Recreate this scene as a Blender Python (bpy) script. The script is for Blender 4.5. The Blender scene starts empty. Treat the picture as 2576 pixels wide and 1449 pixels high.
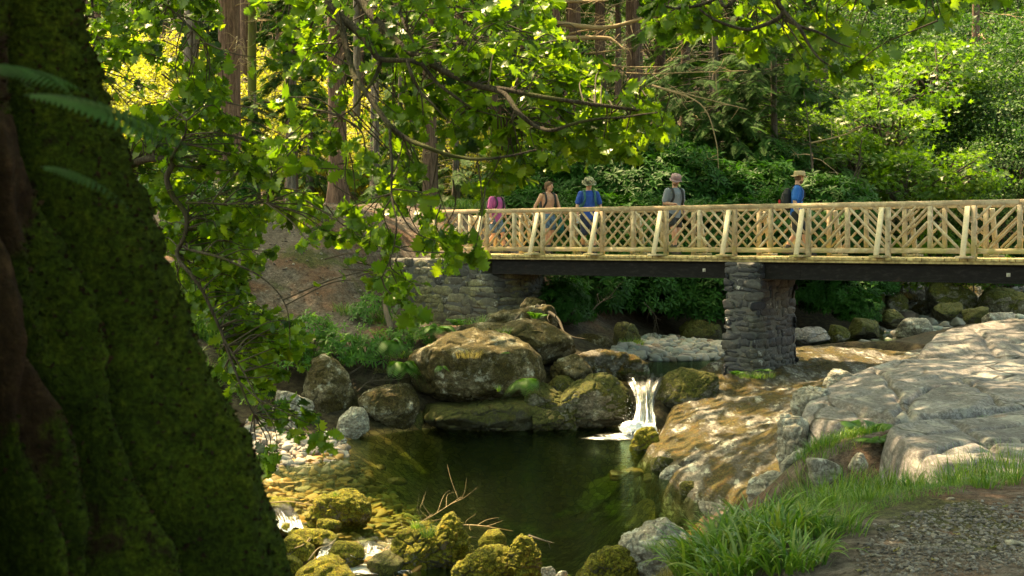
import bpy, math, random
import numpy as np
from mathutils import Vector, Matrix, Quaternion
SC = bpy.context.scene
COL = SC.collection
R = math.radians
# ------------------------------------------------------------------ camera, sky, sun, exposure
FP = 3220.0; CU = 1288.0; HV = 605.0; CZ = 3.7       # focal length (px of a 2576 px wide frame), centre column, horizon row, eye height
cam_d = bpy.data.cameras.new('camera'); cam = bpy.data.objects.new('camera', cam_d); COL.objects.link(cam)
cam.location = (0, 0, CZ); cam.rotation_euler = (R(90), 0, 0)
cam_d.sensor_width = 36.0; cam_d.lens = 36.0*FP/2576.0
cam_d.shift_y = -(724.5-HV)/2576.0
cam_d.clip_start = 0.05; cam_d.clip_end = 1500
cam_d.dof.use_dof = True; cam_d.dof.focus_distance = 15.0; cam_d.dof.aperture_fstop = 7.0; cam_d.dof.aperture_blades = 7
SC.camera = cam
SUN = np.array([-0.33, 0.33, 0.885]); SUN /= np.linalg.norm(SUN)     # direction towards the sun
world = bpy.data.worlds.new('World'); SC.world = world; world.use_nodes = True
wn = world.node_tree.nodes; wl = world.node_tree.links
bg = wn['Background']; sky = wn.new('ShaderNodeTexSky'); sky.sky_type = 'NISHITA'; sky.sun_disc = False
sky.sun_elevation = math.asin(SUN[2]); sky.sun_rotation = math.atan2(SUN[0], SUN[1])
sky.air_density = 0.7; sky.dust_density = 4.0; sky.ozone_density = 0.3
wb = wn.new('ShaderNodeMix'); wb.data_type = 'RGBA'; wb.blend_type = 'MULTIPLY'; wb.inputs['Factor'].default_value = 1.0; wb.inputs[7].default_value = (1.03, 1.0, 0.61, 1)
wl.new(sky.outputs[0], wb.inputs[6]); wl.new(wb.outputs[2], bg.inputs[0]); bg.inputs[1].default_value = 0.15
sl = bpy.data.lights.new('sun', 'SUN'); sun = bpy.data.objects.new('sun', sl); COL.objects.link(sun)
sl.energy = 3.6; sl.angle = R(0.55); sl.color = (1.0, 0.74, 0.40)
sun.rotation_euler = Vector(SUN).to_track_quat('Z', 'Y').to_euler(); sun.location = (0, 0, 40)
SC.view_settings.view_transform = 'Standard'; SC.view_settings.look = 'None'
SC.view_settings.exposure = 2.8; SC.view_settings.gamma = 1.0
SC.cycles.use_denoising = True; SC.cycles.denoising_prefilter = 'ACCURATE'; SC.cycles.denoising_input_passes = 'RGB_ALBEDO_NORMAL'
SC.cycles.max_bounces = 8; SC.cycles.diffuse_bounces = 3; SC.cycles.glossy_bounces = 3
SC.cycles.transmission_bounces = 6; SC.cycles.transparent_max_bounces = 10
SC.cycles.caustics_reflective = False; SC.cycles.caustics_refractive = False
SC.cycles.sample_clamp_indirect = 6.0

# ------------------------------------------------------------------ helpers
rng = np.random.default_rng(7)
def at(u, v, Y): return np.array([(u-CU)/FP*Y, Y, CZ-(v-HV)/FP*Y])
def sc_at(Y): return FP/Y
LOC = {}
def tag(o, label=None, cat=None, group=None, kind=None):
    if label: o['label'] = label
    if cat: o['category'] = cat
    if group: o['group'] = group
    if kind: o['kind'] = kind
    return o
def thing(name, label, cat, loc=(0, 0, 0), group=None):
    o = bpy.data.objects.new(name, None); o.empty_display_size = 0.2; COL.objects.link(o); o.location = tuple(float(c) for c in loc)
    LOC[o.name] = np.array(loc, float); return tag(o, label, cat, group)
def make_mesh(name, V, F, rnd=None, uv=None, smooth=True):
    """V (n,3); F list of (k,m) index arrays; rnd (n,) float; uv (n,2) per vertex."""
    V = np.asarray(V, np.float32); me = bpy.data.meshes.new(name)
    F = [np.asarray(f, np.int32) for f in F if len(f)]
    nl = sum(f.size for f in F); nf = sum(len(f) for f in F)
    me.vertices.add(len(V)); me.vertices.foreach_set('co', V.ravel())
    me.loops.add(nl); li = np.concatenate([f.ravel() for f in F]); me.loops.foreach_set('vertex_index', li)
    st = []; off = 0
    for f in F:
        st.append(off+np.arange(len(f))*f.shape[1]); off += f.size
    me.polygons.add(nf); me.polygons.foreach_set('loop_start', np.concatenate(st).astype(np.int32))
    me.polygons.foreach_set('use_smooth', np.full(nf, smooth, bool))
    if rnd is not None:
        a = me.attributes.new('rnd', 'FLOAT', 'POINT'); a.data.foreach_set('value', np.asarray(rnd, np.float32))
    if uv is not None:
        l = me.uv_layers.new(name='UVMap'); l.data.foreach_set('uv', np.asarray(uv, np.float32)[li].ravel())
    me.update(calc_edges=True); me.validate(); return me
class MB:
    def __init__(s): s.V = []; s.F = {}; s.n = 0; s.r = []; s.uv = []; s.has_uv = False
    def add(s, V, F, rnd=0.5, uv=None):
        V = np.asarray(V, float).reshape(-1, 3)
        for f in F:
            f = np.asarray(f, np.int64)
            if len(f): s.F.setdefault(f.shape[1], []).append(f+s.n)
        s.V.append(V); s.r.append(np.broadcast_to(np.asarray(rnd, float), (len(V),)).copy())
        s.uv.append(np.zeros((len(V), 2)) if uv is None else uv); s.has_uv |= uv is not None
        s.n += len(V)
    def build(s, name, m, parent=None, smooth=True):
        if not s.n: return None
        V = np.concatenate(s.V); off = LOC.get(parent.name, np.zeros(3)) if parent else np.zeros(3)
        me = make_mesh(name, V-off, [np.concatenate(f) for f in s.F.values()], np.concatenate(s.r), np.concatenate(s.uv) if s.has_uv else None, smooth)
        return link(name, me, m, parent)
def link(name, me, m, parent=None):
    o = bpy.data.objects.new(name, me); COL.objects.link(o)
    if m is not None and not len(me.materials): me.materials.append(m)
    if parent: o.parent = parent; LOC[o.name] = LOC.get(parent.name, np.zeros(3))
    return o
def kids(o): return list(o.children)
def dup(root, loc, rotz=0, scale=1.0, label=None, group=None, rot=None):
    r = root.copy(); COL.objects.link(r); r.location = tuple(float(c) for c in loc)
    r.rotation_euler = rot if rot is not None else (0, 0, rotz)
    r.scale = (scale,)*3 if np.isscalar(scale) else tuple(scale)
    if label: r['label'] = label
    if group: r['group'] = group
    for ch in list(root.children):
        c = ch.copy(); COL.objects.link(c); c.parent = r
        for g in ch.children:
            d = g.copy(); COL.objects.link(d); d.parent = c
    return r
def box(mb, c, ex, ey, ez, hx, hy, hz, bev=0.0, rnd=0.5):
    """box centre c, unit axes ex,ey,ez, half sizes; chamfered long edges when bev"""
    c = np.asarray(c, float); ex, ey, ez = [np.asarray(e, float)/np.linalg.norm(e) for e in (ex, ey, ez)]
    if bev <= 0:
        P = np.array([[sx, sy, sz] for sz in (-1, 1) for sy in (-1, 1) for sx in (-1, 1)], float)*[hx, hy, hz]
        V = c+P[:, :1]*ex+P[:, 1:2]*ey+P[:, 2:]*ez
        F = [[0, 2, 3, 1], [4, 5, 7, 6], [0, 1, 5, 4], [2, 6, 7, 3], [0, 4, 6, 2], [1, 3, 7, 5]]
        mb.add(V, [F], rnd); return
    b = min(bev, hy*0.45, hz*0.45, hx*0.45)
    oct_ = [(hy-b, -hz), (hy, -hz+b), (hy, hz-b), (hy-b, hz), (-hy+b, hz), (-hy, hz-b), (-hy, -hz+b), (-hy+b, -hz)]
    V = []
    for xx, k in ((-hx, 1-b/min(hy, hz)), (-hx+b, 1), (hx-b, 1), (hx, 1-b/min(hy, hz))):
        for (y, z) in oct_: V.append(c+xx*ex+y*k*ey+z*k*ez)
    F = []
    for r_ in range(3):
        for k in range(8):
            F.append([r_*8+k, (r_+1)*8+k, (r_+1)*8+(k+1) % 8, r_*8+(k+1) % 8])
    mb.add(V, [F, [[7, 6, 5, 4, 3, 2, 1, 0][::-1]], [[24+k for k in range(8)][::-1]]], rnd)
def beam(mb, a, b, up, hy, hz, bev=0.006, rnd=0.5):
    a = np.asarray(a, float); b = np.asarray(b, float); d = b-a; L = np.linalg.norm(d); ex = d/L
    ey = np.cross(np.asarray(up, float), ex); ey /= np.linalg.norm(ey); ez = np.cross(ex, ey)
    box(mb, (a+b)/2, ex, ey, ez, L/2, hy, hz, bev, rnd)
def tube(mb, P, rad, sides=8, rnd=0.5, cap=True, uvv=False):
    P = np.asarray(P, float); n = len(P); rad = np.broadcast_to(np.asarray(rad, float), (n,))
    T = np.gradient(P, axis=0); T /= np.linalg.norm(T, axis=1)[:, None]+1e-9
    ref = np.array([0, 0, 1.0]) if abs(T[0][2]) < 0.9 else np.array([1.0, 0, 0])
    N = np.cross(T[0], ref); N /= np.linalg.norm(N); rings = []
    for i in range(n):
        N = N-T[i]*np.dot(N, T[i]); N /= np.linalg.norm(N)+1e-9; B = np.cross(T[i], N)
        a = np.arange(sides)/sides*2*np.pi
        rings.append(P[i]+rad[i]*(np.cos(a)[:, None]*N+np.sin(a)[:, None]*B))
    V = np.concatenate(rings); k = np.arange(sides); k2 = (k+1) % sides
    F = np.concatenate([np.stack([i*sides+k, i*sides+k2, (i+1)*sides+k2, (i+1)*sides+k], 1) for i in range(n-1)])
    Fs = [F]
    if cap: Fs += [[list(k[::-1])], [list((n-1)*sides+k)]]
    mb.add(V, Fs, rnd)
def spline(P, n):
    """Catmull-Rom through P, n samples per span"""
    P = np.asarray(P, float)
    if len(P) < 3: return P[0]+(P[-1]-P[0])*np.linspace(0, 1, n+1)[:, None]
    Q = np.concatenate([[2*P[0]-P[1]], P, [2*P[-1]-P[-2]]]); out = []
    for i in range(1, len(Q)-2):
        t = np.linspace(0, 1, n, endpoint=False)[:, None]
        a, b, c, d = Q[i-1], Q[i], Q[i+1], Q[i+2]
        out.append(0.5*((2*b)+(-a+c)*t+(2*a-5*b+4*c-d)*t**2+(-a+3*b-3*c+d)*t**3))
    return np.concatenate(out+[P[-1:]])
def _h(ix, iy, iz, s):
    h = (ix.astype(np.int64)*374761393+iy.astype(np.int64)*668265263+iz.astype(np.int64)*2147483647+s*1274126177) & 0xffffffff
    h = ((h ^ (h >> 13))*1274126177) & 0xffffffff; h = (h ^ (h >> 16)) & 0xffffff
    return h/float(0xffffff)
def vnoise(P, seed=0):
    P = np.asarray(P, float); I = np.floor(P).astype(np.int64); f = P-I; f = f*f*(3-2*f); o = 0
    for dx in (0, 1):
        for dy in (0, 1):
            for dz in (0, 1):
                w = (f[:, 0] if dx else 1-f[:, 0])*(f[:, 1] if dy else 1-f[:, 1])*(f[:, 2] if dz else 1-f[:, 2])
                o = o+w*_h(I[:, 0]+dx, I[:, 1]+dy, I[:, 2]+dz, seed)
    return o*2-1
def fbm(P, oct=4, seed=0, gain=0.5):
    P = np.asarray(P, float); a = 1; o = 0; t = 0
    for k in range(oct): o = o+a*vnoise(P*2**k+k*17.3, seed+k); t += a; a *= gain
    return o/t
def ridged(P, oct=4, seed=0):
    P = np.asarray(P, float); a = 1; o = 0; t = 0
    for k in range(oct): o = o+a*(1-2*np.abs(vnoise(P*2**k+k*11.7, seed+k))); t += a; a *= 0.5
    return o/t
def worley(P, seed=0):
    P = np.asarray(P, float); I = np.floor(P).astype(np.int64); d1 = np.full(len(P), 9.); d2 = np.full(len(P), 9.); idv = np.zeros(len(P))
    for dx in (-1, 0, 1):
        for dy in (-1, 0, 1):
            for dz in (-1, 0, 1):
                c = I+[dx, dy, dz]; q = np.stack([c[:, 0]+_h(c[:, 0], c[:, 1], c[:, 2], seed), c[:, 1]+_h(c[:, 0], c[:, 1], c[:, 2], seed+1), c[:, 2]+_h(c[:, 0], c[:, 1], c[:, 2], seed+2)], 1)
                d = np.linalg.norm(P-q, axis=1); v = _h(c[:, 0], c[:, 1], c[:, 2], seed+3)
                m = d < d1; d2 = np.where(m, d1, np.minimum(d2, d)); idv = np.where(m, v, idv); d1 = np.where(m, d, d1)
    return d1, d2, idv
class TPS:
    def __init__(s, XY, Z, sm=0.002):
        s.c = np.asarray(XY, float).mean(0); s.k = 20.0; s.P = (np.asarray(XY, float)-s.c)/s.k; n = len(s.P)
        K = s.phi(s.P, s.P)+np.eye(n)*sm; A = np.zeros((n+3, n+3)); A[:n, :n] = K
        A[:n, n] = 1; A[:n, n+1:] = s.P; A[n, :n] = 1; A[n+1:, :n] = s.P.T
        s.w = np.linalg.solve(A, np.concatenate([Z, [0, 0, 0]]))
    def phi(s, a, b):
        r2 = ((a[:, None, :]-b[None])**2).sum(2); return 0.5*r2*np.log(r2+1e-12)
    def __call__(s, XY):
        q = (np.asarray(XY, float)-s.c)/s.k; out = np.empty(len(q))
        for i in range(0, len(q), 20000):
            b = q[i:i+20000]; out[i:i+20000] = s.phi(b, s.P)@s.w[:-3]+s.w[-3]+b@s.w[-2:]
        return out
def inpoly(X, Y, poly):
    poly = np.asarray(poly, float); ins = np.zeros(X.shape, bool); n = len(poly); j = n-1
    for i in range(n):
        xi, yi = poly[i]; xj, yj = poly[j]
        c = ((yi > Y) != (yj > Y)) & (X < (xj-xi)*(Y-yi)/(yj-yi+1e-12)+xi); ins ^= c; j = i
    return ins
def polydist(X, Y, poly):
    poly = np.asarray(poly, float); d = np.full(X.shape, 1e9); n = len(poly)
    for i in range(n):
        a = poly[i]; b = poly[(i+1) % n]; ab = b-a
        t = np.clip(((X-a[0])*ab[0]+(Y-a[1])*ab[1])/(ab@ab+1e-12), 0, 1)
        d = np.minimum(d, np.hypot(X-a[0]-t*ab[0], Y-a[1]-t*ab[1]))
    return d
def stamp(mb, TV, TF, M, T, rnd, uv=None):
    """place template (k,3) with faces list at N transforms M (N,3,3) [columns = axes], T (N,3)"""
    N = len(T); k = len(TV); V = np.einsum('nij,kj->nki', M, TV)+T[:, None, :]
    off = (np.arange(N)*k)[:, None, None]
    F = [(np.asarray(f)[None]+off).reshape(-1, np.asarray(f).shape[1]) for f in TF]
    mb.add(V.reshape(-1, 3), F, np.repeat(np.broadcast_to(rnd, (N,)), k))
def frames(A, Nrm, scale):
    """orthonormal frames: y axis = A, z near Nrm; scaled"""
    A = A/(np.linalg.norm(A, axis=1)[:, None]+1e-9); X = np.cross(A, Nrm); X /= np.linalg.norm(X, axis=1)[:, None]+1e-9
    Z = np.cross(X, A); s = np.broadcast_to(np.asarray(scale, float), (len(A),))[:, None]
    return np.stack([X*s, A*s, Z*s], 2)
def rdir(n, r=None):
    r = r or rng; v = r.normal(size=(n, 3)); return v/np.linalg.norm(v, axis=1)[:, None]

# ------------------------------------------------------------------ materials
def mat(name):
    m = bpy.data.materials.new(name); m.use_nodes = True; nt = m.node_tree; nt.nodes.clear(); return m, nt
class NT:
    def __init__(s, name):
        s.m, s.t = mat(name); s.out = s.n('ShaderNodeOutputMaterial')
    def n(s, typ, inp=None, **kw):
        nd = s.t.nodes.new(typ)
        for k, v in kw.items(): setattr(nd, k, v)
        if inp:
            for k, v in inp.items(): s.set(nd.inputs[k], v)
        return nd
    def set(s, sock, v):
        if isinstance(v, bpy.types.NodeSocket): s.t.links.new(v, sock)
        elif isinstance(v, bpy.types.Node): s.t.links.new(v.outputs[0], sock)
        elif hasattr(v, '__len__') and len(v) == 3 and len(sock.default_value) == 4: sock.default_value = (*v, 1)
        else: sock.default_value = v
    def co(s, kind='Object'): return s.n('ShaderNodeTexCoord').outputs[kind]
    def map(s, co, scale=(1, 1, 1), rot=(0, 0, 0)): return s.n('ShaderNodeMapping', {'Vector': co, 'Scale': scale, 'Rotation': rot}).outputs[0]
    def noise(s, co, scale, detail=4, rough=0.55, dist=0.0): return s.n('ShaderNodeTexNoise', {'Vector': co, 'Scale': scale, 'Detail': detail, 'Roughness': rough, 'Distortion': dist}).outputs[0]
    def vor(s, co, scale, feature='F1', out=0, rand=1.0): return s.n('ShaderNodeTexVoronoi', {'Vector': co, 'Scale': scale, 'Randomness': rand}, feature=feature).outputs[out]
    def math(s, op, a, b=0.0, c=0.0, clamp=False): return s.n('ShaderNodeMath', {0: a, 1: b, 2: c}, operation=op, use_clamp=clamp).outputs[0]
    def ss(s, x, lo, hi): return s.n('ShaderNodeMapRange', {'Value': x, 'From Min': lo, 'From Max': hi}, interpolation_type='SMOOTHSTEP').outputs[0]
    def ramp(s, x, stops):
        r = s.n('ShaderNodeValToRGB', {'Fac': x}); e = r.color_ramp.elements
        while len(e) < len(stops): e.new(0.5)
        for i, (p, c) in enumerate(stops): e[i].position = p; e[i].color = (*c, 1)
        return r.outputs[0]
    def mix(s, f, a, b, bt='MIX'):
        nd = s.n('ShaderNodeMix', data_type='RGBA', blend_type=bt); s.set(nd.inputs['Factor'], f); s.set(nd.inputs[6], a); s.set(nd.inputs[7], b); return nd.outputs[2]
    def bump(s, h, strength=0.5, dist=0.02, normal=None):
        i = {'Height': h, 'Strength': strength, 'Distance': dist}
        if normal is not None: i['Normal'] = normal
        return s.n('ShaderNodeBump', i).outputs[0]
    def pbsdf(s, col, rough=0.8, normal=None, **kw):
        i = {'Base Color': col, 'Roughness': rough}; i.update(kw)
        if normal is not None: i['Normal'] = normal
        return s.n('ShaderNodeBsdfPrincipled', i).outputs[0]
    def done(s, sh): s.set(s.out.inputs[0], sh); return s.m
def simple(name, c, rough=0.8, noise_amt=0.25, scale=30, bump=0.2, bd=0.004, **kw):
    t = NT(name); co = t.co(); n = t.noise(co, scale, 5, 0.6)
    col = t.mix(t.ss(n, 0.25, 0.75), tuple(x*(1-noise_amt) for x in c), tuple(min(1, x*(1+noise_amt)) for x in c))
    return t.done(t.pbsdf(col, rough, t.bump(n, bump, bd), **kw))
def leafmat(name, cols, trans=0.45, rough=0.42, tcol=(1.3, 1.25, 0.5), spec=0.5, coat=0.0):
    t = NT(name); a = t.n('ShaderNodeAttribute', attribute_name='rnd').outputs['Fac']
    k = len(cols)-1; col = t.ramp(a, [(i/k, c) for i, c in enumerate(cols)])
    big = t.noise(t.n('ShaderNodeNewGeometry').outputs['Position'], 0.9, 2)
    col = t.mix(t.ss(big, 0.3, 0.7), col, t.mix(1.0, col, (0.78, 0.86, 0.8), 'MULTIPLY'))
    p = t.pbsdf(col, rough, **{'Specular IOR Level': spec, 'Coat Weight': coat, 'Coat Roughness': 0.3})
    tr = t.n('ShaderNodeBsdfTranslucent', {'Color': t.mix(1.0, col, tcol, 'MULTIPLY')}).outputs[0]
    return t.done(t.n('ShaderNodeMixShader', {0: trans, 1: p, 2: tr}).outputs[0])
def rockmat(name, c1, c2, c3, moss=(0.07, 0.075, 0.010), moss2=(0.12, 0.095, 0.018), amt=0.5, up=0.45, scale=1.0, lichen=0.3, wet=0.0, strata=(1, 1, 2.5), world_co=True, crack=0.5, bump=0.5):
    t = NT(name); geo = t.n('ShaderNodeNewGeometry'); pos = geo.outputs['Position'] if world_co else t.co()
    sep = t.n('ShaderNodeSeparateXYZ', {0: geo.outputs['Normal']}); nz = sep.outputs[2]
    mp = t.map(pos, tuple(scale*x for x in strata), (0.25, 0.18, 0.4))
    n1 = t.noise(mp, 1.6, 8, 0.62, 0.4); n2 = t.noise(mp, 9, 8, 0.7); n3 = t.noise(mp, 40, 4, 0.7)
    col = t.ramp(n1, [(0.30, c1), (0.5, c2), (0.68, c3)])
    col = t.mix(t.ss(n2, 0.45, 0.8), col, tuple(x*0.35 for x in c1))
    sp = t.noise(t.map(pos, (1, 0.4 if strata[1] < 0.3 else 1, 1)), 24, 6, 0.85); col = t.mix(t.ss(sp, 0.40, 0.62), t.mix(1.0, col, (0.42, 0.40, 0.37), 'MULTIPLY'), col); col = t.mix(t.math('MULTIPLY', t.ss(sp, 0.58, 0.68), 0.35), col, (0.5, 0.48, 0.42))
    # lichen: pale grey-green blotches with crisp edges
    psq = t.map(pos, (1, 0.3 if strata[1] < 0.3 else 1, 1)); lv = t.math('ADD', t.noise(psq, 3.3*scale, 7, 0.72), t.math('MULTIPLY', n3, 0.12))
    col = t.mix(t.math('MULTIPLY', t.ss(lv, 0.60, 0.66), lichen), col, (0.50, 0.50, 0.42))
    ck = t.vor(t.map(pos, (0.9*scale, 0.55*scale, 2.0*scale), (0.35, 0.2, 0.9)), 0.9, 'DISTANCE_TO_EDGE'); ckm = t.math('SUBTRACT', 1.0, t.ss(ck, 0.0, 0.028))
    ckm = t.math('MULTIPLY', ckm, t.math('MULTIPLY', t.ss(n1, 0.35, 0.6), crack))
    col = t.mix(ckm, col, (0.02, 0.017, 0.012))
    # moss cushions where the face looks up and where noise allows
    mn = t.noise(psq, 1.5*scale, 7, 0.7); mf = t.noise(pos, 60, 5, 0.75)
    mv = t.math('ADD', t.math('ADD', t.math('MULTIPLY', nz, up), mn), t.math('MULTIPLY', mf, 0.25))
    mm = t.ss(mv, 1.25-amt, 1.37-amt)
    mc = t.ramp(t.noise(pos, 5*scale, 6, 0.7), [(0.3, moss), (0.5, tuple(x*1.5 for x in moss)), (0.7, moss2)])
    mc = t.mix(t.ss(mf, 0.40, 0.58), t.mix(1.0, mc, (0.30, 0.30, 0.30), 'MULTIPLY'), mc); mc = t.mix(t.ss(sp, 0.42, 0.6), t.mix(1.0, mc, (0.45, 0.42, 0.40), 'MULTIPLY'), mc)
    col = t.mix(mm, col, mc)
    h = t.math('ADD', t.math('MULTIPLY', n2, 0.7), t.math('MULTIPLY', n3, 0.25)); h = t.math('SUBTRACT', h, t.math('MULTIPLY', ckm, 0.8))
    h = t.math('ADD', h, t.math('MULTIPLY', t.math('MULTIPLY', mf, mm), 1.6))
    rough = t.math('SUBTRACT', t.math('ADD', 0.72, t.math('MULTIPLY', mm, 0.25)), wet)
    return t.done(t.pbsdf(col, rough, t.bump(h, bump, 0.035), **{'Specular IOR Level': 0.35}))
M = {}
M['rock'] = rockmat('rock_mossy', (0.11, 0.09, 0.05), (0.19, 0.16, 0.09), (0.32, 0.28, 0.17), moss=(0.055, 0.045, 0.010), moss2=(0.12, 0.085, 0.022), amt=0.72, up=0.02, scale=1.3, lichen=0.5)
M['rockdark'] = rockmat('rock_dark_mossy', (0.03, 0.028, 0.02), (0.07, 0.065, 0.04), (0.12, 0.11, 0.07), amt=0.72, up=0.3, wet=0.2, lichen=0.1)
M['rockmoss'] = rockmat('rock_full_moss', (0.08, 0.07, 0.05), (0.14, 0.13, 0.09), (0.26, 0.24, 0.18), moss=(0.055, 0.062, 0.006), moss2=(0.15, 0.125, 0.014), amt=0.66, up=0.28, scale=1.9, lichen=0.3)
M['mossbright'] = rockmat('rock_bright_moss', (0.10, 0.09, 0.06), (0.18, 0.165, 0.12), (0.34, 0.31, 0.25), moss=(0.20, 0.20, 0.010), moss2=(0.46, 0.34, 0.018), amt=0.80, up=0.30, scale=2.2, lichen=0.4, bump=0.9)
M['slab'] = rockmat('bedrock_mossy', (0.06, 0.052, 0.045), (0.13, 0.118, 0.10), (0.27, 0.255, 0.225), moss=(0.085, 0.07, 0.012), moss2=(0.25, 0.125, 0.012), amt=0.65, up=0.05, scale=1.4, lichen=0.55, strata=(1.0, 0.26, 1.3), bump=0.9)
M['pale'] = rockmat('bedrock_pale', (0.075, 0.067, 0.070), (0.15, 0.142, 0.148), (0.245, 0.235, 0.243), moss=(0.07, 0.07, 0.02), moss2=(0.12, 0.09, 0.05), amt=0.27, up=0.05, lichen=0.2, strata=(0.8, 0.25, 1.6), crack=1.0, bump=0.7)
M['palerock'] = rockmat('rock_pale', (0.17, 0.155, 0.125), (0.30, 0.28, 0.23), (0.42, 0.40, 0.34), amt=0.42, up=0.1, scale=1.5, lichen=0.6)
def bark(name, c1, c2, moss=None, sc=1.0, mossamt=0.5, bstr=0.8, bdist=0.03):
    t = NT(name); co = t.co(); mp = t.map(co, (18*sc, 18*sc, 1.5*sc)); n = t.noise(mp, 1.2, 9, 0.75, 0.5); v = t.noise(t.map(co, (40*sc, 40*sc, 5*sc)), 1.0, 5, 0.7)
    h = t.math('ADD', n, t.math('MULTIPLY', v, 0.5)); col = t.mix(t.ss(h, 0.58, 0.95), c1, c2)
    if moss:
        mn = t.math('ADD', t.noise(co, 0.8*sc, 6, 0.6), t.math('MULTIPLY', t.noise(co, 25, 3, 0.7), 0.15))
        col = t.mix(t.ss(mn, 1.05-mossamt, 1.15-mossamt), col, moss)
    return t.done(t.pbsdf(col, 0.9, t.bump(h, bstr, bdist), **{'Specular IOR Level': 0.2}))
M['bark_red'] = bark('bark_conifer', (0.05, 0.030, 0.022), (0.21, 0.135, 0.10))
M['bark_grey'] = bark('bark_grey', (0.06, 0.05, 0.042), (0.24, 0.205, 0.175))
M['bark_green'] = bark('bark_algae', (0.06, 0.055, 0.025), (0.16, 0.15, 0.07), moss=(0.10, 0.11, 0.02), mossamt=0.55)
M['bark_oak'] = bark('bark_oak', (0.022, 0.018, 0.013), (0.095, 0.08, 0.058), moss=(0.06, 0.066, 0.02), mossamt=0.45, sc=3)
M['twig'] = simple('twig_brown', (0.05, 0.038, 0.024), 0.85)
M['deadtwig'] = simple('twig_dead', (0.26, 0.19, 0.10), 0.9)
# ------------------------------------------------------------------ ground (one sheet), from control points u, Y, z
def gz(u, v, Y): return (u, Y, CZ-(v-HV)/FP*Y)
G = [ # pool bed
 (1000,24,-.35),(1150,24.5,-.9),(1300,24.5,-1.1),(1500,24,-1.2),(1620,23.5,-.6),(1200,22,-1.4),(1450,21,-1.6),(1300,19,-1.5),(1600,19,-.9),(1500,17.5,-1.3),(1650,16.8,-.5),
 (1000,21.5,-.45),(850,21,-.18),(700,20.5,-.1),(1100,19.5,-.7),(900,18.5,-.25),(700,18,-.15),(1150,17.5,-.5),(1000,17,-.35),(1300,16.8,-.6),(1500,15.6,-.6),(1350,15,-.4),(1600,14.6,-.25),(1200,15.2,-.35),
 (800,16.4,-.2),(1000,15.6,-.28),(850,14.5,-.42),(1050,14,-.45),(700,14,-.3),(1250,13.2,-.2),(1450,13.2,0.0),(1600,12.8,.15),
 (640,22.8,.18),(780,22.7,.14),(870,22.3,.03),(500,23,.6),(300,22,1.2),(500,18,.2),(300,18,.6),(600,16,-.05),(400,14,.5),
 (1200,11,.35),(1200,8,1.1),(1200,5,1.8),(800,11,.2),(800,8,.9),(700,5,1.7),(300,9,1.1),(0,5,1.8),(1288,2,2.05),(1288,-4,2.1),(-200,12,1.6),(-400,20,2.4),
 # right bank in the foreground
 (1600,10.8,.65),(1500,10,.8),(1700,9,1.25),(1640,7,1.6),(1780,8,1.72),(1900,7,1.98),(2200,7,2.05),(2576,7,2.08),(2900,7,2.1),(2000,5,2.05),(2600,4,2.1),(2000,8.6,1.86),(2300,8.8,2.0),(2600,9,2.05),(3000,10,2.2),
 (1900,10,1.2),(1900,12,.65),(1800,14,.35),(1950,14,.55),(2100,12,1.2),(2300,14,1.4),(2600,14,1.7),(3200,15,2.2),(2300,18,1.4),(2700,18,1.8),(3200,20,1.7),
 gz(2060,1112,12.8),gz(2150,1115,12.5),gz(2225,1110,12.3),gz(2015,1150,12.3),gz(1800,1260,16.8),gz(1700,1180,20.4),gz(1900,1100,20.3),(1900,17,.4),(1800,23,.5),(1700,24.5,.45),gz(2000,960,25.2),(1880,26,.72),gz(2050,910,28.2),gz(2200,900,27),(2576,28,1.1),(2300,22,1.3),
 # upper stream
 (1650,26.5,.62),(1700,28,.6),(1780,29,.7),(1600,29.5,1.0),(1700,31,1.02),(1620,33.5,1.12),(1780,33,1.05),(1900,34,.75),(2050,36,.6),(2200,37,.6),(2300,40,.75),(2150,40,.9),(2350,43,1.05),(2576,44,1.3),(2576,38,1.2),(2800,38,1.6),(2420,36,1.3),(2350,33,1.35),(2200,33,1.0),(2150,31,1.25),
 (2450,48,1.6),(2700,50,2.0),(3200,45,3.0),
 # left bank
 (1350,25.4,-.2),(1200,25.6,-.1),gz(1400,985,26.6),gz(1500,950,27.2),gz(1300,900,28),gz(1450,880,29),gz(1150,880,27.4),gz(1000,930,26),gz(960,800,29.6),gz(900,1000,25.2),gz(760,980,25.2),gz(650,1000,24.8),gz(650,900,25.8),gz(780,870,26.5),gz(950,840,27),gz(1100,838,28),
 gz(1240,815,28.8),gz(1330,800,29.6),gz(700,790,27.8),gz(850,750,28.6),gz(900,720,29.4),gz(850,650,30.6),gz(720,620,31),(1000,31.6,1.7),(1080,31.3,1.55),(1180,30.6,1.45),(1250,29.9,1.5),(950,31.8,2.5),gz(900,600,32.3),gz(650,550,32.5),gz(900,540,33.5),gz(1030,560,35.5),gz(1100,528,37),gz(900,518,40),gz(700,528,36),gz(1200,520,42),gz(1300,600,37),gz(1350,700,34),
 gz(450,560,32),gz(450,700,27.5),gz(300,520,35),gz(100,500,36),gz(100,700,28),gz(-400,480,36),gz(-1200,420,40),
 gz(600,505,55),gz(1200,520,55),gz(0,480,60),gz(300,450,85),gz(900,470,85),gz(-1500,380,80),
 gz(1450,690,34),gz(1500,790,34),gz(1500,850,32),gz(1700,790,38),gz(1900,810,40),gz(1600,640,40),gz(1850,650,43),gz(1500,590,46),gz(1800,570,48),gz(2000,720,47),gz(2100,620,52),gz(2300,690,50),gz(1500,520,65),
 gz(2300,560,62),gz(2600,560,62),gz(2000,460,80),gz(2400,300,90),gz(2700,200,95),gz(3600,300,80),gz(1500,400,100),gz(600,130,112),gz(1400,130,112),gz(600,-150,150),gz(1400,-150,150),gz(2100,-200,145),gz(2700,-300,145),gz(0,-150,150),gz(-2000,-100,150),gz(4500,-200,150)]
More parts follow.
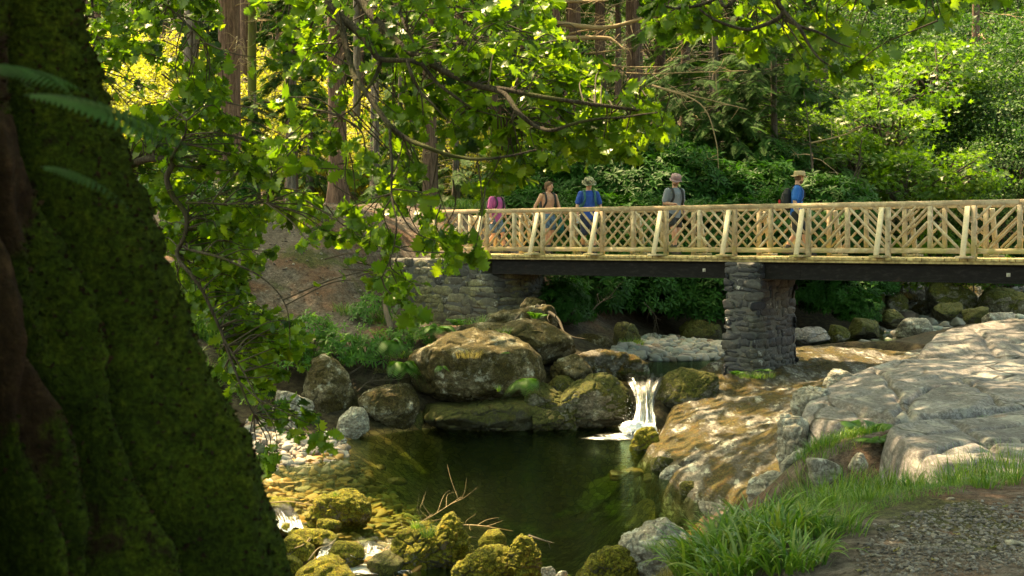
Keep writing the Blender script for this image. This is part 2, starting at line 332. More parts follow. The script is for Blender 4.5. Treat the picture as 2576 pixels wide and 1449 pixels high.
XY = [((u-CU)/FP*Y, Y) for u, Y, z in G]; ZZ = [z for u, Y, z in G]
for x, y, z in [(-60, -40, 4), (0, -40, 2), (60, -40, 6), (-60, 0, 5), (60, 0, 8), (60, 30, 9), (-60, 30, 8), (-200, 60, 30), (200, 60, 35), (-250, 250, 90), (0, 250, 90), (250, 250, 95), (14, 10, 2.4), (20, 20, 2.0), (16, 28, 1.3), (13, 31, 1.1), (-14, 8, 3.0), (-15, 20, 4.2), (-5, 0, 2.1), (5, 0, 2.1)]:
    XY.append((x, y)); ZZ.append(z)
GROUND = TPS(XY, ZZ, 0.0005)
OUT = [[(1648, 1052, 25.0), (1622, 1098, 23.7), (1588, 1128, 22.8), (1625, 1175, 20.9), (1650, 1218, 19.5), (1712, 1262, 18.1), (1775, 1290, 17.3), (1900, 1300, 15.2), (2050, 1300, 13.6), (2100, 1150, 15), (2130, 1010, 18.5), (2260, 935, 23), (2480, 905, 24.5), (2500, 868, 29), (2220, 872, 31), (2000, 868, 31.5), (1780, 900, 29), (1700, 935, 27)],
 [(2010, 1010, 16.2), (1998, 1050, 14.9), (2070, 1075, 13.9), (2150, 1062, 13.8), (2240, 1062, 13.2), (2400, 1040, 13.2), (2576, 1020, 13.4), (2900, 1000, 13.6), (2950, 905, 19), (2576, 900, 19.6), (2440, 905, 19.8), (2300, 895, 20.5), (2200, 918, 19.8), (2110, 950, 18.6)],
 [(2278, 905, 20.6), (2330, 845, 22.5), (2420, 812, 23.2), (2576, 796, 23.4), (2900, 780, 23.6), (2920, 890, 20.3), (2576, 906, 19.6), (2400, 912, 19.8)],
 [(2212, 1100, 12.0), (2215, 1078, 12.5), (2300, 1062, 12.7), (2420, 1046, 12.9), (2576, 1030, 13.1), (2900, 1020, 13.3), (2950, 1290, 8.6), (2560, 1215, 9.3), (2420, 1185, 9.7), (2300, 1160, 10.3)]]
OUTXY = [np.array([at(*p)[:2] for p in o_]) for o_ in OUT]
def gh(x, y, detail=True):
    x = np.atleast_1d(np.asarray(x, float)); y = np.atleast_1d(np.asarray(y, float))
    z = GROUND(np.stack([x, y], 1)); P = np.stack([x, y, z*0.4], 1)
    z = z+fbm(P*0.9, 3, 5)*0.07+fbm(P*5, 3, 9)*0.022
    far = np.clip((y-45)/60, 0, 1); z = z+fbm(P*0.12, 3, 2)*2.2*far
    # the left bank is a bumpy earth slope with roots and hollows
    bank = np.clip((y-25)/2, 0, 1)*np.clip((33-y)/2, 0, 1)*np.clip((1.0-x)/2, 0, 1)
    z = z+bank*(ridged(np.stack([x*0.9, y*0.9, z*0.5], 1), 4, 31)*0.15+fbm(np.stack([x*7, y*7, z*3], 1), 3, 35)*.045)
    for k, o_ in enumerate(OUTXY):
        ins = inpoly(x, y, o_); m_ = ins & (polydist(x, y, o_) > 0.02) if k == 0 else ins
        if m_.any(): z = np.where(m_, z-np.clip(polydist(x, y, o_)*1.3, 0, 0.5 if k else 0.75), z)
    return z
def g1(x, y): return float(gh([x], [y])[0])
def lines(lo, a, b, hi, d, gr=1.12):
    m = list(np.arange(a, b, d)); s = d; x = b; r = []
    while x < hi: r.append(x); s *= gr; x += s
    s = d; x = a-d; l = []
    while x > lo: l.append(x); s *= gr; x -= s
    return np.array(l[::-1]+m+r)
gx = lines(-260, -9, 13, 260, 0.12); gy = lines(-60, 6, 38, 300, 0.14, 1.1)
GX, GY = np.meshgrid(gx, gy); gzv = gh(GX.ravel(), GY.ravel()); nx, ny = len(gx), len(gy)
ii = (np.arange(ny-1)[:, None]*nx+np.arange(nx-1)[None]).ravel()
t = NT('ground_soil'); pos = t.n('ShaderNodeNewGeometry').outputs['Position']; z = t.n('ShaderNodeSeparateXYZ', {0: pos}).outputs[2]
n1 = t.noise(pos, 0.8, 6, 0.6); n2 = t.noise(pos, 7, 8, 0.7); n3 = t.noise(pos, 45, 4, 0.8); peb = t.vor(pos, 26, 'F1', 1); pd = t.vor(pos, 26, 'F1', 0)
soil = t.ramp(n2, [(0.3, (0.055, 0.040, 0.031)), (0.5, (0.13, 0.105, 0.088)), (0.72, (0.22, 0.19, 0.168))])
soil = t.mix(t.ss(n1, 0.45, 0.62), soil, t.mix(t.ss(n3, 0.4, 0.6), (0.09, 0.045, 0.028), (0.17, 0.10, 0.065)))
gr = t.n('ShaderNodeSeparateColor', {0: peb}).outputs[0]
soil = t.mix(t.math('MULTIPLY', t.ss(gr, 0.72, 0.8), t.ss(pd, 0.035, 0.02)), soil, (0.36, 0.32, 0.27))
mossg = t.mix(t.ss(n3, 0.35, 0.65), (0.02, 0.028, 0.006), (0.09, 0.11, 0.02))
soil = t.mix(t.math('MULTIPLY', t.ss(t.noise(pos, 0.55, 5, 0.6), 0.56, 0.64), 0.8), soil, mossg)
stv = t.vor(t.map(pos, (1, 1, 1.5)), 7, 'F1', 1); ste = t.vor(t.map(pos, (1, 1, 1.5)), 7, 'DISTANCE_TO_EDGE')
bed = t.mix(t.n('ShaderNodeSeparateColor', {0: stv}).outputs[1], (0.11, 0.07, 0.022), (0.42, 0.29, 0.09))
bed = t.mix(t.ss(ste, 0.08, 0.0), bed, (0.02, 0.014, 0.006)); bed = t.mix(t.math('MULTIPLY', n2, 0.6), bed, (0.12, 0.09, 0.03))
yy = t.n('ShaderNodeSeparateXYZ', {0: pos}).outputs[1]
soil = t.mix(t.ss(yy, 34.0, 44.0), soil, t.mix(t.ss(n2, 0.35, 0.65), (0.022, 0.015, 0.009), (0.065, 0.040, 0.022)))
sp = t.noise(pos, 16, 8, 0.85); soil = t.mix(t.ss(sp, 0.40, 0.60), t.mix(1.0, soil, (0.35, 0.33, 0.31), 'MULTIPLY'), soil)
low = t.math('MULTIPLY', t.ss(z, 1.75, 1.25), t.ss(yy, 20.0, 22.0)); soil = t.mix(t.math('MULTIPLY', low, 0.85), soil, t.mix(t.ss(n2, .4, .6), (0.012, 0.010, 0.006), (0.045, 0.038, 0.018)))  # low bank soil darkened in colour, standing in for shade between the rocks
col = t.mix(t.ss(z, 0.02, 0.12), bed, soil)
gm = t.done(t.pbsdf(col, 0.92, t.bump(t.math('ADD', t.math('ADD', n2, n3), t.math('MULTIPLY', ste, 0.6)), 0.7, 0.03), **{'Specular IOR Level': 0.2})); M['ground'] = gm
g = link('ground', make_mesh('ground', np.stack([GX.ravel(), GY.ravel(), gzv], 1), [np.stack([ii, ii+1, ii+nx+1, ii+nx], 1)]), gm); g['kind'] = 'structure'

# ------------------------------------------------------------------ water: pool, lower pool, upper stream (closed bodies that absorb light)
def watermat(name, tint, dens, ripple=5, strength=0.16):
    t = NT(name); pos = t.n('ShaderNodeNewGeometry').outputs['Position']
    h = t.math('ADD', t.noise(t.map(pos, (1, 2.2, 1)), ripple, 3, 0.6, 0.6), t.math('MULTIPLY', t.noise(t.map(pos, (1, 1.8, 1)), ripple*4, 2, 0.5), 0.25))
    nrm = t.bump(h, strength, 0.05)
    gl = t.n('ShaderNodeBsdfGlossy', {'Color': (0.62, 0.84, 0.52), 'Roughness': 0.03, 'Normal': nrm}).outputs[0]
    tr = t.n('ShaderNodeBsdfTransparent', {'Color': (0.93, 0.95, 0.9)}).outputs[0]
    fr = t.n('ShaderNodeFresnel', {'IOR': 1.33, 'Normal': nrm}).outputs[0]
    t.done(t.n('ShaderNodeMixShader', {0: fr, 1: tr, 2: gl}).outputs[0])
    ab = t.n('ShaderNodeVolumeAbsorption', {'Color': tint, 'Density': dens}); t.set(t.out.inputs['Volume'], ab.outputs[0]); return t.m
M['water'] = watermat('pool_water', (0.42, 0.62, 0.18), 0.95)
M['stream'] = watermat('stream_water', (0.65, 0.58, 0.3), 1.5, 9, 0.2)
def water_body(name, poly, z, depth, m, wav=0.0):
    poly = np.asarray(poly, float); lo = poly.min(0); hi = poly.max(0); d = 0.25
    xs = np.arange(lo[0], hi[0]+d, d); ys = np.arange(lo[1], hi[1]+d, d)
    n = len(poly); top = np.c_[poly, np.full(n, z)]; bot = np.c_[poly, np.full(n, z-depth)]
    V = np.concatenate([top, bot]); k = np.arange(n); F = [[list(k)], [list(k[::-1]+n)], np.stack([k, k+n, (k+1) % n+n, (k+1) % n], 1)]
    o = link(name, make_mesh(name, V, F, smooth=False), m); o['kind'] = 'structure'; return o
water_body('water', [(-9, 15.95), (-3.05, 15.95), (-2.2, 15.75), (-1.2, 15.85), (-0.6, 15.4), (-0.3, 13.0), (2.0, 12.4), (4.6, 13.0), (4.6, 26.1), (-9, 26.1)], 0.0, 3.0, M['water'])
water_body('water', [(-9, 15.94), (-3.05, 15.94), (-2.2, 15.74), (-1.2, 15.84), (-0.61, 15.38), (-0.32, 12.9), (-1, 9), (-9, 9)], -0.24, 2.5, M['stream'])
water_body('water', [(2.2, 26.9), (2.75, 26.3), (3.3, 26.3), (4.4, 27.2), (6.2, 31), (12, 33.5), (22, 38), (22, 52), (8, 50), (6, 38), (2.6, 31)], 0.90, 2.0, M['stream'])
# ------------------------------------------------------------------ timber footbridge on steel beams
t = NT('timber'); co = t.co(); oi = t.n('ShaderNodeObjectInfo').outputs['Random']; pos = t.n('ShaderNodeNewGeometry').outputs['Position']
g1n = t.noise(t.map(co, (6, 6, 6)), 3, 5, 0.65, 2.0); kn = t.vor(t.map(co, (1, 1, 1)), 5.5, 'F1', 0)
c = t.ramp(t.math('ADD', t.math('MULTIPLY', g1n, 0.6), t.math('MULTIPLY', oi, 0.4)), [(0.25, (0.40, 0.29, 0.165)), (0.5, (0.50, 0.385, 0.24)), (0.75, (0.58, 0.48, 0.335))])
st_ = t.noise(t.map(co, (1.3, 1.3, 1.3)), 2.2, 6, 0.75, 1.0); c = t.mix(t.ss(st_, 0.42, 0.62), t.mix(1.0, c, (0.62, 0.60, 0.58), 'MULTIPLY'), c); c = t.mix(t.math('MULTIPLY', t.ss(kn, 0.12, 0.07), 0.85), c, (0.10, 0.05, 0.02))
alg = t.ss(t.n('ShaderNodeSeparateXYZ', {0: pos}).outputs[2], 4.0, 3.4); c = t.mix(t.math('MULTIPLY', alg, t.math('MULTIPLY', t.ss(t.noise(pos, 3, 4), 0.4, 0.62), 0.7)), c, (0.27, 0.25, 0.06))
M['timber'] = t.done(t.pbsdf(c, 0.75, t.bump(g1n, 0.3, 0.006)))
t = NT('timber_brace'); co = t.co(); n = t.noise(co, 14, 6, 0.7, 1.5); kn = t.vor(co, 6, 'F1', 0)
c = t.ramp(n, [(0.3, (0.50, 0.40, 0.25)), (0.7, (0.68, 0.58, 0.41))]); c = t.mix(t.math('MULTIPLY', t.ss(kn, 0.10, 0.06), 0.7), c, (0.2, 0.1, 0.05))
M['brace'] = t.done(t.pbsdf(c, 0.8, t.bump(n, 0.3, 0.004)))
M['deck'] = simple('timber_deck', (0.42, 0.33, 0.15), 0.85, 0.5, 9)
t = NT('painted_steel'); co = t.co(); n = t.noise(t.map(co, (1, 1, 3)), 6, 8, 0.75); rs = t.noise(co, 1.3, 6, 0.7)
c = t.mix(t.ss(n, 0.45, 0.75), (0.010, 0.009, 0.009), (0.032, 0.028, 0.027)); c = t.mix(t.math('MULTIPLY', t.ss(rs, 0.58, 0.7), 0.6), c, (0.07, 0.035, 0.02))
M['steel'] = t.done(t.pbsdf(c, 0.8, t.bump(n, 0.3, 0.006), **{'Specular IOR Level': 0.15}))
M['boltm'] = simple('galvanised_bolt', (0.45, 0.42, 0.36), 0.5)
D3 = np.array([0.8005, -0.5996, 0.0]); N3 = np.array([-0.5996, -0.8005, 0.0]); UP = np.array([0, 0, 1.0])
BAY = 1.663; P0 = np.array([-0.609, 31.1, 0.0]); DZ = CZ-0.337; RW = 1.85
def bp(t_, n_, z): return P0+D3*t_+N3*n_+UP*z        # bridge frame: along, towards camera side, height
def t_of_u(u, n_=0.0):      # where a column of the photo meets the bridge line offset n_
    k = (u-CU)/FP; q = P0+N3*n_; return (k*q[1]-q[0])/(D3[0]-k*D3[1])
bridge = thing('footbridge', 'pale timber footbridge with diagonal pole railings on dark steel beams over the stream', 'bridge', bp(5, -0.9, DZ))
I0, I1 = -1, 10
# deck: planks laid across, each its own thickness, joined as one surface
mb = MB(); r = np.random.default_rng(3); tt = I0*BAY-0.1
while tt < I1*BAY+0.1:
    w = 0.145; j = r.uniform(-0.012, 0.012)
    box(mb, bp(tt+w/2, -RW/2+0.04, DZ-0.028+r.uniform(-0.002, 0.002)), D3, N3, UP, w/2-0.004, RW/2+0.16+j, 0.025, 0.004, r.random())
    tt += w
mb.build('deck', M['deck'], bridge, smooth=False)
mb = MB()
for n_ in (0.12, -RW-0.04): box(mb, bp((I0+I1)/2*BAY, n_, DZ-0.083), D3, N3, UP, (I1-I0)*BAY/2, 0.03, 0.028, 0.003)
mb.build('edge_board', M['deck'], bridge, smooth=False)
# steel I beams
for n_ in (0.02, -RW+0.1):
    for (a, b) in ((t_of_u(1240), 8.15*1.0), (8.15, I1*BAY)):
        mb = MB(); c0 = (a+b)/2; hl = (b-a)/2-0.003
        box(mb, bp(c0, n_, DZ-0.29), D3, N3, UP, hl, 0.008, 0.155, 0.0)
        box(mb, bp(c0, n_, DZ-0.125), D3, N3, UP, hl, 0.075, 0.008, 0.0)
        box(mb, bp(c0, n_, DZ-0.455), D3, N3, UP, hl, 0.085, 0.010, 0.0)
        o = mb.build('steel_beam', M['steel'], bridge, smooth=False)
        if n_ > 0:
            for q in ((t_of_u(1773),) if a < 5 else (t_of_u(2538),)):
                mb = MB(); tube(mb, [bp(q, 0.028, DZ-0.30), bp(q, 0.055, DZ-0.30)], [0.028, 0.024], 8); mb.build('bolt', M['boltm'], o)
                mb = MB(); box(mb, bp(q, 0.031, DZ-0.30), D3, N3, UP, 0.035, 0.004, 0.035); mb.build('washer_plate', M['boltm'], o, smooth=False)
# railings
H = 1.10; rods_far = MB(); nrod = 0
def rod(a, b, rad, near):
    global nrod
    d = (b-a)/np.linalg.norm(b-a)
    P = [a, a+d*0.02, b-d*0.02, b]; rr = [rad*0.8, rad, rad, rad*0.8]
    if nrod < 100 and near:
        m_ = MB(); tube(m_, P, rr, 10); m_.build('rod', M['timber'], bridge); nrod += 1
    else: tube(rods_far, P, rr, 8, r.random())
for side, n0, out in ((1, 0.0, 1), (0, -RW, -1)):
    zt = DZ+H
    # handrail in butted lengths, bottom rail per bay
    for a, b in ((I0, 2.45), (2.45, 4.55), (4.55, 7.5), (7.5, I1)):
        mb = MB(); beam(mb, bp(a*BAY+0.001, n0, zt-0.05), bp(b*BAY-0.001, n0, zt-0.05), UP, 0.030, 0.05, 0.006); mb.build('handrail', M['timber'], bridge)
    for i in range(I0, I1+1):
        p = i*BAY-(0 if side else .33); mb = MB(); beam(mb, bp(p, n0-out*0.002, DZ-0.0+(-0.11 if side else 0)), bp(p, n0-out*0.002, zt-0.103), D3, 0.045, 0.045, 0.005)
        mb.build('post', M['timber'], bridge)
        if i > I0 or side == 0:
            mb = MB(); p2 = p-0.10*out if side else p+0.10
            beam(mb, bp(p2, n0+out*0.37, DZ+0.045), bp(p2, n0+out*0.065, zt-0.12), D3, 0.028, 0.048, 0.004); mb.build('brace', M['brace'], bridge)
            mb = MB(); box(mb, bp(p2+0.01, n0+out*0.21, DZ+0.022), N3, D3, UP, 0.235, 0.13, 0.021, 0.004); mb.build('brace_foot', M['timber'], bridge)
    for i in range(I0, I1):
        a, b = i*BAY+0.047-(0 if side else .33), (i+1)*BAY-0.047-(0 if side else .33); m_ = (a+b)/2; zb = DZ+0.135; z1 = zt-0.102; z0 = zb+0.052
        mb = MB(); beam(mb, bp(a, n0, zb), bp(b, n0, zb), UP, 0.024, 0.048, 0.004); mb.build('bottom_rail', M['timber'], bridge)
        mb = MB(); beam(mb, bp(m_, n0, z0), bp(m_, n0, z1), D3, 0.042, 0.042, 0.004); mb.build('middle_post', M['timber'], bridge)
        w = m_-a-0.045; h = z1-z0; rd = 0.027; flip = 1 if side else -1
        # five rods rising towards the middle post on the left half, five falling on the right half
        L = [((0, 0.68), (0.36, 1)), ((0, 0.34), (0.70, 1)), ((0, 0.02), (1, 0.98)), ((0.33, 0), (1, 0.63)), ((0.70, 0), (1, 0.28))]
        for (q0, q1) in L:
            for half in (0, 1):
                A = np.array(q0, float); B = np.array(q1, float)
                xa, xb = (a+A[0]*w, a+B[0]*w) if half == 0 else (b-A[0]*w, b-B[0]*w)
                if half == 1:  # right half mirrors the left one
                    xa, xb = b-(A[0])*w, b-(B[0])*w
                    # mirrored set leans the other way: from the middle post's top down to the next post
                    za, zb_ = z0+(A[1])*h, z0+(B[1])*h
                    rod(bp(xa, n0+0.003, za), bp(xb, n0+0.003, zb_), rd, side)
                else:
                    rod(bp(xa, n0+0.003, z0+A[1]*h), bp(xb, n0+0.003, z0+B[1]*h), rd, side)
o = rods_far.build('rod', M['timber'], bridge); o['kind'] = 'stuff'

# ------------------------------------------------------------------ rubble masonry
def stonemat(name, scale, cols, green=0.3, white=0.4):
    t = NT(name); geo = t.n('ShaderNodeNewGeometry'); pos = geo.outputs['Position']; wob = t.n('ShaderNodeTexNoise', {'Vector': pos, 'Scale': 3.0, 'Detail': 3.0}).outputs[1]
    p2 = t.n('ShaderNodeVectorMath', {0: pos, 1: t.n('ShaderNodeVectorMath', {0: wob, 'Scale': 0.14}, operation='SCALE').outputs[0]}, operation='ADD').outputs[0]
    mp = t.map(p2, (1, 1, 1.7)); rn = t.n('ShaderNodeAttribute', attribute_name='rnd').outputs['Fac']
    col = t.ramp(rn, cols); n = t.noise(pos, 14, 8, 0.8); n0 = t.noise(pos, 1.1, 5, 0.6)
    col = t.mix(t.math('MULTIPLY', n, 0.7), col, t.mix(1.0, col, (0.3, 0.3, 0.3), 'MULTIPLY'))
    col = t.mix(t.math('MULTIPLY', t.ss(n0, 0.48, 0.6), green), col, (0.26, 0.25, 0.10))
    wn_ = t.noise(pos, 3.2, 8, 0.75); col = t.mix(t.math('MULTIPLY', t.ss(wn_, 0.60, 0.65), white), col, (0.62, 0.62, 0.60))
    col = t.mix(t.ss(n, .42, .6), t.mix(1.0, col, (.45, .43, .42), 'MULTIPLY'), col); col = t.mix(t.ss(rn, 0.0, -0.5), col, t.mix(n, (0.035, 0.034, 0.033), (0.11, 0.107, 0.10)))
    h = n
    return t.done(t.pbsdf(col, 0.62, t.bump(h, 0.6, 0.03), **{'Specular IOR Level': 0.5}))
M['stone'] = stonemat('rubble_dark', 4.0, [(0.0, (0.018, 0.020, 0.034)), (0.4, (0.036, 0.038, 0.056)), (0.75, (0.075, 0.072, 0.080)), (1.0, (0.13, 0.115, 0.10))], 0.12, 0.9)
M['stone2'] = stonemat('rubble_olive', 3.4, [(0.0, (0.05, 0.05, 0.05)), (0.35, (0.11, 0.10, 0.075)), (0.7, (0.19, 0.175, 0.11)), (1.0, (0.28, 0.26, 0.17))], 0.6, 0.45)
def masonry(outline_fn, z0, z1, m, name, parent=None, seed=1, ch=0.17, per=None, label=None):
    """mortar core with coursed rubble stones standing proud of it, all one mesh"""
    r = np.random.default_rng(seed); na = 200; nz = 24; mb = MB(); V = []
    for j in range(nz+1):
        f = j/nz; xy = outline_fn(np.arange(na)/na, f); V.append(np.c_[xy, np.full(na, z0+(z1-z0)*f)])
    V = np.array(V); c = V[:, :, :2].mean(1, keepdims=True); V[:, :, :2] = c+(V[:, :, :2]-c)*1.0; dd_ = V[:, :, :2]-c; V[:, :, :2] += dd_/np.linalg.norm(dd_, axis=2, keepdims=True)*.012; P = V.reshape(-1, 3)
    VV = np.concatenate([P, [[c[-1, 0, 0], c[-1, 0, 1], z1]]]); k = np.arange(na)
    F = np.concatenate([np.stack([j*na+k, j*na+(k+1) % na, (j+1)*na+(k+1) % na, (j+1)*na+k], 1) for j in range(nz)]); mb.add(VV, [F, np.stack([nz*na+k, nz*na+(k+1) % na, np.full(na, (nz+1)*na)], 1)], -1.0)
    tm = [rock_shape(np.array([1., 1., 1.]), seed*7+q, 6, 9, 14, 0.05, 0.16, box_=0.5) for q in range(8)]; z = z0; rows = []
    while z < z1-0.03:
        h = min(ch*r.uniform(.6, 1.35), z1-z); f = (z+h/2-z0)/(z1-z0); A = np.linspace(0, 1, 801); xy = outline_fn(A, f); seg = np.r_[0, np.cumsum(np.hypot(*np.diff(xy, axis=0).T))]; L = seg[-1]; s = r.uniform(0, .2)
        while s < L:
            l = ch*r.uniform(.7, 2.9); a0 = np.interp(s+l/2, seg, np.arange(801)); i0 = int(a0) % 800; p = xy[i0]; tg = xy[(i0+4) % 800]-xy[(i0-4) % 800]; tg /= np.hypot(*tg)+1e-9
            split = r.random() < .18 and h > ch*.8
            for (zz, hh) in (((z+h*.26, h*.26), (z+h*.76, h*.23)) if split else ((z+h/2, h/2),)): rows.append((p[0], p[1], zz+r.uniform(-.03, .03), tg[0], tg[1], l/2*r.uniform(.95, 1.12), hh*r.uniform(.95, 1.25)))
            s += l
        z += h
    Rw = np.array(rows); n = len(Rw); tilt = r.normal(size=n)*.05
    for q, (TV, TF) in enumerate(tm):
        i = np.arange(q, n, 8); w = Rw[i]; X = np.c_[w[:, 3], w[:, 4], tilt[i]]; X /= np.linalg.norm(X, axis=1)[:, None]; Nn = np.c_[w[:, 4], -w[:, 3], 0*tilt[i]]; Z = np.cross(Nn, X); dpt = r.uniform(.022, .036, len(i))
        Mx = np.stack([X*w[:, 5:6], -Nn*dpt[:, None], Z*w[:, 6:7]], 2)
        stamp(mb, TV, [TF], Mx, w[:, :3]-Nn*0.02*0, r.random(len(i)))
    return mb.build(name, m, parent)
def sq(a, p):
    c = np.cos(a*2*np.pi); s = np.sin(a*2*np.pi); return np.sign(c)*np.abs(c)**p, np.sign(s)*np.abs(s)**p
# ------------------------------------------------------------------ rocks
def cubesphere(n):
    t_ = np.tan(np.linspace(-np.pi/4, np.pi/4, n+1)); A, B = np.meshgrid(t_, t_); A = A.ravel(); B = B.ravel(); o = np.ones_like(A); V = []; F = []
    for k, P in enumerate([np.c_[o, A, B], np.c_[-o, B, A], np.c_[B, o, A], np.c_[A, -o, B], np.c_[A, B, o], np.c_[B, A, -o]]):
        i = (np.arange(n)[:, None]*(n+1)+np.arange(n)[None]).ravel()+k*(n+1)**2
        V.append(P); F.append(np.stack([i, i+1, i+n+2, i+n+1], 1))
    V = np.concatenate(V); V /= np.linalg.norm(V, axis=1)[:, None]; F = np.concatenate(F)
    key = np.round(V*1e5).astype(np.int64); _, first, inv = np.unique(key, axis=0, return_index=True, return_inverse=True)
    return V[first], inv.ravel()[F]
CS = {n: cubesphere(n) for n in (6, 14, 30, 56)}
def rock_shape(half, seed, res=30, planes=16, p=14, rough=0.075, ridge=0.09, fr=1.0, box_=0.0, rot=0.0):
    r = np.random.default_rng(seed); D, F = CS[res]; n = rdir(planes, r); h = r.uniform(0.62, 1.0, planes)
    n = np.concatenate([n, [[1, 0, 0], [-1, 0, 0], [0, 1, 0], [0, -1, 0], [0, 0, 1], [0, 0, -1]]]); h = np.concatenate([h, [1-box_*.2]*6])
    q = np.maximum(D@n.T, 0)/h; rad = (q**p).sum(1)**(-1/p); V = D*rad[:, None]
    lo = V.min(0); hi = V.max(0); V = (V-(lo+hi)/2)/((hi-lo)/2)*half
    s = np.mean(half); Nn = D/np.asarray(half); Nn /= np.linalg.norm(Nn, axis=1)[:, None]
    P = V/s*fr+seed*3.1
    bed = rdir(1, r)[0]*[0.4, 0.4, 1]; q = (P@bed)*2.6+fbm(P*1.5, 3, seed+9)*0.9; st = q-np.floor(q)
    d1, d2, idv = worley(P*1.5+fbm(P*2, 2, seed)[:, None]*0.25, seed)
    V = V+Nn*(s*(ridge*ridged(P*1.3, 4, seed)+rough*fbm(P*3.5, 5, seed+5)+ridge*0.45*(st-0.5)-ridge*0.9*np.exp(-((d2-d1)/0.07)**2)+ridge*0.5*(idv-0.5)))[:, None]
    if rot: c, q_ = math.cos(rot), math.sin(rot); V = np.c_[V[:, 0]*c-V[:, 2]*q_, V[:, 1], V[:, 0]*q_+V[:, 2]*c]
    return V, F
pt = t_of_u(1884, -0.05)
def pier_fn(a, f):
    x, y = sq(a, 0.28); gx_ = 1+0.09*(1-f); q = bp(pt, -RW/2+0.30, 0)[:2]
    return q+np.outer(x*0.37*gx_, D3[:2])+np.outer(y*0.94*gx_, N3[:2])
pz = 0.45
o = masonry(pier_fn, pz, DZ-0.122, M['stone'], 'bridge_pier', None, 11, .15)
tag(o, 'free-standing dark rubble stone pier holding up the bridge in mid stream', 'pier')
tp = t_of_u(1897)
ab0, ab1 = t_of_u(965)-0.1, t_of_u(1305)-0.55
def abut_fn(a, f):
    x, y = sq(a, 0.33); q = bp((ab0-1.2+ab1-0.5)/2, -RW/2-0.1, 0)[:2]
    return q+np.outer(x*((ab1-0.5-ab0+1.2)/2+0.18*(1-f)), D3[:2])+np.outer(y*(1.25+0.12*(1-f)), N3[:2])
def abut2_fn(a, f):
    x, y = sq(a, 0.6); q = bp(ab1-0.62, -RW/2-0.05, 0)[:2]; return q+np.outer(x*(0.62+0.22*(1-f)), D3[:2])+np.outer(y*(1.12+0.12*(1-f)), N3[:2])
ab = thing('bridge_abutment', 'olive rubble stone wall carrying the left end of the bridge on the bank', 'abutment', bp(-1, -1, 1.6))
masonry(abut_fn, 1.1, DZ-0.115, M['stone2'], 'wall', ab, 21, .19)
masonry(abut2_fn, 1.1, DZ-0.47, M['stone2'], 'bearing_shelf', ab, 25, .19)

def zo(*pts): return [(644+0.5648*x, 630.6+0.5648*y) for x, y in pts]
def outlined(pts, Y, dep, seed, res=56, rough=0.05, ridge=0.07, fr=1.3, face=0.72):
    P = np.array(pts, float); c = (P.min(0)+P.max(0))/2; s = FP/Y; q = np.c_[P[:, 0]-c[0], c[1]-P[:, 1]]/s; n = 720; th = np.arange(n)/n*2*np.pi-np.pi; S = np.full(n, 1e-3)
    for i in range(len(q)):
        a = q[i]; b = q[(i+1) % len(q)]
        for f in np.linspace(0, 1, 60): p = a*(1-f)+b*f; k = int((math.atan2(p[1], p[0])+np.pi)/(2*np.pi)*n) % n; S[k] = max(S[k], np.hypot(*p))
    ok = S > 2e-3; S = np.interp(np.arange(n), np.where(ok)[0], S[ok], period=n); S = np.convolve(np.r_[S[-6:], S, S[:6]], np.ones(13)/13, 'valid')
    D, F = CS[res]; rho = np.hypot(D[:, 0], D[:, 2]); t_ = np.arctan2(D[:, 2], D[:, 0]); Sv = np.interp(t_, th, S, period=2*np.pi); hw = np.ptp(q[:, 0])/2; k = np.clip(rho, 0, 1)**face
    V = np.c_[np.cos(t_)*Sv*k, np.sign(D[:, 1])*np.abs(D[:, 1])**0.85*hw*dep, np.sin(t_)*Sv*k]; r = np.random.default_rng(seed)
    # broken planes across the front
    pl = rdir(9, r)*[1, 1, 1]; pl[:, 1] = -np.abs(pl[:, 1])-.4; pl /= np.linalg.norm(pl, axis=1)[:, None]; sz = np.array([np.abs(V[:, 0]).max(), hw*dep, np.abs(V[:, 2]).max()]); W = V/sz
    for p_, h_ in zip(pl, r.uniform(.72, .95, 9)): e = np.maximum(W@p_-h_, 0); W = W-e[:, None]*p_*0.75
    V = W*sz; sm = np.mean(sz); Nn = D/sz; Nn /= np.linalg.norm(Nn, axis=1)[:, None]; Pn = V/sm*fr+seed*2.7; d1, d2, idv = worley(Pn*1.3+fbm(Pn*2, 2, seed)[:, None]*.35, seed)
    bed = Pn@np.array([.25, .2, 1.0])*2.2+fbm(Pn*1.5, 3, seed)*1.0; st = bed-np.floor(bed)
    V = V+Nn*(sm*(ridge*.7*ridged(Pn*1.3, 5, seed)+rough*fbm(Pn*4, 6, seed+5, .6)-ridge*.5*np.exp(-((d2-d1)/.06)**2)+ridge*.6*(idv-.5)+ridge*.35*(st-.5)))[:, None]
    return V, F, c
def crag(name, label, pts, Y, m, seed, dep=.8, cat='boulder', **kw):
    V, F, c = outlined(pts, Y, dep, seed, **kw); o = link(name, make_mesh(name, V, [F]), M[m]); p = at(c[0], c[1], Y); p[1] += .25*dep*np.ptp([q[0] for q in pts])/2/FP*Y; o.location = tuple(p); return tag(o, label, cat)
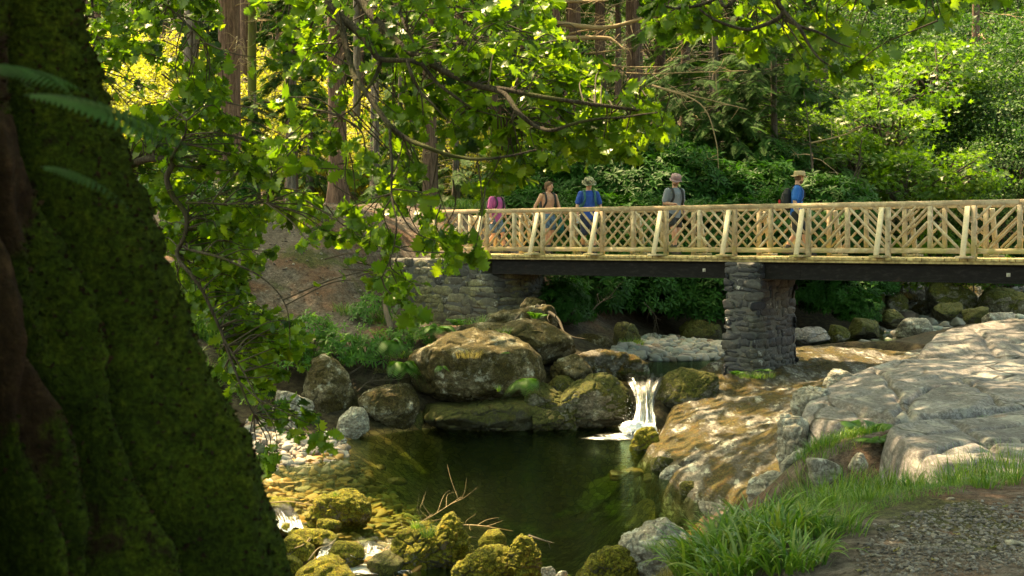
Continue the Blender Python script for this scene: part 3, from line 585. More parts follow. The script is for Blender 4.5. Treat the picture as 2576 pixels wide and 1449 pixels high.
CRAG = [
 ('huge rounded mossy boulder overhanging', [(672,510),(690,470),(760,430),(860,375),(960,360),(1060,368),(1150,400),(1220,430),(1265,480),(1283,545),(1278,600),(1230,640),(1140,650),(1060,660),(970,690),(870,698),(790,690),(740,660),(700,610),(680,560)], {}),
 ('dark wet rock ledge underneath', [(735,740),(745,685),(900,700),(1080,665),(1250,640),(1300,650),(1335,700),(1345,810),(1100,815),(745,810)], {}),
 ('squat pale topped boulder', [(452,665),(480,635),(560,610),(640,598),(690,600),(722,650),(722,770),(690,800),(600,800),(560,775),(520,745),(465,710)], {}),
 ('tall slanting boulder with', [(200,580),(230,500),(290,460),(350,490),(410,560),(430,640),(425,760),(380,810),(300,800),(240,730),(200,640)], {}),
 ('low pale grey rock running', [(345,840),(370,750),(420,700),(470,700),(497,740),(500,800),(440,850),(400,860)], {}),
 ('wide mossy boulder with grass', [(880,345),(1000,330),(1100,335),(1200,310),(1290,320),(1400,380),(1425,430),(1420,495),(1350,510),(1290,515),(1200,500),(1000,470),(880,400)], {}),
 ('bright green mossy rock just', [(1280,800),(1330,680),(1400,620),(1500,565),(1590,560),(1625,600),(1665,650),(1672,740),(1650,800),(1500,810),(1380,810)], dict(ridge=.10)),
 ('small mossy rock step', [(1280,620),(1340,560),(1400,560),(1430,600),(1400,680),(1300,690)], {}),
 ('mossy rock hump just', [(1800,600),(1840,550),(1900,530),(2000,540),(2060,560),(2060,700),(1980,720),(1860,740),(1800,740),(1792,660)], {}),
 ('brown wedge shaped', [(1420,420),(1430,375),(1500,370),(1560,385),(1610,430),(1590,470),(1500,460),(1430,455)], {}),
 ('broad dark mossy rock under', [(1890,340),(1950,300),(2065,330),(2085,410),(1950,420),(1890,390)], {}),
 ('sunlit golden mossy', [(225,1190),(260,1120),(320,1090),(380,1078),(440,1080),(490,1120),(505,1170),(490,1250),(400,1260),(280,1260),(225,1240)], dict(rough=.09, ridge=.12)),
 ('craggy two peaked', [(590,1400),(610,1330),(640,1290),(700,1250),(760,1240),(800,1260),(820,1220),(860,1190),(900,1230),(940,1300),(955,1350),(940,1430),(850,1500),(700,1510),(620,1460)], dict(rough=.12, ridge=.17, fr=1.9)),
 ('broad moss and grey rock', [(860,1500),(880,1430),(940,1380),(1000,1340),(1080,1330),(1140,1350),(1180,1400),(1190,1520),(1000,1540)], dict(rough=.10, ridge=.14, fr=1.7)),
 ('pointed rock with orange', [(1090,1500),(1110,1390),(1150,1310),(1180,1278),(1230,1300),(1260,1350),(1275,1420),(1290,1520),(1190,1540)], dict(rough=.10, ridge=.14, fr=1.6)),
 ('small dark mossy rock peeping', [(990,1300),(1030,1250),(1080,1245),(1110,1280),(1120,1340),(1060,1370),(1000,1350)], {}),
 ('pale topped rock in front', [(1580,1500),(1620,1340),(1640,1290),(1690,1270),(1760,1230),(1830,1210),(1900,1250),(1940,1310),(1940,1420),(1920,1540),(1700,1560)], dict(rough=.08, ridge=.11, fr=1.5)),
 ('lower mossy rock with white', [(1440,1480),(1490,1380),(1560,1335),(1620,1330),(1700,1370),(1720,1540),(1560,1560)], dict(rough=.1, ridge=.13, fr=1.6))]
def boulder(name, label, u0, u1, v0, v1, Y, m, seed, dep=0.9, res=30, cat='boulder', sink=0.0, group=None, **kw):
    for k_, pts_, kk_ in CRAG:
        if label.startswith(k_): return crag(name, label, zo(*pts_), Y, m, seed, dep, cat, **kk_)
    c = at((u0+u1)/2, (v0+v1)/2, Y); s = FP/Y; hw = (u1-u0)/2/s; hh = (v1-v0)/2/s; c[1] += hw*dep*0.3
    V, F = rock_shape(np.array([hw, hw*dep, hh*(1+sink)]), seed, res, **kw)
    V[:, 2] -= hh*sink
    o = link(name, make_mesh(name, V, [F]), M[m] if isinstance(m, str) else m); o.location = tuple(c)
    return tag(o, label, cat, group)
B = boulder
B('boulder', 'huge rounded mossy boulder overhanging the pool left of the waterfall', 1024, 1366, 838, 1022, 25.6, 'rock', 4, 0.8, 56, planes=9, p=6, rough=0.03, ridge=0.035, box_=0.6)
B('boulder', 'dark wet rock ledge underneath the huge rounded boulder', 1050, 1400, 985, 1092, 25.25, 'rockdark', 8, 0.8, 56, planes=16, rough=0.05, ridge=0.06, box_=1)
B('boulder', 'squat pale topped boulder at the water edge between the two bigger ones', 900, 1058, 968, 1082, 24.9, 'rock', 13, 0.9, 56, planes=9, p=7, rough=0.03, ridge=0.04, rot=-0.10)
B('boulder', 'tall slanting boulder with a brown moss patch at the left of the pool', 744, 892, 884, 1078, 24.9, 'rock', 15, 0.9, 56, planes=8, p=7, rough=0.04, ridge=0.05, box_=0.3, rot=0.15)
B('boulder', 'low pale grey rock running into the water below the tall slanting boulder', 770, 928, 1022, 1110, 24.0, 'palerock', 18, 0.9, 30, planes=10, rot=0.2)
B('boulder', 'whitish fractured rock at the end of the pebble shore', 770, 872, 1088, 1138, 22.4, 'palerock', 21, 0.8, 30, planes=18, rough=0.08)
B('boulder', 'wide mossy boulder with grass on top at the foot of the stone wall', 1165, 1450, 808, 930, 27.6, 'rock', 23, 0.7, 56, planes=10, p=7, rough=0.04, ridge=0.05)
B('boulder', 'bright green mossy rock just left of the waterfall', 1392, 1592, 938, 1092, 25.35, 'rockmoss', 27, 0.9, 56, planes=9, p=8, rough=0.04, ridge=0.05, rot=-0.1)
B('boulder', 'small mossy rock step above the green rock by the waterfall', 1350, 1480, 922, 1010, 26.6, 'rockmoss', 29, 0.9, 30)
B('boulder', 'dark mossy rock filling the gap between the huge boulder and the green rock', 1318, 1450, 968, 1095, 25.3, 'rockmoss', 170, 0.9, 56)
B('boulder', 'brown mossy hump behind the green rock by the waterfall', 1385, 1490, 896, 985, 27.0, 'rock', 171, 0.9, 30)
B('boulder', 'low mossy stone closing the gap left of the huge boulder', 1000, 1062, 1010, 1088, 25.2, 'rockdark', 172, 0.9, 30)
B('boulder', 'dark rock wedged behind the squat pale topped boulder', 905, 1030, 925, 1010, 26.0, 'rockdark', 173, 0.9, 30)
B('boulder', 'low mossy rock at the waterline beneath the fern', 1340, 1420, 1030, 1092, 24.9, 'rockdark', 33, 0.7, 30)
B('boulder', 'flat worn grey rock shelf above the waterfall on its left side', 1435, 1622, 884, 975, 27.9, 'slab', 31, 1.1, 30, planes=8)
B('boulder', 'brown wedge shaped rock lying under the rhododendrons', 1440, 1562, 838, 902, 30.2, 'rock', 35, 0.8, 30, planes=8, rot=-0.2)
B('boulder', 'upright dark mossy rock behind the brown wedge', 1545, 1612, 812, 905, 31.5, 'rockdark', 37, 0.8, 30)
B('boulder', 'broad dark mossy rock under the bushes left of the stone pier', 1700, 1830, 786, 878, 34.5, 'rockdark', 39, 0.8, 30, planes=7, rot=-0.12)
B('boulder', 'mossy rock hump just right of the waterfall lip', 1642, 1800, 918, 1052, 25.6, 'rockmoss', 43, 0.9, 56, planes=8, p=7, rot=0.1)
B('boulder', 'little rock sitting on the bare slope above the abutment', 833, 884, 664, 712, 30.4, 'rockdark', 45, 0.9, 30)
B('boulder', 'rough stone half buried beside the tree roots by the wall end', 1308, 1372, 748, 800, 29.8, 'rock', 47, 1, 30)
B('boulder', 'rounded root covered rock right under the wall end', 1230, 1400, 770, 850, 28.9, 'rock', 49, .8, 30)
# foreground moss rocks by the outlet
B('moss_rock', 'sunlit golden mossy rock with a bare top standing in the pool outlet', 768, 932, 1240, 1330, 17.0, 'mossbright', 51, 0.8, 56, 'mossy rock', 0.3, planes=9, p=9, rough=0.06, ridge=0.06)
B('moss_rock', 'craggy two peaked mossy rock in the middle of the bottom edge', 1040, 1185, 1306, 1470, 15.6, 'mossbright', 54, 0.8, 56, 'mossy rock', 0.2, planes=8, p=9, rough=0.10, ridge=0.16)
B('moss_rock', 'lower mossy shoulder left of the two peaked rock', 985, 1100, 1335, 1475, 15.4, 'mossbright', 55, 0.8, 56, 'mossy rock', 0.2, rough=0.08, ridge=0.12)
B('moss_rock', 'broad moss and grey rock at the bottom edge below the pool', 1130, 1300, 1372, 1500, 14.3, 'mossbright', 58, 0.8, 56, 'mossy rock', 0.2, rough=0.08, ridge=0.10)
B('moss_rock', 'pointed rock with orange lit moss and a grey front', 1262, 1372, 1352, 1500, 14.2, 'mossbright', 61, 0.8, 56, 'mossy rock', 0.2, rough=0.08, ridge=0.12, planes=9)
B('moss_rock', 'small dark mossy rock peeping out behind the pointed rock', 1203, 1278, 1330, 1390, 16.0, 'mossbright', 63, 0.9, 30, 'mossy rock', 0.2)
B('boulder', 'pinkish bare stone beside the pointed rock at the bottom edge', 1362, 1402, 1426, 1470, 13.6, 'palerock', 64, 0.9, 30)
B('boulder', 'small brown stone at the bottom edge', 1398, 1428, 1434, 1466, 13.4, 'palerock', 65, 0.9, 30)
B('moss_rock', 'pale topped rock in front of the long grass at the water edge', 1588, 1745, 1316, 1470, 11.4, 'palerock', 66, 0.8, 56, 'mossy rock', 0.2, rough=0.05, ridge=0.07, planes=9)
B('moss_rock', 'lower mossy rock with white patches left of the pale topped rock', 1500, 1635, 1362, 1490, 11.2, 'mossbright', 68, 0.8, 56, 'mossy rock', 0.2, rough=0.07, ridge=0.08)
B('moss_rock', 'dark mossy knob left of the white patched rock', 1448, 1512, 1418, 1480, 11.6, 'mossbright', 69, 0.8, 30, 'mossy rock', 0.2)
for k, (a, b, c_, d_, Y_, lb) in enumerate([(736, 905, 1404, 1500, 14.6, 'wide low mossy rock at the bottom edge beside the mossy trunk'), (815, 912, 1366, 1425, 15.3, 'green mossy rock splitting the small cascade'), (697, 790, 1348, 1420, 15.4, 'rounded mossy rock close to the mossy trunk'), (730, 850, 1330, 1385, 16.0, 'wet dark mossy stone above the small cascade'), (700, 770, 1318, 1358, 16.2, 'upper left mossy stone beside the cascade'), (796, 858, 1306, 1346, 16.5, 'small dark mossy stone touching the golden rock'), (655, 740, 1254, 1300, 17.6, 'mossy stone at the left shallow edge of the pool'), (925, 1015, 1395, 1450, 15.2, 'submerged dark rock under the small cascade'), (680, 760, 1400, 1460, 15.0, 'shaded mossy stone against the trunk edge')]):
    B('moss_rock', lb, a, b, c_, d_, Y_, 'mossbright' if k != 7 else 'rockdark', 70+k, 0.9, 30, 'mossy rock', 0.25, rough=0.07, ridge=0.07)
B('boulder', 'orange lit angular rock on the left shore behind the oak leaves', 690, 790, 985, 1062, 24.2, 'palerock', 81, 0.8, 30)
B('boulder', 'long pale stone on the left shore under the oak leaves', 640, 745, 1030, 1100, 23.4, 'palerock', 83, 0.8, 30)
# far stream bed boulders seen under the right span
for k, (a, b, c_, d_, Y_, mm_, lb) in enumerate([
 (2330, 2455, 700, 790, 42, 'rockmoss', 'big dark mossy boulder in the far stream under the right span'), (2478, 2600, 722, 796, 41, 'rockmoss', 'orange mossy boulder at the right edge under the beam'), (2395, 2475, 716, 760, 45, 'slab', 'pale stone behind the far mossy boulder'),
 (2250, 2330, 706, 752, 46, 'slab', 'grey green stone at the far stream bend'), (2230, 2290, 740, 782, 42, 'rockmoss', 'mossy stone left of the far stream bend'), (2350, 2420, 762, 800, 39.5, 'rockdark', 'wet black stone in the far rapids'), (2425, 2490, 772, 812, 38.5, 'rockdark', 'dark pointed stone in the far rapids'),
 (2480, 2560, 786, 824, 37.5, 'palerock', 'pale wet stone behind the big slab'), (2215, 2280, 778, 822, 38, 'rockdark', 'dark stone on the near side of the far stream'), (2140, 2215, 800, 850, 36.5, 'rockdark', 'dark stone beside the flat pale slab'), (2262, 2345, 800, 842, 36, 'palerock', 'striped grey stone in the far stream'),
 (1975, 2085, 826, 866, 34, 'pale', 'flat blue grey slab with a mossy top right of the pier'), (2450, 2530, 700, 735, 48, 'slab', 'distant pale stone under the beam'), (2200, 2250, 700, 730, 48, 'rockmoss', 'distant mossy stone above the bend'), (2085, 2140, 818, 858, 35, 'rockmoss', 'green stone next to the flat slab'),
 (2180, 2230, 738, 790, 42, 'rockdark', 'dark rock in the bank shadow under the right span'), (2300, 2360, 756, 786, 43, 'slab', 'small grey stone in the far stream')]):
    B('boulder', lb, a, b, c_, d_, Y_, mm_, 100+k, 0.9, 30, rough=0.06, ridge=0.07, sink=0.2)
# bedrock slabs: outline + top surface from points (u, v, Y); rounded rims falling below the ground
def slab(name, label, outline, top, m, seed, d=0.06, rim=0.5, depth=1.2, rough=0.05, ledge=0.05, ledn=None, cat='rock slab', extra=None, rimp=2.2):
    O = np.array([at(*p) for p in outline]); T_ = np.array([at(*p) for p in top]+[at(*p) for p in outline]); f = TPS(T_[:, :2], T_[:, 2], 0.002)
    lo = O[:, :2].min(0); hi = O[:, :2].max(0); xs = np.arange(lo[0]-0.05, hi[0]+d, d); ys = np.arange(lo[1]-0.05, hi[1]+d, d); X, Y = np.meshgrid(xs, ys); X = X.ravel(); Y = Y.ravel()
    wb = fbm(np.c_[X, Y, 0*X]*1.6, 4, seed+3)*0.22*rim; ins = inpoly(X, Y, O[:, :2]); dist = polydist(X, Y, O[:, :2])
    dd = np.where(ins, dist, -dist)+wb; z = f(np.c_[X, Y])
    k = np.clip(1-dd/rim, 0, 1.6); z = z-depth*(k/1.6)**rimp*1.6; z = z-np.clip(-dd, 0, 1)*1.2
    P = np.c_[X, Y, z]
    Q_ = P*[1, .3, 1]; z = z+rough*fbm(Q_*1.1, 5, seed)+rough*0.7*fbm(Q_*5, 5, seed+2, .6)
    # stepped strata: worn ledges dipping along the bed
    q = (X*0.35-Y*0.45+fbm(P*0.8, 3, seed+7)*0.7)*0.9; st = q-np.floor(q); st = np.where(st > .94, (1-st)*15*.94, st); d1, d2, idv = worley(P*[.9, .35, 1]+fbm(P*1.5, 3, seed)[:, None]*.3, seed); z = z+ledge*.6*(st-0.5)+ledge*0.8*ridged(P*np.array([1.1, .35, 1]), 4, seed+8)+ledge*.25*(idv-.5)-ledge*.25*np.exp(-((d2-d1)/.05)**2)
    if extra: z = extra(X, Y, z)
    keep = dd > -0.35; ny_, nx_ = len(ys), len(xs); i = (np.arange(ny_-1)[:, None]*nx_+np.arange(nx_-1)[None]).ravel(); F = np.stack([i, i+1, i+nx_+1, i+nx_], 1)
    F = F[keep[F].all(1)]; used = np.unique(F); mp = -np.ones(len(X), int); mp[used] = np.arange(len(used))
    V = np.c_[X, Y, z][used]; c = V.mean(0); o = link(name, make_mesh(name, V-c, [mp[F]]), M[m]); o.location = tuple(c); SLABS[label] = (f, O)
    return tag(o, label, cat)
SLABS = {}
slab('bedrock_slab', 'low brown and ochre bedrock slab sloping from the stone pier into the pool',
     OUT[0],
     [(1740, 1040, 23.9), (1700, 1100, 22.3), (1800, 1100, 21.5), (1900, 1080, 21.2), (1850, 1180, 18.4), (1950, 1150, 17.8), (1850, 1000, 25.3), (1890, 962, 26.2), (2000, 985, 25.0), (2000, 1010, 22.5), (1950, 900, 28.5), (2100, 900, 28.2), (2080, 960, 24), (1760, 1200, 18.7), (1800, 1000, 24.8), (2050, 1080, 17.6)], 'slab', 5, 0.05, 0.45, 1.1, 0.09, 0.05)
def notch(X, Y, z):
    # joints cut into the slab, opened by frost
    for (a, b, w, dp) in CR:
        a = np.array(a); b = np.array(b); ab = b-a; t_ = np.clip(((X-a[0])*ab[0]+(Y-a[1])*ab[1])/(ab@ab), 0, 1)
        dd = np.hypot(X-a[0]-t_*ab[0]+0.05*vnoise(np.c_[X, Y, 0*X]*3, 3), Y-a[1]-t_*ab[1]); z = z-dp*np.exp(-(dd/w)**2)*(.4+.6*np.clip(vnoise(np.c_[X, Y, 0*X]*1.3, 8)+.6, 0, 1))
    return z
def xy(u, v, Y): return tuple(at(u, v, Y)[:2])
CR = [(xy(2150, 935, 18.4), xy(2600, 925, 17), 0.035, 0.10), (xy(2070, 1015, 15.3), xy(2240, 1035, 13.5), 0.05, 0.13), (xy(2240, 1035, 13.5), xy(2330, 975, 15.4), 0.035, 0.10), (xy(2200, 900, 19), xy(2300, 1050, 13.2), 0.03, 0.09), (xy(2330, 975, 15.4), xy(2600, 945, 16.4), 0.04, 0.11), (xy(2420, 950, 16.2), xy(2520, 1020, 13.6), 0.03, 0.08)]
slab('bedrock_slab', 'large pale grey bedrock slab with dark joints filling the right middle',
     OUT[1],
     [(2100, 1010, 15.2), (2200, 960, 16.7), (2300, 930, 17.5), (2300, 1010, 14.4), (2450, 1000, 14.4), (2450, 940, 16.6), (2576, 960, 15.8), (2700, 950, 16), (2180, 1035, 14.2)], 'pale', 12, 0.03, 0.16, 0.8, 0.04, 0.05, extra=notch)
CR = [(xy(2350, 860, 21), xy(2600, 850, 21), 0.05, 0.08), (xy(2450, 815, 22.4), xy(2520, 900, 19.8), 0.05, 0.08)]
slab('bedrock_slab', 'pale rounded bedrock shoulder behind the large grey slab',
     OUT[2],
     [(2400, 860, 21.2), (2500, 840, 21.8), (2600, 840, 21.8), (2700, 830, 22)], 'pale', 14, 0.045, 0.25, 1.0, 0.05, 0.05, extra=notch)
CR = [(xy(2260, 1105, 11.6), xy(2600, 1055, 12.2), 0.05, 0.11), (xy(2290, 1165, 10.4), xy(2460, 1120, 11.0), 0.045, 0.10), (xy(2460, 1120, 11.0), xy(2700, 1110, 10.9), 0.045, 0.10), (xy(2400, 1050, 12.6), xy(2560, 1180, 9.9), 0.035, 0.07)]
slab('bedrock_slab', 'smooth pale lower slab rising behind the grass at the right edge',
     OUT[3],
     [(2350, 1100, 11.6), (2450, 1100, 11.4), (2450, 1150, 10.3), (2576, 1100, 11.2), (2576, 1160, 10.0), (2700, 1150, 10)], 'pale', 17, 0.035, 0.14, 0.6, 0.03, 0.04, extra=notch)
for k, (a, b, c_, d_, Y_, mm_, lb) in enumerate([
 (1992, 2100, 975, 1085, 15.9, 'palerock', 'white lichened block at the corner of the large grey slab'), (1962, 2062, 1040, 1175, 14.6, 'palerock', 'rounded knob on the cliff edge of the large slab'), (1962, 2058, 1130, 1262, 13.0, 'palerock', 'fractured block below the cliff edge'),
 (2030, 2130, 1150, 1260, 12.2, 'palerock', 'broken stone behind the upper grass clump'), (1880, 2000, 1192, 1275, 13.6, 'palerock', 'pinkish pale rock at the foot of the cliff edge'), (2075, 2150, 930, 975, 18.2, 'palerock', 'small pile of broken slates above the slab corner'),
 (1640, 1700, 1148, 1200, 20.6, 'rockmoss', 'mossy stone on the pool edge below the ochre slab'), (1660, 1735, 1172, 1222, 19.9, 'palerock', 'white rock with moss on the pool edge'), (1712, 1768, 1212, 1262, 18.6, 'rockmoss', 'mossy stone further along the pool edge'), (1700, 1780, 1150, 1200, 20.0, 'slab', 'thin ledge of slate above the pool edge'),
 (1585, 1660, 1075, 1150, 22.7, 'mossbright', 'golden mossy nose of rock just right of the waterfall pool'), (2140, 2185, 1140, 1180, 11.2, 'palerock', 'small stone in the grass below the slab'), (1760, 1830, 1265, 1300, 16.6, 'palerock', 'pale stone where the slab meets the water')]):
    B('boulder', lb, a, b, c_, d_, Y_, mm_, 140+k, 0.9, 30, rough=0.07, ridge=0.08, sink=0.2, planes=18)
# stones under water
r = np.random.default_rng(5)
sub = simple('wet_slate', (0.17, 0.10, 0.035), 0.5, 0.5, 6)
for k, (u, v, w) in enumerate([(1600, 1145, 50), (1590, 1190, 60), (1560, 1195, 50), (1640, 1205, 45), (1665, 1215, 40), (1690, 1240, 45), (950, 1180, 40), (1000, 1210, 50), (760, 1200, 50), (720, 1230, 45)]):
    Y = (CZ+0.28)*FP/(v-HV); V, F = rock_shape(np.array([w/2/FP*Y, w/2.2/FP*Y, 0.07]), 200+k, 14, 8, 9)
    o = link('sunken_stone', make_mesh('sunken_stone', V, [F]), sub); o.location = tuple(at(u, v, Y)); tag(o, 'rust brown stone lying under the clear water of the pool', 'stone', 'stones under the pool water')
# pebbles: scattered as one mass each, bigger ones on top
def pebbles(name, label, poly, n, s0, s1, m, seed, zoff=0.0, flat=0.55, zmin=-9):
    r = np.random.default_rng(seed); P = np.array([at(*p)[:2] for p in poly]); lo = P.min(0); hi = P.max(0)
    X = r.uniform(lo[0], hi[0], n*5); Y = r.uniform(lo[1], hi[1], n*5); k = inpoly(X, Y, P); k &= (fbm(np.c_[X, Y, 0*X]*2.0, 3, seed)*.35+polydist(X, Y, P)*(2.5 if s0 < .01 else 9)) > r.uniform(-.15, .5, len(X)); X = X[k][:n]; Y = Y[k][:n]; Z = gh(X, Y)+zoff; n = len(X)
    s = s0*(s1/s0)**(r.random(n)**2.2); mb = MB(); shapes = [rock_shape(np.array([1, r.uniform(.6, .9), r.uniform(flat-.15, flat+.15)]), seed*10+q, 6, 7, 7, 0.03, 0.05) for q in range(7)]
    for q, (V, F) in enumerate(shapes):
        i = np.arange(q, n, 7); Mx = frames(rdir(len(i), r)*[1, 1, 0.25], np.tile([0, 0, 1.0], (len(i), 1))+r.normal(size=(len(i), 3))*0.25, s[i])
        stamp(mb, V, [F], Mx, np.c_[X[i], Y[i], Z[i]+s[i]*0.25], r.random(len(i)))
    o = mb.build(name, m); return tag(o, label, 'pebbles', None, 'stuff')
def pebmat(name, cols, rough=0.7, spec=0.4):
    t = NT(name); a = t.n('ShaderNodeAttribute', attribute_name='rnd').outputs['Fac']; k = len(cols)-1; pos = t.n('ShaderNodeNewGeometry').outputs['Position']; n = t.noise(pos, 25, 5, 0.7)
    c = t.ramp(a, [(i/k, q) for i, q in enumerate(cols)]); c = t.mix(t.math('MULTIPLY', n, 0.6), c, t.mix(1.0, c, (0.45, 0.42, 0.4), 'MULTIPLY'))
    return t.done(t.pbsdf(c, rough, t.bump(n, 0.4, 0.01), **{'Specular IOR Level': spec}))
M['peb'] = pebmat('pebble_grey', [(0.16, 0.16, 0.15), (0.24, 0.25, 0.23), (0.30, 0.27, 0.22), (0.20, 0.24, 0.22), (0.36, 0.33, 0.29), (0.14, 0.09, 0.06)])
M['pebw'] = pebmat('pebble_pale', [(0.20, 0.18, 0.16), (0.28, 0.26, 0.24), (0.38, 0.35, 0.31), (0.26, 0.18, 0.12), (0.15, 0.15, 0.16)])
M['pebs'] = pebmat('slope_stones', [(0.07, 0.05, 0.04), (0.14, 0.11, 0.09), (0.22, 0.19, 0.17), (0.10, 0.06, 0.04), (0.28, 0.25, 0.22)])
M['pebg'] = pebmat('gravel', [(0.055, 0.045, 0.04), (0.11, 0.095, 0.085), (0.17, 0.155, 0.145), (0.08, 0.065, 0.055), (0.25, 0.225, 0.20)])
M['pebu'] = pebmat('pebble_underwater', [(0.24, 0.14, 0.04), (0.36, 0.22, 0.05), (0.15, 0.13, 0.06), (0.46, 0.24, 0.05), (0.22, 0.20, 0.09)], 0.6)
bar = [(1540, 912, 28.8), (1640, 906, 29.5), (1810, 900, 30), (1900, 860, 34), (1820, 842, 35.5), (1700, 850, 34.5), (1620, 850, 34), (1560, 885, 31)]
pebbles('pebble_bar', 'grey and bluish stones heaped on the bar beyond the waterfall', bar, 1500, 0.05, 0.20, M['peb'], 31)
pebbles('slope_litter', 'small stones and bark litter strewn over the bare earth slope', [(640, 880, 26), (900, 850, 26.8), (1010, 800, 30.5), (1000, 560, 34.5), (1100, 530, 37), (640, 535, 35)], 1300, 0.010, 0.05, M['pebs'], 41, flat=0.45)
shore = [(630, 1150, 20.6), (800, 1150, 20.9), (885, 1135, 21.4), (870, 1100, 22.8), (760, 1090, 23.4), (620, 1080, 23.8)]
pebbles('pebble_shore', 'pale rounded pebbles on the small shore at the left of the pool', shore, 1500, 0.02, 0.13, M['pebw'], 33)
pebbles('pool_bed_stones', 'amber and olive stones covering the shallow pool bed', [(620, 1150, 21.5), (900, 1130, 22), (1050, 1130, 20.5), (1250, 1290, 17), (1650, 1250, 17.5), (1700, 1400, 13.5), (1500, 1449, 12.6), (950, 1440, 14.6), (640, 1300, 16)], 5200, 0.025, 0.13, M['pebu'], 35, flat=0.35)
pebbles('stream_stones', 'dark stones on the far bed of the stream', [(2080, 850, 35), (2350, 830, 37), (2600, 800, 38), (2700, 710, 50), (2200, 710, 50), (2130, 780, 38)], 1000, 0.08, 0.38, M['peb'], 37)
pebbles('path_gravel', 'fine grey gravel and grit on the footpath at the lower right', [(2100, 1480, 6.05), (2900, 1460, 6.2), (2900, 1250, 8.3), (2420, 1285, 7.8), (2180, 1340, 7.3)], 9000, 0.003, 0.016, M['pebg'], 39, flat=0.5)
for k, (u, v, w, lb) in enumerate([(2560, 1392, 60, 'smooth grey stone set in the path at the lower right corner'), (2250, 1337, 26, 'yellowish flat stone on the gravel path'), (2390, 1278, 22, 'pale slate chip near the grass on the path'), (2200, 1405, 22, 'pinkish chip of stone low on the path')]):
    Y = 1.64*FP/(v-HV); V, F = rock_shape(np.array([w/2/FP*Y, w/3/FP*Y, w/7/FP*Y]), 230+k, 14, 8, 9); o = link('path_stone', make_mesh('path_stone', V, [F]), M['palerock']); c = at(u, v, Y); c[2] = g1(c[0], c[1])+0.005; o.location = tuple(c); tag(o, lb, 'stone')

# ------------------------------------------------------------------ falling water
t = NT('white_water'); uv = t.n('ShaderNodeUVMap').outputs[0]; n = t.noise(t.map(uv, (16, 2.2, 1)), 1.4, 6, 0.7, 0.8); n2 = t.noise(t.map(uv, (40, 7, 1)), 1, 4, 0.7)
fall = t.n('ShaderNodeSeparateXYZ', {0: uv}).outputs[1]
w = t.ss(t.math('ADD', t.math('ADD', n, t.math('MULTIPLY', n2, 0.35)), t.math('MULTIPLY', fall, 0.52)), 0.90, 1.08)
white = t.pbsdf((0.80, 0.84, 0.88), 0.35, t.bump(t.math('ADD', n, n2), 0.8, 0.04), **{'Subsurface Weight': 0.0})
clear = t.n('ShaderNodeMixShader', {0: 0.35, 1: t.n('ShaderNodeBsdfTransparent', {'Color': (0.6, 0.62, 0.55)}).outputs[0], 2: t.n('ShaderNodeBsdfGlossy', {'Roughness': 0.12, 'Color': (0.9, 0.9, 0.9), 'Normal': t.bump(n, 1.0, 0.04)}).outputs[0]}).outputs[0]
M['white'] = t.done(t.n('ShaderNodeMixShader', {0: w, 1: clear, 2: white}).outputs[0])
M['white2'] = M['white'].copy(); n_ = M['white2'].node_tree.nodes
for q in n_:
    if q.type == 'MAP_RANGE': q.inputs['From Min'].default_value = 0.98; q.inputs['From Max'].default_value = 1.12
    if q.type == 'MIX_SHADER' and not q.inputs[0].is_linked: q.inputs[0].default_value = 0.10
def sheet(name, rows, m, seed, nu=40, nv=70, bulge=0.10, rough=0.05):
    A = spline([at(a, v, Y) for a, b, v, Y in rows], 16); Bq = spline([at(b, v, Y) for a, b, v, Y in rows], 16); L = len(A); s = np.linspace(0, 1, nu)
    V = A[:, None]+(Bq-A)[:, None]*s[None, :, None]; V = V.copy(); fr = np.linspace(0, 1, L)
    V[:, :, 1] -= bulge*np.sin(s*np.pi)[None]*(0.3+fr[:, None]); UV = np.stack(np.broadcast_arrays(s[None], fr[:, None]), 2).reshape(-1, 2)
    P = V.reshape(-1, 3); nn = fbm(np.c_[UV[:, 0]*9, UV[:, 1]*2.0, 0*UV[:, 0]], 4, seed)*rough*(0.5+1.3*np.repeat(fr, nu)); P[:, 1] -= nn; P[:, 2] += nn*0.8
    i = (np.arange(L-1)[:, None]*nu+np.arange(nu-1)[None]).ravel(); mb = MB(); mb.add(P, [np.stack([i, i+1, i+nu+1, i+nu], 1)], 0.5, UV); return mb
o = sheet('w', [(1568, 1676, 941, 26.6), (1576, 1668, 952, 25.6), (1588, 1656, 975, 25.2), (1597, 1648, 1000, 25.0), (1600, 1646, 1025, 24.8), (1596, 1650, 1050, 24.6), (1588, 1648, 1074, 24.3), (1574, 1640, 1094, 23.9)], M['white'], 3, 60, 90, 0.12, 0.20).build('waterfall', M['white'])
tag(o, 'small white waterfall pouring through the rock gap into the pool', 'waterfall')
r = np.random.default_rng(9)
t = NT('foam'); pos = t.n('ShaderNodeNewGeometry').outputs['Position']; uvm = t.n('ShaderNodeUVMap').outputs[0]; rad = t.n('ShaderNodeVectorMath', {0: uvm}, operation='LENGTH').outputs[1]
n = t.noise(t.map(pos, (1, 2, 1)), 7, 8, 0.75, 1.0); w = t.ss(t.math('SUBTRACT', n, t.math('MULTIPLY', rad, 0.42)), 0.20, 0.30)
foam = t.pbsdf((0.8, 0.8, 0.8), 0.3, t.bump(n, 0.8, 0.05)); M['foam'] = t.done(t.n('ShaderNodeMixShader', {0: w, 1: t.n('ShaderNodeBsdfTransparent').outputs[0], 2: foam}).outputs[0])
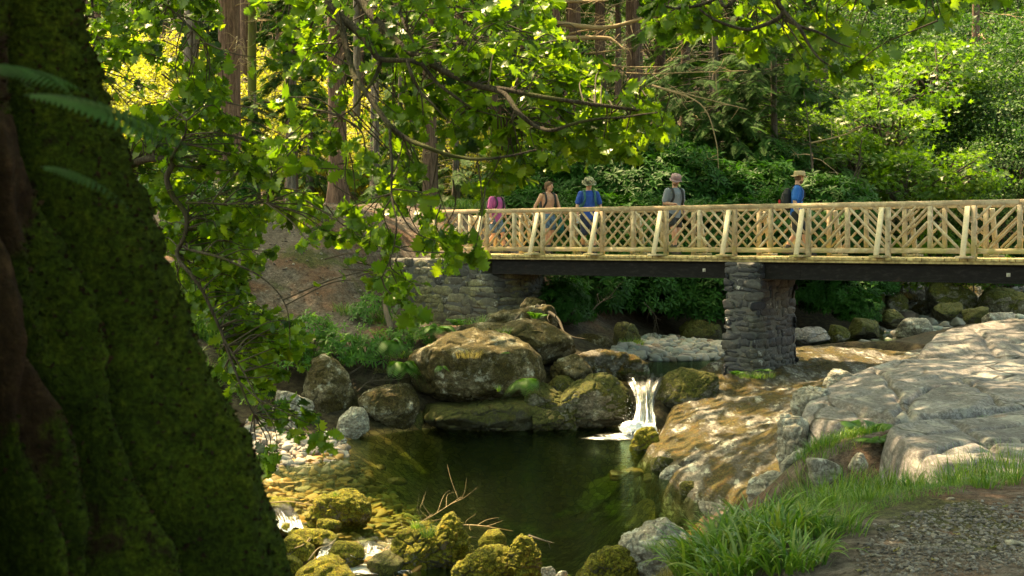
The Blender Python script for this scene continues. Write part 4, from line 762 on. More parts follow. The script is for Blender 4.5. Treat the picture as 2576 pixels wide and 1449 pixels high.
def foam_patch(c, rx, ry, rot, name='foam', z=0.012, lb='white foam spreading where the waterfall meets the pool'):
    mb = MB(); a = np.arange(40)/40*2*np.pi; V = []; U = []
    for rr in np.linspace(0.05, 1, 14):
        q = np.c_[np.cos(a)*rr*rx, np.sin(a)*rr*ry]; V.append(np.c_[c[0]+q[:, 0]*math.cos(rot)-q[:, 1]*math.sin(rot), c[1]+q[:, 0]*math.sin(rot)+q[:, 1]*math.cos(rot), np.full(40, z)]); U.append(np.c_[np.cos(a)*rr, np.sin(a)*rr])
    V = np.concatenate(V); V[:, 2] += 0.03*(fbm(V*5, 3, 4)+0.3)*(1-np.linalg.norm(np.concatenate(U), axis=1)); k = np.arange(40); F = np.concatenate([np.stack([j*40+k, j*40+(k+1) % 40, (j+1)*40+(k+1) % 40, (j+1)*40+k], 1) for j in range(13)])
    mb.add(V, [F], 0.5, np.concatenate(U)); return tag(mb.build(name, M['foam']), lb, 'foam', None, 'stuff')
foam_patch(at(1582, 1095, 24.1)[:2], 0.75, 0.55, 0.1)
foam_patch(at(1535, 1096, 23.9)[:2], 0.62, 0.30, 0.05, lb='thin foam drifting left of the waterfall')
D, F = CS[56]; mb = MB()
for q in range(9):
    c = at(1580+q*7+r.uniform(-6, 6), 1093-abs(q-6)*2-r.uniform(0, 14), 24.35-r.uniform(0, .35)); hh = np.array([r.uniform(.10, .2), r.uniform(.10, .2), r.uniform(.05, .13)]); V = D*hh; V = V*(1+.35*fbm(D*3+q*5, 5, q, .65))[:, None]; mb.add(V+c, [F])
tag(mb.build('froth', simple('froth_white', (.78, .82, .85), .4, .1, 30, .5, .02)), 'lumpy white froth boiling at the foot of the waterfall', 'foam', None, 'stuff')
mb = MB(); n = 170; f = r.random(n)**.6; uu = 1605+(r.random(n)-.5)*(40+70*f); sp_ = np.array([at(a, 1000+95*b-r.exponential(14), 24.2-r.random()*.5) for a, b in zip(uu, f)]); stamp(mb, CS[6][0], [CS[6][1]], frames(rdir(n, r), rdir(n, r), r.uniform(.002, .007, n)), sp_, 0.5); tag(mb.build('spray', simple('spray_drops', (.85, .87, .9), .2)), 'fine spray drops thrown up at the foot of the waterfall', 'spray', None, 'stuff')
# little cascade at the outlet
rows = [(820, 1010, 1352, 15.99), (815, 1015, 1362, 15.8), (812, 1020, 1378, 15.65), (800, 1030, 1394, 15.5), (790, 1050, 1404, 15.3)]
tag(sheet('c', rows, M['white2'], 8, 110, 60, 0.0, 0.10).build('cascade', M['white2']), 'low broken cascade where the pool spills between mossy rocks', 'cascade')
rows = [(655, 730, 1268, 17.2), (662, 742, 1285, 16.9), (675, 756, 1312, 16.4), (690, 765, 1335, 16.0)]
tag(sheet('c', rows, M['white2'], 11, 60, 40, 0.0, 0.08).build('cascade', M['white2']), 'thin rill of white water beside the driftwood near the trunk', 'cascade')
foam_patch(at(930, 1412, 15.3)[:2], 0.75, 0.35, 0.0, z=-0.225, lb='foam below the small cascade')
foam_patch(at(780, 1425, 15.0)[:2], 0.5, 0.22, 0.2, z=-0.225, lb='foam streak beside the wide low mossy rock')
t_ = [(2440, 2520, 760, 45.0), (2450, 2530, 772, 44.2), (2470, 2550, 785, 43.4)]
tag(sheet('c', t_, M['white2'], 12, 40, 40, 0.0, 0.08).build('cascade', M['white2']), 'distant glinting rapid under the right end of the bridge', 'cascade')
# ------------------------------------------------------------------ sunlit spots: crowns overhead keep the gaps that let these patches of sun through
SPOTS = [(at(*p[:3]), p[3]) for p in [
 (850, 1262, 16.9, .62), (1900, 1075, 21.5, .4), (1990, 1150, 17, .2), (1790, 1010, 24.5, .1), (2150, 890, 28.5, .8), (2060, 880, 30, .5), (1640, 1090, 23, .35), (1600, 1098, 24, .5), (1620, 1130, 22.7, .3),
 (740, 1118, 22.3, .3), (690, 1225, 18.8, .8), (760, 1200, 19.5, .5), (900, 1215, 18.6, .9), (1200, 848, 25.5, .5), (1040, 1265, 17.4, .8), (1180, 1300, 16.7, .6), (1350, 1365, 14.2, .2), (1120, 1310, 15.8, .2), (1350, 880, 25.2, .2), (1560, 950, 27.5, .3), (1480, 900, 28, .3),
 (1130, 590, 32, .9), (1200, 560, 33, .8), (1060, 540, 36, 1.0), (700, 533, 35, 1.0), (900, 522, 38, 1.2), (780, 528, 36.5, 0.8),
 (330, 260, 55, 6.5), (420, 330, 52, 5.0), (360, 180, 60, 5.5), (650, 280, 56, 4.6), (380, 250, 66, 6), (660, 250, 66, 5), (720, 330, 58, 3.0), (960, 380, 58, 3.0), (1010, 330, 60, 2.4), (560, 470, 48, 1.6), (960, 470, 46, 1.2), (1180, 440, 48, 2.0),
 (1540, 395, 38, 1.0), (1620, 385, 39, 0.8), (1720, 500, 38, .5), (2220, 330, 45, 2.2), (2330, 430, 44, 2.0), (2250, 230, 50, 2.6), (2400, 520, 44, 1.6), (2300, 690, 44, 1.0), (2500, 740, 42, 1.0),
 (2300, 1180, 10.3, .25), (1800, 60, 42, 1.5), (1010, 750, 6.3, .25), (1950, 90, 6, .4), (1600, 290, 6.4, .25), (1780, 170, 44, 2.0), (1900, 180, 45, 2.0), (2000, 250, 46, 1.5), (1500, 60, 41, .5), (1560, 100, 41, .5)]]
SP = np.array([s[0] for s in SPOTS]); SR = np.array([s[1] for s in SPOTS])
def lets_sun(C, rad):
    """False where a clump at C of radius rad would shade one of the sunlit spots"""
    ok = np.ones(len(C), bool)
    for p, r_ in zip(SP, SR):
        w = C-p; t_ = w@SUN; d = np.linalg.norm(w-t_[:, None]*SUN, axis=1); ok &= ~((t_ > 0.8) & (d < r_+rad))
    return ok
# ------------------------------------------------------------------ leaf shapes
def oak_leaf():
    pts = [(0.0, 0.0), (0.03, 0.06), (0.05, 0.14), (0.16, 0.21), (0.09, 0.30), (0.27, 0.37), (0.15, 0.46), (0.34, 0.55), (0.20, 0.64), (0.36, 0.76), (0.18, 0.82), (0.20, 0.92), (0.07, 0.94), (0.0, 1.0)]
    V = []; mid = []
    for x, y in pts: V.append((x, y, 0.10*x+0.05*math.sin(y*9)-0.12*y*y))
    n = len(pts)
    for x, y in pts: V.append((-x, y, 0.10*x+0.05*math.sin(y*8+1)-0.12*y*y))
    for x, y in pts: V.append((0, y, -0.02-0.12*y*y))
    F = []
    for i in range(n-1): F += [[2*n+i, i, i+1, 2*n+i+1], [2*n+i+1, n+i+1, n+i, 2*n+i]]
    V = np.array(V, float); return V, [np.array(F)]
OAK = oak_leaf()
def simple_leaf(w=0.5, fold=0.12, droop=0.1):
    V = np.array([(0, 0, 0), (w*.36, .3, fold*.5-droop*.1), (w*.42, .6, fold*.5-droop*.4), (0, 1, -droop), (-w*.42, .6, fold*.5-droop*.4), (-w*.36, .3, fold*.5-droop*.1), (0, .35, -droop*.1), (0, .65, -droop*.4)], float)
    return V, [np.array([[0, 1, 6, 5][:4], [6, 1, 2, 7], [7, 2, 3, 4], [6, 7, 4, 5]])[1:], np.array([[0, 1, 6], [0, 6, 5]])]
def dia(w=0.6): return np.array([(0, 0, 0), (w/2, .45, .07), (0, 1, -.06), (-w/2, .45, .07)], float), [np.array([[0, 1, 2, 3]])]
def lobed(k=5, w=0.95):   # maple / sycamore like
    V = [(0, 0, 0)]; a0 = R(-115); F = []; n = 2*k+1
    for i in range(n):
        a = a0+i*(-2*a0)/(n-1); rr = (0.62+0.38*math.cos(a*0.8)) if i % 2 else 0.40
        V.append((math.sin(a)*rr*w, 0.28+math.cos(a)*rr*0.75, 0.05*(i % 2)))
    V[0] = (0, 0.22, 0.02)
    for i in range(n-1): F.append([0, i+2, i+1])
    return np.array(V, float), [np.array(F)]
def rosette(n=9, L=0.15, w=0.30, lift=0.35, seed=1):
    r = np.random.default_rng(seed); mb = MB(); TV, TF = simple_leaf(w, 0.1, 0.22)
    a = np.arange(n)/n*2*np.pi*1.0+r.uniform(-.3, .3, n); el = r.uniform(-0.25, lift+0.35, n); A = np.c_[np.cos(a)*np.cos(el), np.sin(a)*np.cos(el), np.sin(el)]
    Nn = np.tile([0, 0, 1.0], (n, 1))+A*-0.2; stamp(mb, TV, TF, frames(A, Nn, L*r.uniform(.75, 1.1, n)), A*0.012, 0)
    return np.concatenate(mb.V), [np.concatenate(f) for f in mb.F.values()]
def spray(L=1.0, n=15, seed=1, droop=0.25, w=0.035):
    """flat conifer spray along +y with needle-thin side shoots"""
    r = np.random.default_rng(seed); V = []; F = []
    def q(a, b, hw):
        a = np.array(a); b = np.array(b); d = b-a; s = np.array([-d[1], d[0], 0]); s /= np.linalg.norm(s)+1e-9; m_ = a*0.45+b*0.55; k = len(V)
        V.extend([a, m_+s*hw, b, m_-s*hw]); F.append([k, k+1, k+2, k+3])
    q((0, 0, 0), (0, L*1.0, -droop*L), 0.012*L)
    for i in range(n):
        y = (i+0.6)/n; l = 0.42*L*(1-y)**0.7*r.uniform(.75, 1.15)+0.04*L; z = -droop*L*y*y
        for s in (-1, 1):
            e = (s*l*0.82, y*L+l*0.5, z-l*0.22); q((0, y*L, z), e, w*L)
            for f in (0.35, 0.65):
                for s2 in (-1, 1):
                    bx = s*l*0.82*f; by = y*L+l*0.5*f; ll = l*0.30*(1.2-f); q((bx, by, z-l*.2*f), (bx+s*ll*0.4+s2*ll*.35, by+ll*(0.75 if s2 > 0 else .1), z-l*0.25*f-ll*.25), w*0.55*L)
    return np.array(V, float), [np.array(F)]
M['oakleaf'] = leafmat('oak_leaf', [(0.018, 0.048, 0.006), (0.08, 0.165, 0.010), (0.15, 0.26, 0.013), (0.24, 0.34, 0.016)], 0.60, 0.33, (1.5, 1.45, 0.4), 0.5)
M['rhodo'] = leafmat('rhododendron_leaf', [(0.006, 0.025, 0.005), (0.016, 0.055, 0.008), (0.03, 0.09, 0.012), (0.07, 0.14, 0.016)], 0.30, 0.5, (1.5, 1.6, .5), 0.10)
M['rhodolight'] = leafmat('young_rhododendron_leaf', [(0.02, 0.06, 0.01), (0.05, 0.13, 0.015), (0.09, 0.20, 0.02), (0.13, 0.25, 0.025)], 0.4, 0.42, (1.5, 1.6, .5), 0.3)
M['conif'] = leafmat('conifer_needles', [(0.02, 0.05, 0.014), (0.045, 0.10, 0.022), (0.085, 0.16, 0.03)], 0.35, 0.7, (1.3, 1.4, .5), 0.12)
M['hillleaf'] = leafmat('hill_leaves', [(0.012, 0.036, 0.012), (0.03, 0.072, 0.018), (0.052, 0.11, 0.024), (0.09, 0.15, 0.025)], 0.40, 0.55, (1.3, 1.35, .5), 0.2)
M['maple'] = leafmat('maple_leaf', [(0.05, 0.11, 0.01), (0.09, 0.17, 0.012), (0.15, 0.23, 0.015)], 0.55, 0.4, (1.6, 1.6, .35), 0.4)
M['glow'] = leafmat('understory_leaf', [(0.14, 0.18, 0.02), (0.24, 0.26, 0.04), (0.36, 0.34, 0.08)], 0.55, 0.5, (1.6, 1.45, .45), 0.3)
M['fern'] = leafmat('fern_frond', [(0.03, 0.09, 0.012), (0.06, 0.15, 0.016), (0.09, 0.20, 0.02)], 0.45, 0.45, (1.4, 1.4, .4), 0.35)
M['grass'] = leafmat('grass_blade', [(0.045, 0.11, 0.02), (0.085, 0.18, 0.02), (0.13, 0.23, 0.025), (0.20, 0.24, 0.06)], 0.40, 0.38, (1.4, 1.4, .4), 0.5)
M['drygrass'] = leafmat('dry_grass', [(0.12, 0.13, 0.04), (0.22, 0.2, 0.08), (0.32, 0.27, 0.13)], 0.4, 0.6, (1.2, 1.1, .6), 0.2)
# ------------------------------------------------------------------ big mossy trunk close to the camera
t = NT('mossy_bark'); pos = t.n('ShaderNodeNewGeometry').outputs['Position']; rn = t.n('ShaderNodeAttribute', attribute_name='rnd').outputs['Fac']
n1 = t.noise(pos, 26, 6, 0.7); n2 = t.noise(pos, 90, 4, 0.7); n3 = t.noise(pos, 3.0, 4, 0.6)
bk = t.ramp(n1, [(0.3, (0.008, 0.005, 0.003)), (0.55, (0.024, 0.014, 0.008)), (0.75, (0.06, 0.036, 0.02))])
ms = t.ramp(t.math('ADD', t.math('MULTIPLY', n1, 0.6), t.math('MULTIPLY', n3, 0.4)), [(0.3, (0.009, 0.017, 0.002)), (0.5, (0.027, 0.043, 0.003)), (0.7, (0.062, 0.080, 0.005))])
ms = t.mix(t.ss(n2, 0.4, 0.65), t.mix(1.0, ms, (0.4, 0.4, 0.4), 'MULTIPLY'), ms)
c = t.mix(t.ss(t.math('ADD', rn, t.math('MULTIPLY', t.math('SUBTRACT', n1, 0.5), 0.7)), 0.45, 0.6), bk, ms)
M['mossbark'] = t.done(t.pbsdf(c, 0.95, t.bump(t.math('ADD', n1, n2), 0.8, 0.012), **{'Specular IOR Level': 0.1}))
oak = thing('mossy_tree', 'huge dark mossy tree trunk close by, filling the left side of the view', 'tree', (-1.55, 2.75, 2.0))
na, nz = 620, 560; A = np.arange(na)/na*2*np.pi; Zs = np.linspace(1.75, 7.0, nz); AA, ZZ_ = np.meshgrid(A, Zs); a = AA.ravel(); z = ZZ_.ravel(); f = np.clip((z-2.7)/1.8, -.6, 3)
# silhouette: right edge columns (u at v) for the trunk at Y = 2.75
ev = np.array([-400, 0, 150, 300, 400, 600, 800, 1000, 1150, 1300, 1449, 1600]); eu = np.array([130, 208, 240, 292, 335, 405, 468, 540, 618, 672, 712, 770])
ez = CZ-(ev-HV)/FP*2.75; ex = (eu-CU)/FP*2.75; cx = -1.55-0.10*np.clip(z-3, 0, 3)*0.3
edge = np.interp(z, ez[::-1], ex[::-1])-0.085; rad = edge-cx
flute = 0.13*(1-1.7*np.abs(np.sin((a*7+0.9+np.sin(z*1.3)*0.6)/2)))+0.05*np.cos(a*12+z*1.8)+0.03*np.cos(a*19-z*2.4); low = np.clip((5.2-z)/2.6, 0.25, 1.2)
rad = rad*(1+flute*low*1.7-0.15*low); P = np.c_[np.cos(a)*rad, np.sin(a)*rad, z]
aw = (a+np.pi) % (2*np.pi)-np.pi; fur = 0*a
for zz_, aa_, w_, d_ in [((4.6, 3.83, 3.5, 3.3, 2.9), (-.92, -.78, -.62, -.56, -.60), .055, .13), ((4.6, 3.8, 3.4, 3.0), (-1.10, -1.02, -.90, -.86), .05, .12), ((4.3, 3.7, 3.3, 2.9), (-.50, -.42, -.36, -.33), .035, .07), ((4.6, 3.6, 2.9), (-1.34, -1.22, -1.12), .045, .10), ((3.6, 3.2, 2.9), (-.74, -.72, -.75), .03, .06)]:
    av = .17+np.interp(z, zz_[::-1], aa_[::-1])+.035*np.sin(z*9+w_*200); e_ = np.exp(-((aw-av)/w_)**2); fur = fur+e_*d_/.13; rad = rad-d_*e_+.035*np.exp(-((aw-av+w_*2.6)/w_/1.6)**2)
P = np.c_[np.cos(a)*rad, np.sin(a)*rad, z]
m1 = fbm(np.c_[P[:, :2]*2.6, P[:, 2]*1.1], 4, 41); mm = 1.2+2.2*m1+0.7*flute-0.25*fur; cush = np.clip(mm-0.35, 0, 1)
d1, d2, idv = worley(np.c_[P[:, :2], P[:, 2]*0.8]*26, 3); d1b, _, _ = worley(P*60, 8)
rad = rad+0.030*cush*(1-d1)+0.012*cush*(1-d1b)+0.02*fbm(P*9, 4, 43)+0.028*(1-cush)*ridged(np.c_[P[:, :2]*13, P[:, 2]*3.5], 5, 44)
V = np.c_[cx+np.cos(a)*rad, 2.75+np.sin(a)*rad*0.85+0.12, z]; i = (np.arange(nz-1)[:, None]*na+np.arange(na)[None]).ravel(); i2 = (np.arange(nz-1)[:, None]*na+((np.arange(na)+1) % na)[None]).ravel()
mb = MB(); mb.add(V, [np.stack([i, i2, i2+na, i+na], 1)], np.clip(mm, 0, 1)); trunk = mb.build('trunk', M['mossbark'], oak)
TV, TF = dia(0.75); k = rng.integers(0, len(V), 260000); k = k[(mm[k] > 0.45) & (np.sin(a[k]) < 0.45) & (z[k] < 5)][:90000]; nrm = np.c_[np.cos(a[k]), np.sin(a[k]), 0.25+0*a[k]]
ax = nrm+rng.normal(size=nrm.shape)*0.7; mb = MB(); stamp(mb, TV, TF, frames(ax, rdir(len(k)), rng.uniform(0.006, 0.017, len(k))), V[k]-nrm*0.004, np.clip(0.55+rng.normal(size=len(k))*0.2, 0, 1)); 
o = mb.build('moss', M['mossbark'], oak); o['kind'] = 'stuff'
# overhead crown of the near tree: shades the trunk
# ------------------------------------------------------------------ ferns
def fern_mesh(mb, base, n, L, seed, spread=1.0, up=0.8, pin=20, face=None, w=0.34, pw=.15, dr=.62):
    r = np.random.default_rng(seed); TV, TF = simple_leaf(pw, 0.05, 0.15); base = np.asarray(base, float)
    for k in range(n):
        a = k/n*2*np.pi+r.uniform(-.4, .4) if face is None else face+r.uniform(-1.0, 1.0)*spread; l = L*r.uniform(.7, 1.1); e = up*r.uniform(.7, 1.2); d = np.array([math.cos(a), math.sin(a), 0])
        s = np.linspace(0, 1, pin+3); P = base+d*(l*(s*math.cos(e)+0.25*s*s))[:, None]+UP*(l*(s*math.sin(e)-dr*s**2.2))[:, None]; tube(mb, P[::2], 0.006*L*(1.2-s[::2]), 4, 0.2, False)
        T = np.gradient(P, axis=0); T /= np.linalg.norm(T, axis=1)[:, None]; side = np.cross(T, UP); side /= np.linalg.norm(side, axis=1)[:, None]; nn = np.cross(side, T)
        prof = np.sin(np.clip(s*1.05+0.12, 0, 1)*np.pi)**0.7*w*l+0.01
        for sg in (-1, 1):
            A_ = side*sg+T*0.45-UP*0.15; stamp(mb, TV*[1.0, 1, 1], TF, frames(A_[2:], nn[2:], prof[2:]), P[2:], r.uniform(.3, .9))
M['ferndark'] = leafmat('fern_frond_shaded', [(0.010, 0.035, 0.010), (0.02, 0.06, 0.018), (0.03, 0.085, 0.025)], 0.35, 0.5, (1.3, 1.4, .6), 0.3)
def fern(label, base, n, L, seed, name='fern', group=None, m='fern', **kw):
    mb = MB(); base = np.asarray(base, float); fern_mesh(mb, np.zeros(3), n, L, seed, **kw); o = mb.build(name, M[m]); o.location = tuple(base); return tag(o, label, 'fern', group)
fern('large blurred fern frond growing from the upper left of the mossy trunk', at(-20, 180, 1.95), 4, 0.16, 3, spread=0.6, face=-0.35, up=0.30, pin=22, w=0.34, pw=.14, m='ferndark')
fern('long pale blurred fern frond reaching past the trunk edge', at(60, 240, 1.75), 3, 0.23, 5, spread=0.3, face=-0.10, up=0.10, pin=24, w=0.24, pw=.18, m='ferndark')
fern('small blurred fern tip halfway down the mossy trunk', at(100, 420, 1.85), 2, 0.11, 6, spread=0.3, face=-0.2, up=0.1, pin=16, w=0.26, pw=.2, m='ferndark')
def gbase(u, v, Y, dz=0.0): c = at(u, v, Y); return np.array([c[0], c[1], g1(c[0], c[1])+dz])
fern('bright green fern hanging from the side of the huge boulder by the fall', at(1322, 965, 24.65), 8, 0.66, 7, face=-1.57, spread=1.9, up=.95, dr=1.35, w=.30)
fern('fern spreading over the dark gap left of the huge boulder', at(980, 872, 25.9), 12, 0.85, 8, face=-1.57, spread=1.7, up=1.1, dr=1.35)
fern('fern hanging below the bushes in the dark hollow', at(1010, 925, 25.4), 10, 0.7, 9, face=-1.57, spread=1.6, up=1.0, dr=1.4)
fern('fern standing on top of the wide boulder by the wall', at(1105, 838, 27.0), 10, 0.8, 10, face=-1.57, spread=2.2, up=1.25, dr=1.2)
fern('small fern at the foot of the stone wall', at(1150, 822, 28.0), 7, 0.5, 11, up=1.2)
fern('fern by the tree roots at the wall end', at(1345, 805, 28.2), 7, 0.42, 12, up=1.2)
fern('tiny ferns on the mossy left face of the huge boulder', at(1110, 925, 24.7), 6, 0.22, 13, face=-1.57, spread=1.5, up=.9, dr=1.3)
fern('little fern in the crevice under the tall slanting boulder', at(1270, 890, 24.7), 5, 0.2, 14, face=-1.57, spread=1.2, up=0.7)
fern('bracken plant growing in the crack of the large grey slab', gbase(2180, 1075, 13.0), 9, 0.45, 15, up=1.2)
fern('low fern spreading in the joint between the pale slabs', gbase(2215, 1095, 12.3), 8, 0.32, 16, up=0.8)
fern('yellow green fern at the left side of the upper grass clump', gbase(2030, 1270, 9.2), 7, 0.34, 17, up=0.8)
fern('bracken frond on the left edge of the upper grass clump', gbase(2010, 1190, 10.6), 7, 0.42, 18, up=1.0)
fern('small ferns on the mossy foot of the pier', at(1850, 945, 25.3), 7, 0.26, 19, up=1.2)
fern('low ferns at the right foot of the pier', at(1925, 935, 25.6), 7, 0.24, 20, up=0.9)
# ------------------------------------------------------------------ grasses
def blades(mb, B, L, W, lean, r, bend=0.9, seg=6, rn=None, splay=None):
    n = len(B); a = r.uniform(0, 2*np.pi, n) if splay is None else splay; d = np.c_[np.cos(a), np.sin(a), 0*a]; s = np.linspace(0, 1, seg+1)
    e0 = np.pi/2-lean; P = []; cur = B.copy(); P.append(cur)
    for k in range(seg):
        e = e0-bend*((k+0.5)/seg)**1.6; cur = cur+(d*np.cos(e)[:, None]+UP*np.sin(e)[:, None])*(L/seg)[:, None]; P.append(cur)
    P = np.stack(P, 1); sd = np.cross(d, UP); sd = sd+0.3*r.normal(size=sd.shape); sd /= np.linalg.norm(sd, axis=1)[:, None]; w = W[:, None]*(np.sin(np.clip(0.25+s*0.75, 0, 1)*np.pi)**0.8)[None]
    w[:, -1] = 0.0005; V = np.concatenate([P+sd[:, None]*w[:, :, None], P-sd[:, None]*w[:, :, None]], 1); k = seg+1; base = np.arange(n)[:, None]*2*k; q = np.arange(seg)
    F = np.stack([base+q, base+q+1, base+k+q+1, base+k+q], 2).reshape(-1, 4); mb.add(V.reshape(-1, 3), [F], np.repeat(r.random(n) if rn is None else rn, 2*k))
def clump(label, u, v, Y, rad, n, L, W, seed, m='grass', lean=(0.05, 0.6), bend=(0.3, 1.7), name='grass_clump', cat='grass clump', group=None, base=None):
    r = np.random.default_rng(seed); c = gbase(u, v, Y) if base is None else np.asarray(base, float); p = np.clip(r.normal(size=(n, 2)), -1.5, 1.5)*rad*0.42; B = np.c_[c[0]+p[:, 0], c[1]+p[:, 1], np.zeros(n)]; B[:, 2] = gh(B[:, 0], B[:, 1]) if base is None else c[2]
    splay = np.arctan2(p[:, 1], p[:, 0])+r.normal(size=n)*0.7; mb = MB()
    blades(mb, B-c, L*r.uniform(.5, 1.1, n), W*r.uniform(.6, 1.2, n), r.uniform(*lean, n), r, r.uniform(*bend, n), 7, None, splay); o = mb.build(name, M[m]); o.location = tuple(c); return tag(o, label, cat, group)
clump('big clump of broad shiny grass blades in the lower middle, left part', 1800, 1400, 7.6, 0.34, 300, 0.36, 0.0095, 1, bend=(0.8, 2.2))
clump('broad leaved grass clump standing at the front right of the lower grasses', 1960, 1395, 7.3, 0.30, 260, 0.30, 0.009, 2, bend=(0.7, 2.2))
clump('broad leaved grass clump at the top of the lower grasses', 1890, 1350, 8.1, 0.30, 240, 0.32, 0.009, 3, bend=(0.7, 2.2))
clump('dark broad grass clump at the bottom edge in front of the others', 1850, 1450, 6.9, 0.26, 200, 0.30, 0.009, 31, bend=(0.7, 2.2))
clump('broad grass clump running off the bottom edge near the gravel', 2000, 1455, 6.7, 0.22, 150, 0.26, 0.008, 32, bend=(0.7, 2.2))
clump('low grass tuft at the right end of the lower grasses by the gravel', 2090, 1380, 7.2, 0.24, 180, 0.2, 0.004, 4)
clump('drooping grass clump at the water side of the lower grasses', 1745, 1370, 8.6, 0.22, 120, 0.30, 0.009, 5, bend=(0.7, 2.2))
clump('dense upper clump of tall narrow grass in front of the slab', 2100, 1245, 9.2, 0.34, 380, 0.36, 0.004, 6, lean=(0.0, 0.5), bend=(0.1, 1.0))
clump('right half of the upper clump of tall narrow grass', 2230, 1240, 9.1, 0.26, 220, 0.26, 0.0038, 7, lean=(0.0, 0.5), bend=(0.1, 1.0))
clump('wispy seeding grass in front of the pale lower slab', 2440, 1215, 9.5, 0.5, 170, 0.34, 0.0022, 8, lean=(0.0, 0.4), bend=(0.1, 0.7))
clump('tall grass tuft near the right edge of the frame', 2530, 1210, 9.3, 0.4, 220, 0.30, 0.0028, 9, lean=(0.0, 0.4), bend=(0.1, 0.9))
clump('grass fringe spilling over the moss by the pale topped rock', 1640, 1430, 9.6, 0.35, 260, 0.16, 0.0025, 10)
clump('short bright grass tuft on top of the slab crack', 2060, 1110, 13.0, 0.3, 240, 0.16, 0.003, 11)
clump('fine grass tuft in the upper joint of the pale slab', 2500, 1035, 13.2, 0.3, 200, 0.12, 0.002, 12)
clump('bright grass patch on the earthy ledge left of the lower slab', 2080, 1120, 12.6, 0.42, 420, 0.16, .003, 71)
clump('green herbs growing under the undercut edge of the grey slab', 2150, 1100, 12.8, 0.36, 320, 0.13, .004, 72)
clump('grass hanging over the fractured cliff edge', 2030, 1160, 12.1, 0.3, 260, 0.20, .003, 73)
clump('small grass tuft growing on the two peaked mossy rock', 0, 0, 0, 0.10, 90, 0.22, 0.003, 13, base=at(1075, 1352, 15.2))
clump('tiny bright grass tuft on the mossy shoulder', 0, 0, 0, 0.07, 60, 0.14, 0.003, 14, base=at(1045, 1330, 15.3))
clump('grass sprout on the golden mossy rock', 0, 0, 0, 0.05, 30, 0.10, 0.003, 15, base=at(840, 1250, 16.9))
clump('grass tuft on the pale topped rock', 0, 0, 0, 0.12, 90, 0.10, 0.002, 16, base=at(1650, 1385, 10.9))
clump('grass tuft hanging on the wide boulder below the wall', 0, 0, 0, 0.15, 100, 0.25, 0.004, 17, base=at(1270, 845, 27.0))
clump('pale dry grass on the top left of the huge boulder', 0, 0, 0, 0.35, 160, 0.25, 0.003, 18, 'drygrass', base=at(1180, 900, 24.75), bend=(1.0, 2.0))
clump('small spidery plant on the face of the huge boulder', 0, 0, 0, 0.05, 20, 0.16, 0.005, 19, base=at(1255, 985, 24.4))
clump('grass hanging in the dark hollow left of the huge boulder', 0, 0, 0, 0.35, 140, 0.35, 0.004, 20, base=at(1010, 900, 26.3), bend=(1.2, 2.2))
clump('low grass at the base of the pebble bar', 0, 0, 0, 0.4, 220, 0.25, 0.005, 21, base=at(1590, 870, 31.0))
clump('grass at the mossy foot of the stone pier', 0, 0, 0, 0.5, 260, 0.16, 0.003, 22, base=at(1900, 950, 25.2))
for k, (u, v, Y, R_, L) in enumerate([(2300, 1262, 8.4, .16, .16), (2400, 1240, 8.8, .2, .2), (2480, 1255, 8.3, .14, .14), (2180, 1300, 8.0, .14, .16), (2350, 1205, 9.5, .2, .22), (2560, 1245, 8.5, .16, .16), (2260, 1215, 9.3, .2, .24), (2100, 1310, 8.2, .16, .2), (2030, 1300, 8.6, .16, .24)]):
    clump('small untidy grass tuft growing along the edge of the gravel path', u, v, Y, R_, 110, L, .0025, 40+k, group='small grass tufts along the path edge')
for k, (u, v, Y, lb, L) in enumerate([(700, 870, 26.2, 'grass tuft at the foot of the bare slope on the left', .35), (870, 790, 27.9, 'small weed clump in the middle of the bare slope', .25), (960, 820, 27.6, 'grass tuft beside the ferns under the stone wall', .3), (1190, 822, 28.6, 'grass at the bottom of the stone wall', .3), (800, 575, 32.5, 'weeds on the lip of the bare slope below the path', .3)]):
    clump(lb, u, v, Y, .4, 160, L, .006, 60+k)
rr = np.random.default_rng(55)
for k in range(16):
    u = rr.uniform(2130, 2560); v = rr.uniform(1285, 1440); Y = 1.64*FP/(v-HV); c = at(u, v, Y); c[2] = g1(c[0], c[1])+.012; q = OAK[0]*[1, 1, 2.0]
    o = link('fallen_leaf', make_mesh('fallen_leaf', q*rr.uniform(.035, .06), OAK[1], np.full(len(q), rr.random())), M['drygrass'] if k % 3 else M['twig']); o.location = tuple(c); o.rotation_euler = (rr.uniform(-.3, .3), rr.uniform(-.3, .3), rr.uniform(0, 6)); tag(o, 'dry yellow or brown fallen leaf lying on the gravel path', 'leaf', 'fallen leaves on the path')
# short turf: beyond counting
def turf(name, label, poly, n, L, W, m, seed, dens=None, nseg=3):
    r = np.random.default_rng(seed); P = np.array([at(*p)[:2] for p in poly]); lo = P.min(0); hi = P.max(0); X = r.uniform(lo[0], hi[0], n*4); Y = r.uniform(lo[1], hi[1], n*4); k = inpoly(X, Y, P)
    den = fbm(np.c_[X, Y, 0*X]*2.2, 3, seed); k &= den > r.uniform(-0.30, 0.35, len(X)); X = X[k][:n]; Y = Y[k][:n]; B = np.c_[X, Y, gh(X, Y)]; n = len(X); mb = MB()
    blades(mb, B, L*r.uniform(.3, 1.1, n), W*r.uniform(.6, 1.2, n), r.uniform(0, 0.9, n), r, r.uniform(0.1, 1.5, n), nseg); return tag(mb.build(name, M[m]), label, 'grass', None, 'stuff')
turf('turf', 'short bright green grass between the slab and the gravel path', [(1700, 1449, 7.4), (2080, 1430, 6.7), (2130, 1330, 7.4), (2350, 1285, 7.9), (2600, 1250, 8.3), (2800, 1200, 9.3), (2400, 1160, 10.2), (2200, 1150, 10.8), (2000, 1180, 10.6), (1960, 1300, 9.5), (1700, 1370, 9.0)], 14000, 0.06, 0.0016, 'grass', 3)
